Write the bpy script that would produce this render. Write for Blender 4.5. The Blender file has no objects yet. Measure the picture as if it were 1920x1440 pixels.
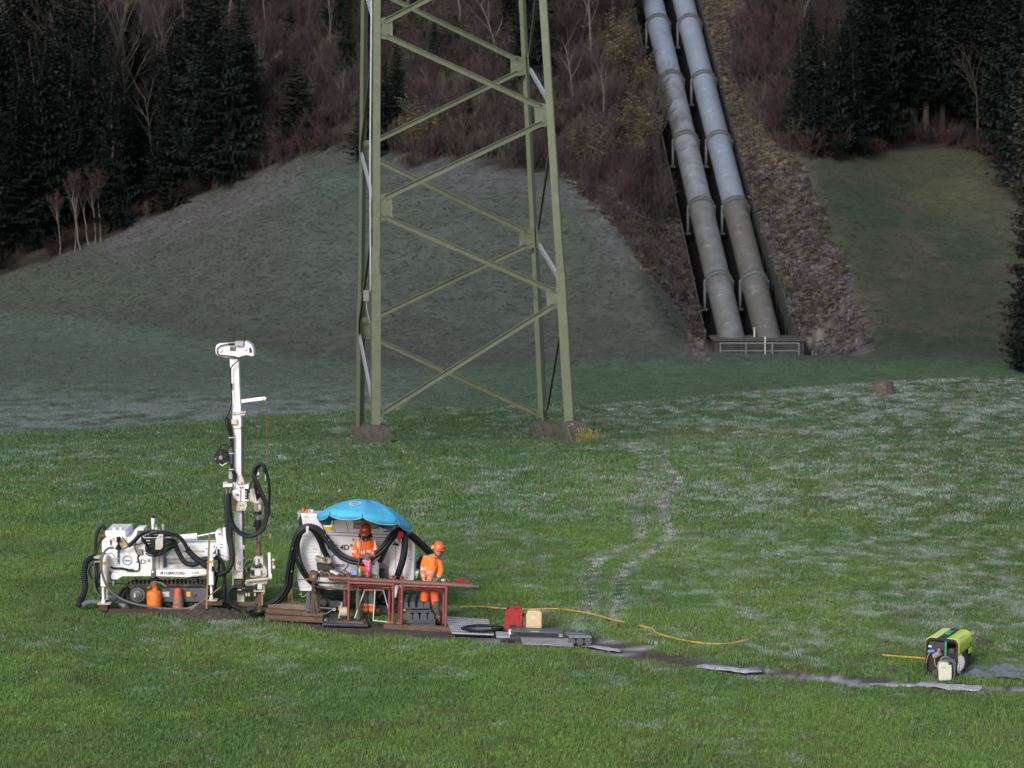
import bpy, bmesh, math, random
import numpy as np
from mathutils import Vector, Matrix, Quaternion

C = bpy.context.scene.collection
SC = bpy.context.scene
R = math.radians

# ------------------------------------------------------------ camera, world, sun, exposure
CAM_Z = 9.3
LENS = 85.0
FPX = LENS / 36.0 * 1920.0
TH = math.atan(420.0 / FPX)
cam_d = bpy.data.cameras.new("camera")
cam_d.lens = LENS
cam_d.sensor_width = 36.0
cam_d.clip_start = 1.0
cam_d.clip_end = 2000.0
cam_d.dof.use_dof = True
cam_d.dof.focus_distance = 54.0
cam_d.dof.aperture_fstop = 2.3
cam = bpy.data.objects.new("camera", cam_d)
C.objects.link(cam)
cam.location = (0, 0, CAM_Z)
cam.rotation_euler = (R(90) - TH, 0, 0)
SC.camera = cam

world = bpy.data.worlds.new("World")
SC.world = world
world.use_nodes = True
wn = world.node_tree
for n in list(wn.nodes):
    wn.nodes.remove(n)
w_out = wn.nodes.new("ShaderNodeOutputWorld")
w_bg = wn.nodes.new("ShaderNodeBackground")
w_sky = wn.nodes.new("ShaderNodeTexSky")
w_hs = wn.nodes.new("ShaderNodeHueSaturation")
w_sky.sky_type = 'NISHITA'
w_sky.sun_disc = False
w_sky.sun_elevation = R(30)
w_sky.sun_rotation = R(205)
w_sky.altitude = 500
w_sky.dust_density = 2.5
w_hs.inputs['Saturation'].default_value = 0.66
w_bg.inputs['Strength'].default_value = 0.092
wn.links.new(w_sky.outputs[0], w_hs.inputs['Color'])
wn.links.new(w_hs.outputs[0], w_bg.inputs[0])
wn.links.new(w_bg.outputs[0], w_out.inputs[0])

sun_d = bpy.data.lights.new("sun", 'SUN')
sun_d.energy = 1.1
sun_d.angle = R(18)
sun_d.color = (1.0, 0.97, 0.93)
sun = bpy.data.objects.new("sun", sun_d)
C.objects.link(sun)
_el, _az = R(30), R(205)     # azimuth from +Y clockwise, as in the sky texture
sdir = Vector((math.sin(_az) * math.cos(_el), math.cos(_az) * math.cos(_el), math.sin(_el)))
sun.rotation_euler = sdir.to_track_quat('Z', 'Y').to_euler()

SC.view_settings.view_transform = 'Standard'
SC.view_settings.look = 'None'
SC.view_settings.gamma = 1.0
SC.view_settings.exposure = 1.15
SC.view_settings.use_curve_mapping = False

# ------------------------------------------------------------ pixel <-> world
ct, st = math.cos(TH), math.sin(TH)

def ray(px, py):
    a, b = px - 960.0, 720.0 - py
    return Vector((a, FPX * ct + b * st, -FPX * st + b * ct))

def P(px, py, Y):
    """the point on the vertical plane y = Y seen at (px, py) of the 1920x1440 photograph"""
    d = ray(px, py)
    t = Y / d.y
    return Vector((d.x * t, Y, CAM_Z + d.z * t))

def G(px, py, z=0.0):
    """the point at height z seen at (px, py)"""
    d = ray(px, py)
    t = (z - CAM_Z) / d.z
    return Vector((d.x * t, d.y * t, z))

def proj(X, Y, Z):
    dz = Z - CAM_Z
    f = Y * ct - dz * st
    u = Y * st + dz * ct
    f = np.where(np.abs(f) < 1e-3, 1e-3, f)
    return 960 + FPX * X / f, 720 - FPX * u / f

def view(ox, oy, s):
    """coordinates read off an enlarged crop of the photograph"""
    return lambda x, y: (ox + x / s, oy + y / s)

# ------------------------------------------------------------ numpy noise
def _hash(ix, iy, seed):
    h = (ix.astype(np.int64) * 374761393 + iy.astype(np.int64) * 668265263 + seed * 974634777) & 0xFFFFFFFF
    h = ((h ^ (h >> 13)) * 1274126177) & 0xFFFFFFFF
    h = h ^ (h >> 16)
    return (h & 0xFFFF) / 65535.0

def vnoise(x, y, seed=0):
    x = np.asarray(x, float); y = np.asarray(y, float)
    ix, iy = np.floor(x), np.floor(y)
    fx, fy = x - ix, y - iy
    fx = fx * fx * (3 - 2 * fx); fy = fy * fy * (3 - 2 * fy)
    a = _hash(ix, iy, seed); b = _hash(ix + 1, iy, seed)
    c = _hash(ix, iy + 1, seed); d = _hash(ix + 1, iy + 1, seed)
    return (a + (b - a) * fx) * (1 - fy) + (c + (d - c) * fx) * fy

def fbm(x, y, oct=4, seed=0):
    v, a, s = 0.0, 0.5, 0.0
    for o in range(oct):
        v = v + a * vnoise(x * 2 ** o + 17.3 * o, y * 2 ** o - 9.1 * o, seed + o)
        s += a; a *= 0.5
    return v / s

def sstep(a, b, x):
    t = np.clip((np.asarray(x, float) - a) / (b - a), 0, 1)
    return t * t * (3 - 2 * t)

def inpoly(px, py, poly):
    r = np.zeros(np.shape(px), bool)
    n = len(poly)
    for i in range(n):
        x0, y0 = poly[i]; x1, y1 = poly[(i + 1) % n]
        c = ((y0 > py) != (y1 > py)) & (px < (x1 - x0) * (py - y0) / ((y1 - y0) or 1e-9) + x0)
        r ^= c
    return r

def seg_dist(X, Y, pts):
    """distance to a polyline, and how far along it (0..1)"""
    best = np.full(np.shape(X), 1e9); along = np.zeros(np.shape(X))
    L = [0.0]
    for i in range(len(pts) - 1):
        L.append(L[-1] + math.dist(pts[i][:2], pts[i + 1][:2]))
    for i in range(len(pts) - 1):
        ax, ay = pts[i][:2]; bx, by = pts[i + 1][:2]
        dx, dy = bx - ax, by - ay
        q = dx * dx + dy * dy + 1e-9
        t = np.clip(((X - ax) * dx + (Y - ay) * dy) / q, 0, 1)
        d = np.hypot(X - ax - t * dx, Y - ay - t * dy)
        m = d < best
        best = np.where(m, d, best)
        along = np.where(m, (L[i] + t * (L[i + 1] - L[i])) / L[-1], along)
    return best, along

# ------------------------------------------------------------ materials
MATS = {}
def mat(name, col, rough=0.6, metal=0.0, col2=None, nscale=6.0, amount=0.5, bump=0.0, bscale=40.0,
        coat=0.0, stretch=(1, 1, 1), dirt=None, dirt_scale=3.0, dirt_lo=0.55, dirt_hi=0.75, spec=0.5, translucent=0.0):
    if name in MATS:
        return MATS[name]
    m = bpy.data.materials.new(name)
    m.use_nodes = True
    nt = m.node_tree
    b = nt.nodes['Principled BSDF']
    b.inputs['Roughness'].default_value = rough
    b.inputs['Metallic'].default_value = metal
    b.inputs['Specular IOR Level'].default_value = spec
    if coat:
        b.inputs['Coat Weight'].default_value = coat
        b.inputs['Coat Roughness'].default_value = 0.15
    tc = nt.nodes.new('ShaderNodeTexCoord')
    mp = nt.nodes.new('ShaderNodeMapping')
    mp.inputs['Scale'].default_value = stretch
    nt.links.new(tc.outputs['Object'], mp.inputs[0])
    cur = None
    if col2 is None:
        col2 = tuple(c * 0.8 for c in col)
    nz = nt.nodes.new('ShaderNodeTexNoise')
    nz.inputs['Scale'].default_value = nscale
    nz.inputs['Detail'].default_value = 6
    nz.inputs['Roughness'].default_value = 0.65
    nt.links.new(mp.outputs[0], nz.inputs['Vector'])
    rp = nt.nodes.new('ShaderNodeValToRGB')
    rp.color_ramp.elements[0].position = 0.5 - 0.28 * amount
    rp.color_ramp.elements[1].position = 0.5 + 0.28 * amount
    rp.color_ramp.elements[0].color = (*col2, 1)
    rp.color_ramp.elements[1].color = (*col, 1)
    nt.links.new(nz.outputs['Fac'], rp.inputs[0])
    cur = rp.outputs[0]
    if dirt is not None:
        n2 = nt.nodes.new('ShaderNodeTexNoise')
        n2.inputs['Scale'].default_value = dirt_scale
        n2.inputs['Detail'].default_value = 8
        n2.inputs['Roughness'].default_value = 0.7
        nt.links.new(tc.outputs['Object'], n2.inputs['Vector'])
        r2 = nt.nodes.new('ShaderNodeMapRange')
        r2.inputs['From Min'].default_value = dirt_lo
        r2.inputs['From Max'].default_value = dirt_hi
        nt.links.new(n2.outputs['Fac'], r2.inputs['Value'])
        mx = nt.nodes.new('ShaderNodeMix')
        mx.data_type = 'RGBA'
        nt.links.new(r2.outputs[0], mx.inputs['Factor'])
        nt.links.new(cur, mx.inputs[6])
        mx.inputs[7].default_value = (*dirt, 1)
        cur = mx.outputs[2]
    nt.links.new(cur, b.inputs['Base Color'])
    if bump:
        n3 = nt.nodes.new('ShaderNodeTexNoise')
        n3.inputs['Scale'].default_value = bscale
        n3.inputs['Detail'].default_value = 5
        nt.links.new(mp.outputs[0], n3.inputs['Vector'])
        bp = nt.nodes.new('ShaderNodeBump')
        bp.inputs['Strength'].default_value = min(1.0, bump)
        bp.inputs['Distance'].default_value = 0.02
        nt.links.new(n3.outputs['Fac'], bp.inputs['Height'])
        nt.links.new(bp.outputs[0], b.inputs['Normal'])
    MATS[name] = m
    return m

# ------------------------------------------------------------ mesh builder
KIDS = {}
def _frame(d):
    d = d.normalized()
    up = Vector((0, 0, 1)) if abs(d.z) < 0.95 else Vector((0, 1, 0))
    x = d.cross(up).normalized()
    return x, x.cross(d).normalized()

class MB:
    def __init__(self):
        self.v = []; self.f = []

    def add(self, vs, fs):
        o = len(self.v)
        self.v.extend([tuple(p) for p in vs])
        self.f.extend([tuple(i + o for i in f) for f in fs])
        return self

    def box(self, a, b):
        x0, x1 = sorted((a[0], b[0])); y0, y1 = sorted((a[1], b[1])); z0, z1 = sorted((a[2], b[2]))
        return self.add([(x0, y0, z0), (x1, y0, z0), (x1, y1, z0), (x0, y1, z0), (x0, y0, z1), (x1, y0, z1), (x1, y1, z1), (x0, y1, z1)],
                        [(0, 3, 2, 1), (4, 5, 6, 7), (0, 1, 5, 4), (1, 2, 6, 5), (2, 3, 7, 6), (3, 0, 4, 7)])

    def obox(self, c, size, rot=None):
        sx, sy, sz = (s / 2 for s in size)
        m = rot.to_matrix() if rot is not None and not isinstance(rot, Matrix) else (rot or Matrix.Identity(3))
        vs = [Vector(c) + m @ Vector((x * sx, y * sy, z * sz)) for z in (-1, 1) for x, y in ((-1, -1), (1, -1), (1, 1), (-1, 1))]
        return self.add(vs, [(0, 3, 2, 1), (4, 5, 6, 7), (0, 1, 5, 4), (1, 2, 6, 5), (2, 3, 7, 6), (3, 0, 4, 7)])

    def prism(self, pts, dvec):
        """a closed 3-D polygon (seen counter-clockwise from the camera side) pushed along dvec"""
        n = len(pts)
        a = [Vector(p) for p in pts]
        d = Vector(dvec)
        vs = a + [p + d for p in a]
        fs = [tuple(range(n)), tuple(range(2 * n - 1, n - 1, -1))]
        fs += [(i, i + n, (i + 1) % n + n, (i + 1) % n) for i in range(n)]
        return self.add(vs, fs)

    def bar(self, a, b, w, h, up=None):
        """rectangular bar between two points"""
        a, b = Vector(a), Vector(b)
        d = (b - a)
        L = d.length
        d.normalize()
        if up is None:
            x, z = _frame(d)
        else:
            x = d.cross(Vector(up)).normalized(); z = x.cross(d).normalized()
        vs = []
        for q in (a, b):
            for s, t in ((-1, -1), (1, -1), (1, 1), (-1, 1)):
                vs.append(q + x * (s * w / 2) + z * (t * h / 2))
        return self.add(vs, [(0, 3, 2, 1), (4, 5, 6, 7), (0, 1, 5, 4), (1, 2, 6, 5), (2, 3, 7, 6), (3, 0, 4, 7)])

    def cyl(self, a, b, r0, r1=None, n=12, cap=True):
        a, b = Vector(a), Vector(b)
        r1 = r0 if r1 is None else r1
        x, z = _frame(b - a)
        vs = []
        for q, r in ((a, r0), (b, r1)):
            for i in range(n):
                t = 2 * math.pi * i / n
                vs.append(q + x * (r * math.cos(t)) + z * (r * math.sin(t)))
        fs = [(i, (i + 1) % n, (i + 1) % n + n, i + n) for i in range(n)]
        if cap:
            fs += [tuple(range(n - 1, -1, -1)), tuple(range(n, 2 * n))]
        return self.add(vs, fs)

    def tube(self, pts, r, n=8, cap=True):
        """round tube through points, r one radius or one per point"""
        pts = [Vector(p) for p in pts]
        rs = r if isinstance(r, (list, tuple)) else [r] * len(pts)
        vs, fs = [], []
        x = None
        for k, p in enumerate(pts):
            d = (pts[min(k + 1, len(pts) - 1)] - pts[max(k - 1, 0)])
            if d.length < 1e-7:
                d = Vector((0, 0, 1))
            d.normalize()
            if x is None:
                x, _ = _frame(d)
            x = (x - d * x.dot(d))
            if x.length < 1e-4:
                x, _ = _frame(d)
            x.normalize()
            y = d.cross(x)
            for i in range(n):
                t = 2 * math.pi * i / n
                vs.append(p + x * (rs[k] * math.cos(t)) + y * (rs[k] * math.sin(t)))
        for k in range(len(pts) - 1):
            for i in range(n):
                j = (i + 1) % n
                fs.append((k * n + i, k * n + j, (k + 1) * n + j, (k + 1) * n + i))
        if cap:
            fs += [tuple(range(n - 1, -1, -1)), tuple(range((len(pts) - 1) * n, len(pts) * n))]
        return self.add(vs, fs)

    def ball(self, c, r, n=12, m=8, rot=None):
        if not isinstance(r, (tuple, list)):
            r = (r, r, r)
        vs = []; c = Vector(c)
        M = rot.to_matrix() if rot is not None else Matrix.Identity(3)
        vs.append(c + M @ Vector((0, 0, -r[2])))
        for j in range(1, m):
            a = -math.pi / 2 + math.pi * j / m
            for i in range(n):
                t = 2 * math.pi * i / n
                vs.append(c + M @ Vector((r[0] * math.cos(a) * math.cos(t), r[1] * math.cos(a) * math.sin(t), r[2] * math.sin(a))))
        vs.append(c + M @ Vector((0, 0, r[2])))
        fs = [(0, 1 + (i + 1) % n, 1 + i) for i in range(n)]
        for j in range(m - 2):
            for i in range(n):
                a = 1 + j * n + i; b = 1 + j * n + (i + 1) % n
                fs.append((a, b, b + n, a + n))
        e = len(vs) - 1; o = 1 + (m - 2) * n
        fs += [(o + i, o + (i + 1) % n, e) for i in range(n)]
        return self.add(vs, fs)

    def lathe(self, prof, c=(0, 0, 0), n=20, cap=True):
        """profile of (radius, z) about the vertical through c"""
        vs, fs = [], []
        for r, z in prof:
            for i in range(n):
                t = 2 * math.pi * i / n
                vs.append((c[0] + r * math.cos(t), c[1] + r * math.sin(t), c[2] + z))
        for k in range(len(prof) - 1):
            for i in range(n):
                j = (i + 1) % n
                fs.append((k * n + i, k * n + j, (k + 1) * n + j, (k + 1) * n + i))
        if cap:
            fs += [tuple(range(n - 1, -1, -1)), tuple(range((len(prof) - 1) * n, len(prof) * n))]
        return self.add(vs, fs)

    def ring(self, c, axis, R0, r, n=28, m=8):
        """torus"""
        c = Vector(c); ax = Vector(axis).normalized()
        x, y = _frame(ax)
        vs, fs = [], []
        for i in range(n):
            t = 2 * math.pi * i / n
            d = x * math.cos(t) + y * math.sin(t)
            for j in range(m):
                s = 2 * math.pi * j / m
                vs.append(c + d * (R0 + r * math.cos(s)) + ax * (r * math.sin(s)))
        for i in range(n):
            for j in range(m):
                fs.append((i * m + j, i * m + (j + 1) % m, ((i + 1) % n) * m + (j + 1) % m, ((i + 1) % n) * m + j))
        return self.add(vs, fs)

    def mesh(self, name, material=None, bevel=0.0, smooth=35):
        me = bpy.data.meshes.new(name)
        me.from_pydata(self.v, [], self.f)
        bm = bmesh.new(); bm.from_mesh(me)
        bmesh.ops.recalc_face_normals(bm, faces=bm.faces)
        if bevel > 0:
            es = [e for e in bm.edges if len(e.link_faces) == 2 and e.calc_face_angle(0) > 0.6 and e.calc_length() > bevel * 2.2]
            if es:
                try:
                    bmesh.ops.bevel(bm, geom=es, offset=bevel, segments=1, affect='EDGES', clamp_overlap=True)
                except Exception:
                    pass
        bm.to_mesh(me); bm.free()
        if smooth:
            for p in me.polygons:
                p.use_smooth = True
            me.set_sharp_from_angle(angle=R(smooth))
        if material is not None:
            me.materials.append(material)
        return me

    def build(self, name, material, parent=None, bevel=0.0, smooth=35, **props):
        o = bpy.data.objects.new(name, self.mesh(name, material, bevel, smooth))
        return link(o, parent, **props)

def link(o, parent=None, **props):
    C.objects.link(o)
    if parent is not None:
        o.parent = parent
        o.matrix_parent_inverse = world_of(parent).inverted()
        KIDS.setdefault(parent.name, []).append(o)
    for k, v in props.items():
        o[k] = v
    return o

def world_of(o):
    m = Matrix.LocRotScale(o.location, o.rotation_euler, o.scale)
    if o.parent is not None:
        return world_of(o.parent) @ o.matrix_parent_inverse @ m
    return m

def empty(name, loc, label, category, group=None, rz=0.0):
    o = bpy.data.objects.new(name, None)
    o.empty_display_size = 0.3
    o.location = loc
    o.rotation_euler = (0, 0, rz)
    C.objects.link(o)
    o['label'] = label; o['category'] = category
    if group:
        o['group'] = group
    return o

def tag(o, label, category, group=None):
    o['label'] = label; o['category'] = category
    if group:
        o['group'] = group
    return o

def copy_tree(o, loc=None, rz=None, scale=None, label=None, parent=None, children=None):
    c = o.copy(); C.objects.link(c)
    if parent is not None:
        c.parent = parent
    else:
        if loc is not None: c.location = loc
        if rz is not None: c.rotation_euler = (0, 0, rz)
        if scale is not None: c.scale = (scale,) * 3 if not isinstance(scale, (tuple, list)) else scale
        if label: c['label'] = label
    for ch in KIDS.get(o.name, []):
        copy_tree(ch, parent=c)
    return c

def spline(pts, n=8):
    """Catmull-Rom through points"""
    pts = [Vector(p) for p in pts]
    q = [pts[0] * 2 - pts[1]] + pts + [pts[-1] * 2 - pts[-2]]
    out = []
    for i in range(1, len(q) - 2):
        p0, p1, p2, p3 = q[i - 1], q[i], q[i + 1], q[i + 2]
        for k in range(n):
            t = k / n
            out.append(0.5 * ((2 * p1) + (p2 - p0) * t + (2 * p0 - 5 * p1 + 4 * p2 - p3) * t * t + (3 * p1 - p0 - 3 * p2 + p3) * t ** 3))
    out.append(pts[-1])
    return out

def scatter(name, proto_mesh, pts, rots, scl, cols, kind='stuff'):
    """one object that instances a small mesh on many points (ground cover)"""
    po = bpy.data.objects.new(proto_mesh.name + "_source", proto_mesh)
    me = bpy.data.meshes.new(name)
    n = len(pts)
    me.vertices.add(n)
    me.vertices.foreach_set('co', np.asarray(pts, np.float32).ravel())
    a = me.attributes.new('rot', 'FLOAT_VECTOR', 'POINT'); a.data.foreach_set('vector', np.asarray(rots, np.float32).ravel())
    a = me.attributes.new('scl', 'FLOAT_VECTOR', 'POINT'); a.data.foreach_set('vector', np.asarray(scl, np.float32).ravel())
    a = me.attributes.new('tcol', 'FLOAT_COLOR', 'POINT')
    cc = np.ones((n, 4), np.float32); cc[:, :3] = cols
    a.data.foreach_set('color', cc.ravel())
    o = bpy.data.objects.new(name, me)
    C.objects.link(o)
    o['kind'] = kind
    ng = bpy.data.node_groups.new(name + '_nodes', 'GeometryNodeTree')
    ng.interface.new_socket('Geometry', in_out='INPUT', socket_type='NodeSocketGeometry')
    ng.interface.new_socket('Geometry', in_out='OUTPUT', socket_type='NodeSocketGeometry')
    gi = ng.nodes.new('NodeGroupInput'); go = ng.nodes.new('NodeGroupOutput')
    ip = ng.nodes.new('GeometryNodeInstanceOnPoints')
    oi = ng.nodes.new('GeometryNodeObjectInfo'); oi.inputs['Object'].default_value = po
    ar = ng.nodes.new('GeometryNodeInputNamedAttribute'); ar.data_type = 'FLOAT_VECTOR'; ar.inputs['Name'].default_value = 'rot'
    asc = ng.nodes.new('GeometryNodeInputNamedAttribute'); asc.data_type = 'FLOAT_VECTOR'; asc.inputs['Name'].default_value = 'scl'
    L = ng.links.new
    L(gi.outputs[0], ip.inputs['Points']); L(oi.outputs['Geometry'], ip.inputs['Instance'])
    L(ar.outputs['Attribute'], ip.inputs['Rotation']); L(asc.outputs['Attribute'], ip.inputs['Scale'])
    L(ip.outputs[0], go.inputs[0])
    md = o.modifiers.new('scatter', 'NODES'); md.node_group = ng
    return o

def inst_mat(name, rough=0.8, tip=1.25, root=0.55, h=0.1, sat_noise=0.25, transl=0.25):
    """leaf/blade material that reads the colour stored on each instance"""
    m = bpy.data.materials.new(name); m.use_nodes = True
    nt = m.node_tree; b = nt.nodes['Principled BSDF']
    b.inputs['Roughness'].default_value = rough
    b.inputs['Specular IOR Level'].default_value = 0.2
    at = nt.nodes.new('ShaderNodeAttribute'); at.attribute_type = 'INSTANCER'; at.attribute_name = 'tcol'
    geo = nt.nodes.new('ShaderNodeNewGeometry')
    nz = nt.nodes.new('ShaderNodeTexNoise'); nz.inputs['Scale'].default_value = 9.0; nz.inputs['Detail'].default_value = 2
    nt.links.new(geo.outputs['Position'], nz.inputs['Vector'])
    mr = nt.nodes.new('ShaderNodeMapRange')
    mr.inputs['From Min'].default_value = 0.3; mr.inputs['From Max'].default_value = 0.7
    mr.inputs['To Min'].default_value = 1 - sat_noise; mr.inputs['To Max'].default_value = 1 + sat_noise
    nt.links.new(nz.outputs['Fac'], mr.inputs['Value'])
    mx = nt.nodes.new('ShaderNodeVectorMath'); mx.operation = 'SCALE'
    nt.links.new(at.outputs['Color'], mx.inputs[0]); nt.links.new(mr.outputs[0], mx.inputs['Scale'])
    nt.links.new(mx.outputs[0], b.inputs['Base Color'])
    return m
# ------------------------------------------------------------ terrain shape
PIPE_A0, PIPE_A1 = P(1373, 639, 175.0), P(1223, 0, 220.0)     # axis of the left penstock pipe
PIPE_B0, PIPE_B1 = P(1441, 639, 175.0), P(1281, 0, 220.0)
PIPE_R = 0.95
PMID0 = (PIPE_A0 + PIPE_B0) / 2; PMID1 = (PIPE_A1 + PIPE_B1) / 2
PSL = (PMID1.z - PMID0.z) / 45.0

def pipe_mid_x(Y):
    return PMID0.x + (PMID1.x - PMID0.x) * (Y - 175.0) / 45.0

def crest_y(px):
    return np.interp(px, [-900, 0, 400, 700, 1100, 1650, 1920, 2900], [82, 86, 90, 94.5, 96, 106, 110, 122])

def hz(X, Y):
    X = np.asarray(X, float); Y = np.asarray(Y, float)
    pxa = 960 + FPX * X / np.maximum(Y, 5)
    near = -0.7 * sstep(77.5, 87, Y) + 0.05 * (fbm(X * 0.12, Y * 0.12, 3, 5) - 0.5) * sstep(30, 90, Y) * 2
    near = near + 0.5 * sstep(2, 40, -X - 6) * sstep(48, 80, Y) * 0.3
    near = near + 0.25 * (fbm(X * 0.05, Y * 0.05, 2, 8) - 0.5) * sstep(52, 64, Y)
    yc = crest_y(pxa)
    near = near - 4.4 * sstep(0, 30, Y - yc)
    # the hill
    foot = np.interp(X, [-120, -45, -20, 0, 12, 30, 45, 120], [215, 195, 176, 168, 166, 168, 176, 190])
    d = Y - foot
    sl = np.interp(X, [-60, -35, -10, 6, 14, 30, 60], [0.34, 0.42, 0.52, 0.56, 0.617, 0.52, 0.45])
    w = 7.0
    soft = w * np.log1p(np.exp(np.clip(d / w, -30, 30)))
    hill = soft * sl + np.maximum(0, Y - 205) * 0.10
    # bulge of the mown dome left of the pipes, hollow right of the talus
    hill = hill + 3.2 * np.exp(-((X + 6) / 15.0) ** 2) * np.exp(-((Y - 188) / 13.0) ** 2)
    hill = hill - 1.4 * np.exp(-((X - 31) / 6.0) ** 2) * sstep(172, 184, Y) * (1 - sstep(205, 230, Y))
    hill = hill + 1.6 * np.exp(-((X - 41) / 5.0) ** 2) * np.exp(-((Y - 196) / 9.0) ** 2)
    hill = hill + 1.3 * (fbm(X * 0.08, Y * 0.08, 3, 3) - 0.5) * sstep(8, 30, d)
    z = near + hill
    # corridor of the penstock: an even ramp, and a trench in it
    axis = PMID0.z + PSL * (Y - 175.0)
    dx = X - pipe_mid_x(Y)
    cor = (1 - sstep(3.5, 8.5, np.abs(dx))) * sstep(158, 169, Y)
    ramp = np.where(Y > 174.6, axis + 0.35, -4.95)
    z = z * (1 - cor) + ramp * cor
    tr = sstep(-3.3, -2.95, dx) * (1 - sstep(0, 0.35, dx - np.interp(Y, [175, 190], [3.3, 2.62]))) * sstep(174.6, 175.4, Y)
    z = z - 3.3 * tr
    return z

def hit(px, py, y0=120.0, y1=320.0, step=0.25):
    """first point of the terrain, beyond y0, along the ray through a pixel"""
    d = ray(px, py)
    ys = np.arange(y0, y1, step)
    t = ys / d.y
    zs = CAM_Z + d.z * t
    g = hz(d.x * t, ys)
    k = np.nonzero(zs <= g)[0]
    i = k[0] if len(k) else len(ys) - 1
    return Vector((d.x * t[i], ys[i], float(g[i])))

# ------------------------------------------------------------ what covers the ground
EDGE_L = ([-900, -300, 0, 100, 200, 330, 430, 520, 600, 660, 720, 800, 900, 1000, 1080, 1120, 1180, 1230, 1290, 1330, 1331],
          [760, 620, 522, 482, 446, 386, 338, 308, 288, 276, 288, 302, 305, 322, 346, 400, 465, 530, 600, 668, 700])
EDGE_R = ([1332, 1380, 1430, 1500, 1600, 1700, 1800, 1870, 1960, 2600], [-60, 150, 275, 292, 302, 276, 278, 310, 420, 640])
TAL_L = [(1060, 330), (1120, 395), (1180, 462), (1240, 545), (1285, 600), (1290, 672), (1345, 676), (1300, 520), (1265, 380), (1180, 370)]
TAL_R = [(1310, -80), (1385, -80), (1395, 160), (1440, 275), (1500, 300), (1540, 395), (1575, 480), (1605, 570), (1645, 672), (1585, 666),
         (1520, 655), (1495, 622), (1440, 490), (1395, 340), (1340, 120)]
PATH_PX = [(560, 1163), (700, 1180), (840, 1184), (960, 1192), (1090, 1203), (1180, 1220), (1300, 1243), (1450, 1262), (1600, 1276), (1740, 1284), (1930, 1292)]
PATH = [G(*p) for p in PATH_PX]
TRK1 = spline([G(*p) for p in [(1100, 1150), (1106, 1128), (1105, 1085), (1120, 1052), (1160, 1030), (1192, 1012), (1203, 990), (1195, 962), (1190, 938), (1215, 912), (1222, 898), (1208, 875), (1192, 846), (1160, 826)]], 5)
TRK2 = spline([G(*p) for p in [(1146, 1166), (1158, 1132), (1162, 1095), (1172, 1068), (1205, 1042), (1240, 1020), (1252, 1000), (1245, 962), (1243, 940), (1258, 918), (1270, 902), (1250, 872), (1234, 846), (1200, 826)]], 5)

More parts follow.
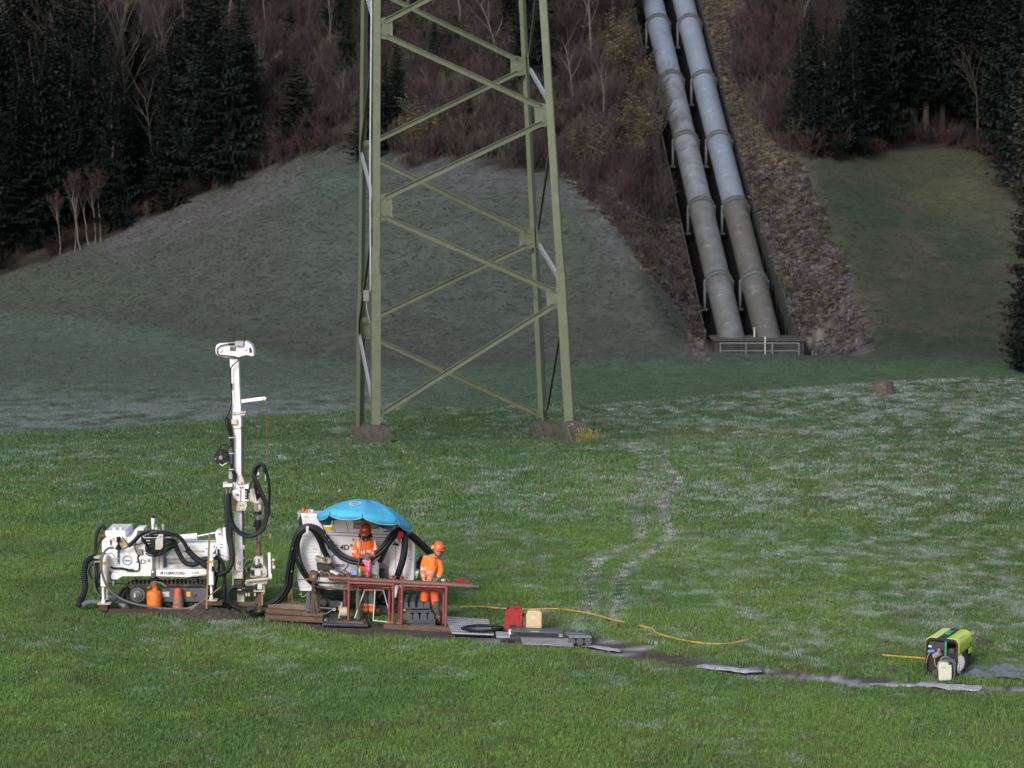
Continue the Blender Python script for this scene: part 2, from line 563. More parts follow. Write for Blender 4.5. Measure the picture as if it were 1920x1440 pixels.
def cover(X, Y):
    """colour (linear), grass density 0..1 and frost 0..1 at ground points"""
    X = np.asarray(X, float); Y = np.asarray(Y, float)
    Z = hz(X, Y)
    px, py = proj(X, np.maximum(Y, 5), Z)
    n1 = fbm(X * 0.35, Y * 0.35, 4, 11)
    n2 = fbm(X * 1.3, Y * 0.8, 3, 21)
    n3 = fbm(X * 5.0, Y * 3.4, 3, 31)
    n4 = fbm(X * 1.9, Y * 1.3, 3, 23)
    nbig = fbm(X * 0.09, Y * 0.09, 3, 41)
    col = np.zeros(X.shape + (3,))
    def mixc(c, w):
        w = np.clip(w, 0, 1)[..., None]
        col[:] = col * (1 - w) + np.array(c) * w
    near = Y < crest_y(px) + 4
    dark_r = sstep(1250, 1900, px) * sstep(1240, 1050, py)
    # near field
    mixc((0.118, 0.196, 0.050), np.ones(X.shape))
    mixc((0.076, 0.146, 0.042), sstep(0.42, 0.62, n1) * 0.8)
    mixc((0.122, 0.170, 0.058), sstep(0.55, 0.72, n2) * 0.5)
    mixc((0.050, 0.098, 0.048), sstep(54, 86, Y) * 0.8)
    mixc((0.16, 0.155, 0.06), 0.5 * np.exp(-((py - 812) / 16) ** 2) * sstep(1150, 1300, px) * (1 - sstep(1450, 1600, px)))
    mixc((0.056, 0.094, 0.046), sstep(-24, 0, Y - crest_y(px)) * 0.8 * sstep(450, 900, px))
    fr_lvl = np.interp(py, [770, 830, 870, 960, 1100, 1200, 1240, 1330, 1440], [0.44, 0.34, 0.38, 0.32, 0.33, 0.40, 0.30, 0.24, 0.20])
    fr_lvl = fr_lvl + 0.08 * sstep(900, 1300, px) - 0.10 * (1 - sstep(200, 520, px)) * sstep(900, 1000, py)
    fr_lvl = fr_lvl + 0.10 * np.exp(-((py - 1172) / 14) ** 2) * sstep(280, 330, px) * (1 - sstep(480, 520, px))
    fz = 0.5 + 1.45 * (n4 * 0.30 + n3 * 0.52 + n1 * 0.18 - 0.5) + (fr_lvl - 0.5) * 0.85 + (nbig - 0.5) * 0.3
    frost = sstep(0.41, 0.68, fz) * 0.74
    d1, a1 = seg_dist(X, Y, TRK1); d2, a2 = seg_dist(X, Y, TRK2)
    trk = np.maximum(1 - sstep(0.12, 0.26, d1 + 0.16 * (n3 - 0.5)), 1 - sstep(0.12, 0.26, d2 + 0.16 * (n3 - 0.5))) * sstep(-0.05, 0.20, n2)
    trk = np.where(Y < 84, trk, 0)
    dp, ap = seg_dist(X, Y, PATH)
    wpath = np.interp(ap, [0, 0.1, 0.25, 0.45, 0.7, 1.0], [0.8, 0.95, 0.95, 0.80, 0.55, 0.46])
    path = 1 - sstep(0.6, 1.15, (dp + 0.5 * (n2 - 0.5)) / wpath)
    # trampled mud round the rig
    rigc, _ = seg_dist(X, Y, [G(330, 1158), G(470, 1152), G(560, 1165)])
    mud = 1 - sstep(0.15, 0.75, rigc + 0.9 * (n2 - 0.5))
    path = np.maximum(path, mud * 0.9)
    frost = frost * (1 - path) * (1 - 0.8 * trk) * (1 - 0.6 * np.exp(-(np.minimum(d1, d2) / 0.7) ** 2))
    dens = (1 - path) * (1 - 0.55 * trk)
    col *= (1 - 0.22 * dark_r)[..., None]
    pebble = sstep(0.66, 0.75, fbm(X * 2.3, Y * 1.2, 3, 77)) * 0.35
    mixc((0.07, 0.045, 0.03), pebble)
    # far ground
    far = ~near
    jx = px + (n1 - 0.5) * 26 + (n3 - 0.5) * 10; jy = py + (n2 - 0.5) * 22
    fc = np.zeros_like(col)
    def fmix(c, w):
        w = np.clip(w, 0, 1)[..., None]
        fc[:] = fc * (1 - w) + np.array(c) * w
    fmix((0.052, 0.068, 0.054), np.ones(X.shape))
    fmix((0.062, 0.060, 0.055), sstep(0.45, 0.6, nbig) * (jx < 1340) * 0.7)
    # hill: brown-grey dead grass with frost
    mb = np.interp(px, [-300, 0, 200, 400, 560, 800, 1300], [570, 585, 603, 640, 668, 690, 700]) + (n1 - 0.5) * 12
    domew = (jx < 1345) * sstep(8, -8, py - mb)
    fmix((0.054, 0.060, 0.052), domew * (0.55 + 0.5 * (n1 - 0.3)))
    fmix((0.082, 0.076, 0.084), domew * np.exp(-((jy - 400 - (jx - 380) * -0.33) / 34) ** 2) * (jx < 560) * (jx > 200) * sstep(0.35, 0.55, n3))
    fmix((0.055, 0.080, 0.066), np.exp(-(((jx - 610) / 70) ** 2 + ((jy - 345) / 26) ** 2)) * 0.8)
    fmix((0.080, 0.110, 0.070), domew * sstep(560, 470, jy) * 0.0)
    fmix((0.074, 0.072, 0.080), (jx > 720) * (jx < 1180) * np.exp(-((jy - (np.interp(jx, EDGE_L[0], EDGE_L[1]) + 25)) / 26) ** 2) * 0.7)
    fmix((0.058, 0.074, 0.050), sstep(420, 60, jx) * np.exp(-((jy - 545 - jx * 0.05) / 34) ** 2) * 0.75)
    # lower meadow
    lm = sstep(-10, 10, py - mb) * sstep(1320, 1240, jx)
    fmix((0.068, 0.090, 0.072), lm * 0.95)
    fmix((0.050, 0.078, 0.048), np.exp(-((py - mb - 3) / 6) ** 2) * 0.6 * sstep(120, 300, px) * sstep(760, 620, px))
    fmix((0.052, 0.078, 0.052), lm * np.exp(-((jy - 745 - (jx - 500) * 0.01) / 12) ** 2) * 0.35)
    fmix((0.140, 0.170, 0.160), lm * sstep(690, 790, jy) * (jx < 760) * sstep(0.30, 0.60, n2) * 0.85)
    fmix((0.054, 0.086, 0.050), sstep(668, 690, jy) * sstep(700, 1150, jx))
    # right slope
    rs = (jx > 1480) * sstep(690, 640, jy)
    fmix((0.044, 0.048, 0.032), rs * 0.95)
    fmix((0.030, 0.044, 0.029), rs * sstep(0.45, 0.62, nbig) * 0.9)
    fmix((0.078, 0.080, 0.038), rs * np.exp(-(((jx - 1800) / 80) ** 2 + ((jy - 370) / 40) ** 2)) * 0.35)
    fmix((0.062, 0.054, 0.044), rs * sstep(0.5, 0.65, n1) * 0.6)
    tl = inpoly(jx, jy, TAL_L); trr = inpoly(jx, jy, TAL_R)
    tal = np.where(tl | trr, 1.0, 0.0)
    rock = (0.115, 0.102, 0.104)
    fmix((0.060, 0.048, 0.044), tal)
    fmix(rock, tal * sstep(0.42, 0.60, n3) * (jy > 250))
    fmix((0.125, 0.098, 0.062), tal * trr * (jy < 330) * 0.8)
    fmix((0.075, 0.075, 0.035), tal * trr * sstep(0.55, 0.66, n1) * (jy > 260) * 0.8)
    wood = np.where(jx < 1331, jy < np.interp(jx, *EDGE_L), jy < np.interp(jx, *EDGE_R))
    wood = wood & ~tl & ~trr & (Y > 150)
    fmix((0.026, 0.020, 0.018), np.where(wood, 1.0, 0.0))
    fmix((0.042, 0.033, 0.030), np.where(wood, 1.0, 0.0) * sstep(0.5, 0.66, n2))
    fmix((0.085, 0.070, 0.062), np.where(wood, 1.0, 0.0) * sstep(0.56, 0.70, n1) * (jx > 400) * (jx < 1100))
    # trench: its black shadow painted into the ground colour
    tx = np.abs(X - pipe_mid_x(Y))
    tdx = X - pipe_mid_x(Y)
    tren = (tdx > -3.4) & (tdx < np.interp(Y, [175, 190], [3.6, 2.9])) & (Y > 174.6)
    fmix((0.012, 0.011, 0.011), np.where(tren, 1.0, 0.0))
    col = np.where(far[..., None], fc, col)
    frost = np.where(far, 0, frost)
    dens = np.where(far, 1.0, dens)
    zone = np.where(wood, 1, 0) + np.where(tren, 2, 0) + np.where(tal > 0, 4, 0)
    return col, dens, frost, path * near, trk * near, zone, px, py

# ------------------------------------------------------------ ground sheet
us = np.unique(np.concatenate([np.arange(-0.62, 0.62, 0.0042), np.arange(0.030, 0.092, 0.0011)]))
ys = np.concatenate([np.arange(-60, 24, 6.0), np.arange(24, 62, 0.33), np.arange(62, 118, 0.42), np.arange(118, 165, 0.8), np.arange(165, 232, 0.42), np.arange(232, 470, 5.0)])
UU, YY = np.meshgrid(us, ys)
XX = UU * (YY + 90)
ZZ = hz(XX, YY)
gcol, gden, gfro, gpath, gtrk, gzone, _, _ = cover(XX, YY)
frc = np.array((0.30, 0.36, 0.36))
mudc = np.array((0.080, 0.064, 0.058))
_dp, _ap = seg_dist(XX, YY, PATH)
_st = sstep(0.52, 0.62, fbm(_ap * 30 + _dp * 9, XX * .3 + YY * 6, 3, 15)) * sstep(0.22, 0.32, _ap)
nn = fbm(XX * 3, YY * 3, 3, 91)[..., None]
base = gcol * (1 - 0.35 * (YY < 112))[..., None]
base = base * (1 - 0.55 * gfro[..., None]) + frc * 0.55 * gfro[..., None]
base = base * (1 - gpath[..., None]) + (mudc * (0.6 + 0.9 * nn)) * gpath[..., None]
base = base * (1 - (gpath * _st * 0.75)[..., None]) + np.array((0.36, 0.36, 0.39)) * (gpath * _st * 0.75)[..., None]
base = base * (1 - 0.7 * gtrk[..., None]) + (np.array((0.21, 0.205, 0.20)) * (0.2 + 1.5 * nn)) * 0.7 * gtrk[..., None]
ZZ = ZZ - 0.05 * gpath - 0.04 * gtrk + 0.035 * (nn[..., 0] - 0.5) * (gpath + gtrk)
nr, nc = XX.shape
me = bpy.data.meshes.new("ground")
me.vertices.add(nr * nc)
me.vertices.foreach_set('co', np.stack([XX, YY, ZZ], -1).astype(np.float32).ravel())
idx = np.arange(nr * nc).reshape(nr, nc)
quads = np.stack([idx[:-1, :-1], idx[:-1, 1:], idx[1:, 1:], idx[1:, :-1]], -1).reshape(-1, 4)
me.loops.add(quads.size); me.polygons.add(len(quads))
me.loops.foreach_set('vertex_index', quads.ravel().astype(np.int32))
me.polygons.foreach_set('loop_start', np.arange(0, quads.size, 4, dtype=np.int32))
me.polygons.foreach_set('loop_total', np.full(len(quads), 4, np.int32))
me.polygons.foreach_set('use_smooth', np.ones(len(quads), bool))
me.update(calc_edges=True)
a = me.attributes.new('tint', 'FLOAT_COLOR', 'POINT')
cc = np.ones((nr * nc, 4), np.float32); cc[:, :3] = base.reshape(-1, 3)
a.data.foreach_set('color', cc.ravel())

gm = bpy.data.materials.new("ground_cover"); gm.use_nodes = True
nt = gm.node_tree; b = nt.nodes['Principled BSDF']
b.inputs['Roughness'].default_value = 0.92; b.inputs['Specular IOR Level'].default_value = 0.15
at = nt.nodes.new('ShaderNodeAttribute'); at.attribute_name = 'tint'
geo = nt.nodes.new('ShaderNodeNewGeometry')
def _n(scale, detail=4, rough=0.7, sc=(1, 1, 1)):
    mp = nt.nodes.new('ShaderNodeMapping'); mp.inputs['Scale'].default_value = sc
    nt.links.new(geo.outputs['Position'], mp.inputs[0])
    n = nt.nodes.new('ShaderNodeTexNoise'); n.inputs['Scale'].default_value = scale
    n.inputs['Detail'].default_value = detail; n.inputs['Roughness'].default_value = rough
    nt.links.new(mp.outputs[0], n.inputs['Vector'])
    return n.outputs['Fac']
def _mr(s, a0, a1, b0, b1):
    m_ = nt.nodes.new('ShaderNodeMapRange')
    for k, v in zip(('From Min', 'From Max', 'To Min', 'To Max'), (a0, a1, b0, b1)):
        m_.inputs[k].default_value = v
    nt.links.new(s, m_.inputs['Value']); return m_.outputs[0]
m1 = _mr(_n(6.0, 7, 0.8), 0.33, 0.68, 0.75, 1.25)
m2 = _mr(_n(0.6, 4, 0.6), 0.35, 0.65, 0.85, 1.15)
mm = nt.nodes.new('ShaderNodeMath'); mm.operation = 'MULTIPLY'
nt.links.new(m1, mm.inputs[0]); nt.links.new(m2, mm.inputs[1])
vs = nt.nodes.new('ShaderNodeVectorMath'); vs.operation = 'SCALE'
nt.links.new(at.outputs['Color'], vs.inputs[0]); nt.links.new(mm.outputs[0], vs.inputs['Scale'])
nt.links.new(vs.outputs[0], b.inputs['Base Color'])
bp = nt.nodes.new('ShaderNodeBump'); bp.inputs['Strength'].default_value = 0.45; bp.inputs['Distance'].default_value = 0.12
nt.links.new(_n(5.0, 6, 0.75), bp.inputs['Height']); nt.links.new(bp.outputs[0], b.inputs['Normal'])
me.materials.append(gm)
ground = bpy.data.objects.new("ground", me); C.objects.link(ground); ground['kind'] = 'structure'

# ------------------------------------------------------------ grass
rng = np.random.default_rng(4)
def tuft_mesh(name, nb, rad, h, w, material, lean=0.5, seed=1, bend=True):
    rg = random.Random(seed)
    v, f = [], []
    for i in range(nb):
        a = rg.uniform(0, 2 * math.pi); r = rad * math.sqrt(rg.random())
        x, y = r * math.cos(a), r * math.sin(a)
        t = rg.uniform(0, 2 * math.pi); hh = h * rg.uniform(0.45, 1.1); l = lean * hh * rg.uniform(0.2, 1)
        wx, wy = -math.sin(t) * w / 2, math.cos(t) * w / 2
        dx, dy = math.cos(t) * l, math.sin(t) * l
        k = len(v)
        if bend:
            v += [(x - wx, y - wy, -0.02), (x + wx, y + wy, -0.02), (x + wx * .8 + dx * .35, y + wy * .8 + dy * .35, hh * .6), (x - wx * .8 + dx * .35, y - wy * .8 + dy * .35, hh * .6), (x + dx, y + dy, hh)]
            f += [(k, k + 1, k + 2, k + 3), (k + 3, k + 2, k + 4)]
        else:
            v += [(x - wx, y - wy, -0.02), (x + wx, y + wy, -0.02), (x + dx, y + dy, hh)]
            f += [(k, k + 1, k + 2)]
    m_ = bpy.data.meshes.new(name); m_.from_pydata(v, [], f); m_.materials.append(material)
    return m_
blade = inst_mat("grass_blade")

def fan_points(n, y0, y1, seed, half=0.235, power=1.0):
    rg = np.random.default_rng(seed)
    Y = y0 + (y1 - y0) * rg.random(n) ** power
    X = (rg.random(n) * 2 - 1) * (half * Y + 2.0)
    return X, Y

def grass_layer(name, n, y0, y1, seed, rad, h, w, nb, size=(0.8, 1.3), frost_gain=1.0):
    X, Y = fan_points(n, y0, y1, seed)
    c, dens, fro, pth, trk, zone, px, py = cover(X, Y)
    rg = np.random.default_rng(seed + 100)
    keep = (rg.random(n) < np.clip(dens, 0.0, 1)) & (Y < crest_y(px) + 6)
    X, Y, c, fro, trk = X[keep], Y[keep], c[keep], fro[keep], trk[keep]
    k = len(X)
    fr = np.clip(fro * frost_gain + (rg.random(k) - 0.5) * 0.9 * (fro > 0.02), 0, 1)
    c = c * rg.uniform(0.80, 1.24, (k, 1)) * rg.uniform(0.94, 1.06, (k, 3))
    yel = (rg.random(k) < 0.06)[:, None]
    c = np.where(yel, np.array((0.17, 0.155, 0.07)) * rg.uniform(0.7, 1.1, (k, 1)), c)
    fcol = np.array((0.38, 0.42, 0.42)) * rg.uniform(0.7, 1.15, (k, 1))
    c = c * (1 - fr[:, None] * 0.8) + fcol * fr[:, None] * 0.8
    tk = (trk * 0.95)[:, None]
    c = c * (1 - tk) + np.array((0.42, 0.43, 0.42)) * rg.uniform(0.3, 1.2, (k, 1)) * tk
    Z = hz(X, Y) - 0.01
    s = rg.uniform(*size, k) * (1 - 0.3 * fr) * (1 - 0.5 * trk) * (0.85 + 0.4 * fbm(X * 0.5, Y * 0.5, 2, 61))
    rot = np.zeros((k, 3)); rot[:, 2] = rg.uniform(0, 6.28, k); rot[:, 0] = rg.normal(0, 0.12, k)
    o = scatter(name, tuft_mesh(name + "_tuft", nb, rad, h, w, blade, seed=seed), np.stack([X, Y, Z], -1), rot, np.stack([s, s, s], -1), c)
    return o
g1 = grass_layer("grass", 62000, 34.5, 62, 1, 0.17, 0.068, 0.0085, 38)
g2 = grass_layer("grass", 52000, 60, 112, 2, 0.24, 0.085, 0.016, 30)
tag(g1, "short green pasture grass around the machines with frosted patches", "grass")
tag(g2, "paler frosted pasture grass beyond the machines up to the pylon", "grass")

# coarse dead grass on the far slopes
def far_layer(name, n, seed, label):
    rg = np.random.default_rng(seed)
    Y = 118 + (232 - 118) * rg.random(n); X = (rg.random(n) * 2 - 1) * (0.235 * Y + 4)
    c, dens, fro, pth, trk, zone, px, py = cover(X, Y)
    keep = (zone == 0) & (Y > crest_y(px) + 12)
    X, Y, c = X[keep], Y[keep], c[keep]; k = len(X)
    c = c * rg.uniform(0.75, 1.35, (k, 1)) * rg.uniform(0.94, 1.06, (k, 3))
    s = rg.uniform(0.5, 1.0, k)
    rot = np.zeros((k, 3)); rot[:, 2] = rg.uniform(0, 6.28, k); rot[:, 0] = rg.normal(0, 0.2, k)
    o = scatter(name, tuft_mesh(name + "_tuft", 26, 0.30, 0.12, 0.03, blade, seed=seed), np.stack([X, Y, hz(X, Y) - 0.02], -1), rot, np.stack([s, s, s], -1), c)
    return tag(o, label, "grass")
far_layer("dry_grass", 100000, 7, "grey brown winter grass over the valley floor and mown hillside")

# stones, heather and litter on the two banks beside the pipes
def bank_layer(n, seed):
    rg = np.random.default_rng(seed)
    Y = 166 + (240 - 166) * rg.random(n); X = 4 + 26 * rg.random(n)
    c, dens, fro, pth, trk, zone, px, py = cover(X, Y)
    keep = zone == 4
    X, Y, c, px, py = X[keep], Y[keep], c[keep], px[keep], py[keep]; k = len(X)
    pal = np.array([(0.125, 0.112, 0.118), (0.080, 0.064, 0.062), (0.048, 0.037, 0.037), (0.10, 0.085, 0.068), (0.055, 0.052, 0.032)])
    w = fbm(X * 0.7, Y * 0.7, 3, 55)
    pick = np.clip(((w * 1.6 - 0.35) * 5 + rg.normal(0, 0.9, k)), 0, 4.99).astype(int)
    pick = np.where((py < 300) & (rg.random(k) < 0.7), 3, pick)
    cc = pal[pick] * rg.uniform(0.6, 1.3, (k, 1))
    s = rg.uniform(0.35, 0.95, k)
    rot = rg.normal(0, 0.25, (k, 3)); rot[:, 2] = rg.uniform(0, 6.28, k)
    o = scatter("undergrowth", tuft_mesh("bank_tuft", 18, 0.32, 0.34, 0.07, blade, lean=1.1, seed=3), np.stack([X, Y, hz(X, Y)], -1), rot, np.stack([s, s, s * 0.8], -1), cc)
    return tag(o, "withered bracken and grey stalks on the banks beside the pipes", "undergrowth")
bank_layer(60000, 9)
# ------------------------------------------------------------ lattice pylon
steel_g = mat("pylon_green_paint", (0.102, 0.120, 0.072), 0.5, col2=(0.080, 0.094, 0.058), nscale=3, bump=0.1, dirt=(0.10, 0.10, 0.07), dirt_scale=1.6, dirt_lo=0.6, dirt_hi=0.8)
galv_sky_pale = mat("galvanised_steel", (0.42, 0.45, 0.45), 0.45, 0.5, col2=(0.33, 0.36, 0.36), nscale=8)  # on the side braces this pale colour stands for sky reflection
bolt_m = mat("bolt_dark", (0.05, 0.06, 0.04), 0.6)
concrete_old = mat("old_concrete", (0.082, 0.070, 0.058), 0.9, col2=(0.028, 0.025, 0.022), nscale=5, amount=0.8, bump=0.6, bscale=22, dirt=(0.36, 0.34, 0.32), dirt_scale=2.6, dirt_lo=0.64, dirt_hi=0.68)

pyl = empty("lattice_pylon", (P(870, 820, 83).x, 83, 0), "tall green steel lattice pylon standing on concrete footings in the field", "pylon")
YB = dict(FL=(80.0, 80.45), FR=(81.0, 81.35), BL=(86.3, 85.8), BR=(87.2, 86.6))
base_px = dict(FL=(704.5, 806), FR=(1068.5, 796), BL=(674, 822), BR=(1019, 796))
top_px = dict(FL=(706.5, 0), FR=(1018, 0), BL=(683, 0), BR=(979, 0))
LEG = {}
for k in YB:
    a = P(*base_px[k], YB[k][0]); t = P(*top_px[k], YB[k][1])
    LEG[k] = (a, t, a + (t - a) * 1.45)
def leg_at(k, py):
    """point on a leg at the height seen at py"""
    a, t, e = LEG[k]
    lo, hi = 0.0, 1.45
    for _ in range(40):
        m = (lo + hi) / 2; q = a + (t - a) * m
        if float(proj(q.x, q.y, q.z)[1]) > py: lo = m
        else: hi = m
    return a + (t - a) * lo
splice = dict(FL=514, FR=509, BL=560, BR=560)
for k, (a, t, e) in LEG.items():
    sx = 1 if k[1] == 'L' else -1        # flange points inwards
    sy = 1 if k[0] == 'F' else -1
    m = MB()
    sp = leg_at(k, splice[k])
    for (q0, q1, w) in ((a - Vector((0, 0, .3)), sp, 0.33), (sp, e, 0.265)):
        th_ = 0.035
        corner = Vector((-sx * w / 2, -sy * w / 2, 0))
        tw = Matrix.Rotation(R(26 * sx if k[0] == 'B' else 4 * sx), 3, 'Z')
        for (ex, ey) in ((Vector((sx * w, 0, 0)), Vector((0, sy * th_, 0))), (Vector((sx * th_, 0, 0)), Vector((0, sy * w, 0)))):
            ex, ey = tw @ ex, tw @ ey
            vs = []
            for q in (q0, q1):
                c0 = q + corner
                vs += [c0, c0 + ex, c0 + ex + ey, c0 + ey]
            m.add(vs, [(0, 1, 2, 3), (4, 7, 6, 5), (0, 4, 5, 1), (1, 5, 6, 2), (2, 6, 7, 3), (3, 7, 4, 0)])
    lg = m.build("leg", steel_g, pyl, smooth=0)
    # splice plate with its bolts
    pm = MB()
    top = leg_at(k, splice[k] - (50 if k[0] == 'F' else 42)); w = 0.27
    f = -sy * 0.155
    for q0, q1 in ((sp, top),):
        ex = Vector((w / 2 - .012, 0, 0)); fy = Vector((0, f, 0)); ty = Vector((0, -sy * .02, 0))
        vs = [q0 - ex + fy, q0 + ex + fy, q1 + ex + fy, q1 - ex + fy]
        vs += [v + ty for v in vs]
        pm.add(vs, [(0, 1, 2, 3), (7, 6, 5, 4), (0, 4, 5, 1), (1, 5, 6, 2), (2, 6, 7, 3), (3, 7, 4, 0)])
    pl = pm.build("splice_plate", steel_g, lg, smooth=0)
    bm_ = MB()
    for r in range(5):
        q = sp + (top - sp) * ((r + .5) / 5)
        for s_ in (-1, 1):
            c = q + Vector((s_ * (.05 + .03 * (r % 2)), f - sy * .02, 0))
            bm_.cyl(c, c + Vector((0, -sy * .025, 0)), .017, n=6)
    bm_.build("bolt_row", bolt_m, pl, smooth=0, kind="stuff")

def off(k, face):
    """offset from the leg axis to the plane a brace is bolted to"""
    if face in 'FB':
        return Vector((0.10 if k[1] == 'L' else -0.10, -0.10 if k[0] == 'F' else -0.06, 0))
    return Vector((-0.09 if k[1] == 'L' else 0.09, 0.10 if k[0] == 'F' else -0.10, 0))
nodes = {}
def brace(k0, y0, k1, y1, face, m_=steel_g, label=None, w=0.185, ins=0.22):
    a = leg_at(k0, y0) + off(k0, face); b_ = leg_at(k1, y1) + off(k1, face)
    d = (b_ - a).normalized()
    a2, b2 = a + d * ins, b_ - d * ins
    nrm = Vector((0, -1, 0)) if face in 'FB' else Vector((1, 0, 0))
    side = d.cross(nrm).normalized()
    if side.z < 0: side = -side
    m = MB()
    # angle section: broad flange in the face plane, narrow one standing out on the top edge; ends flattened into tabs
    th_ = .022
    m.bar(a2, b2, w, th_, up=nrm)
    out = -nrm if face != 'F' else nrm
    m.bar(a2 + side * (w / 2 - th_ / 2) + nrm * .045, b2 + side * (w / 2 - th_ / 2) + nrm * .045, th_, .085, up=nrm)
    o = m.build("brace", m_, pyl, smooth=0)
    if label: o['label'] = label
    for kk, yy, q, s_ in ((k0, y0, a, 1), (k1, y1, b_, -1)):
        nodes.setdefault((kk, face), []).append((q, d * s_))
ladder_f = [('FL', 778, 'FR', 566), ('FL', 402, 'FR', 550), ('FL', 376, 'FR', 226), ('FL', 62, 'FR', 206), ('FL', 46, 'FR', -108), ('FL', -250, 'FR', -124)]
for k0, y0, k1, y1 in ladder_f: brace(k0, y0, k1, y1, 'F')
ladder_b = [('BR', 778, 'BL', 625), ('BL', 605, 'BR', 456), ('BR', 440, 'BL', 290), ('BL', 274, 'BR', 131), ('BR', 117, 'BL', -25), ('BL', -40, 'BR', -180)]
for k0, y0, k1, y1 in ladder_b: brace(k0, y0, k1, y1, 'B', w=0.175)
pale = "brace coloured pale for its sky reflection"  # some side braces take a paler steel: sky reflection put into the colour
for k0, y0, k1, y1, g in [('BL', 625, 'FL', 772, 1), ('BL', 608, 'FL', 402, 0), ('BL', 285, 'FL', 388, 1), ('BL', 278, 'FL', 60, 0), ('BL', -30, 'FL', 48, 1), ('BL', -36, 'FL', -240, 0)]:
    brace(k0, y0, k1, y1, 'L', galv_sky_pale if g else steel_g, pale if g else None, w=0.15)
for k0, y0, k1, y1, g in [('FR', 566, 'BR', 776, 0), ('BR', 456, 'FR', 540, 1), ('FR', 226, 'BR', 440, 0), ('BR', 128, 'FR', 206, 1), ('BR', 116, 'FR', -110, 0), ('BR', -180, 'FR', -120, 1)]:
    brace(k0, y0, k1, y1, 'R', galv_sky_pale if g else steel_g, pale if g else None, w=0.15)
# gusset plates: where braces end on a leg, pairs share one plate
for (kk, face), lst in nodes.items():
    lst.sort(key=lambda t: t[0].z)
    used = set()
    for i, (q, d) in enumerate(lst):
        if i in used: continue
        grp = [(q, d)]
        for j in range(i + 1, len(lst)):
            if (lst[j][0] - q).length < 0.6:
                grp.append(lst[j]); used.add(j)
        nrm = Vector((0, -1, 0)) if face in 'FB' else Vector((1, 0, 0))
        pts = []
        inward = Vector((1 if kk[1] == 'L' else -1, 0, 0)) if face in 'FB' else Vector((0, 1 if kk[0] == 'F' else -1, 0))
        zs = [g[0].z for g in grp]
        lo = q - inward * .12; 
        poly = [Vector((lo.x, lo.y, min(zs) - .16)), Vector((lo.x, lo.y, max(zs) + .16))]
        ends = sorted(grp, key=lambda t: -t[0].z)
        for (p_, dd) in ends:
            sd = dd.cross(nrm).normalized()
            if sd.z < 0: sd = -sd
            e_ = p_ + dd * .44
            poly += [e_ + sd * .075, e_ - sd * .075]
        poly = [p_ - nrm * 0.016 for p_ in poly]
        g_ = MB().prism(poly, nrm * -0.02).build("gusset_plate", steel_g, pyl, smooth=0)
        if face == 'F' or face == 'B':
            bm_ = MB()
            for (p_, dd) in ends:
                for r in range(3):
                    c = p_ + dd * (.06 + .1 * r) + nrm * .012
                    bm_.cyl(c, c + nrm * .03, .02, n=6)
            bm_.build("bolt_row", bolt_m, g_, smooth=0, kind="stuff")
# earthing conduit and its junction box on the left legs
q0, q1 = leg_at('FL', 545), leg_at('FL', -300)
o_ = Vector((-0.19, 0.15, 0))
MB().tube([q0 + o_, leg_at('FL', 300) + o_ + Vector((-.03, 0, 0)), leg_at('FL', 60) + o_, q1 + o_], 0.028, 6).build("conduit", galv_sky_pale, pyl)
bx_ = leg_at('FL', 555) + Vector((-0.33, 0.15, 0))
MB().obox(bx_, (0.20, 0.16, 0.36)).build("junction_box", mat("grey_box", (0.17, 0.16, 0.15), 0.6), pyl, bevel=0.01)
MB().tube(spline([bx_ - Vector((0, 0, .18)), bx_ + Vector((.02, 0, -.5)), bx_ + Vector((.12, 0, -.9))]), 0.012, 5).build("cable", galv_sky_pale, pyl)

def footing(px0, px1, pyt, pyb, Y, seed, label, rz=0.1, depth=1.1):
    a, b_ = P(px0, pyb, Y), P(px1, pyb, Y); t = P(px0, pyt, Y)
    w = b_.x - a.x; z0 = float(hz((a.x + b_.x) / 2, Y)) - .15; h = t.z - z0
    rg = random.Random(seed)
    bm = bmesh.new()
    bmesh.ops.create_cube(bm, size=1)
    bmesh.ops.subdivide_edges(bm, edges=bm.edges, cuts=4, use_grid_fill=True)
    for v in bm.verts:
        x, y, z = v.co
        k = 1 - 0.42 * max(0, z + .1) ** 1.6 - 0.06 * rg.random()
        r = max(abs(x), abs(y)) * 2
        v.co = Vector((x * w * k + rg.gauss(0, .008), y * depth * k + rg.gauss(0, .008), (z + .5) * h * (1 - 0.07 * (r > .95) * (z > .45)) + rg.gauss(0, .006)))
    me_ = bpy.data.meshes.new("concrete_footing"); bm.to_mesh(me_); bm.free()
    me_.materials.append(concrete_old)
    for p_ in me_.polygons: p_.use_smooth = True
    me_.set_sharp_from_angle(angle=R(40))
    o = bpy.data.objects.new("concrete_footing", me_)
    o.location = ((a.x + b_.x) / 2, Y + depth / 2, z0); o.rotation_euler = (0, 0, rz)
    C.objects.link(o)
    return tag(o, label, "footing", "concrete footings of the pylon")
footing(671, 731, 799, 829, 79.5, 1, "weathered brown concrete footing under the leftmost front leg of the pylon")
footing(1050, 1100, 790, 820, 80.6, 2, "concrete footing with pale flaked patches and yellow weeds under the right front pylon leg")
footing(996, 1047, 793, 823, 86.6, 3, "dark mossy concrete footing under the rear right pylon leg", depth=1.2)
footing(655, 705, 800, 828, 86.0, 4, "concrete footing of the rear left pylon leg, mostly hidden behind the front one", depth=1.2)

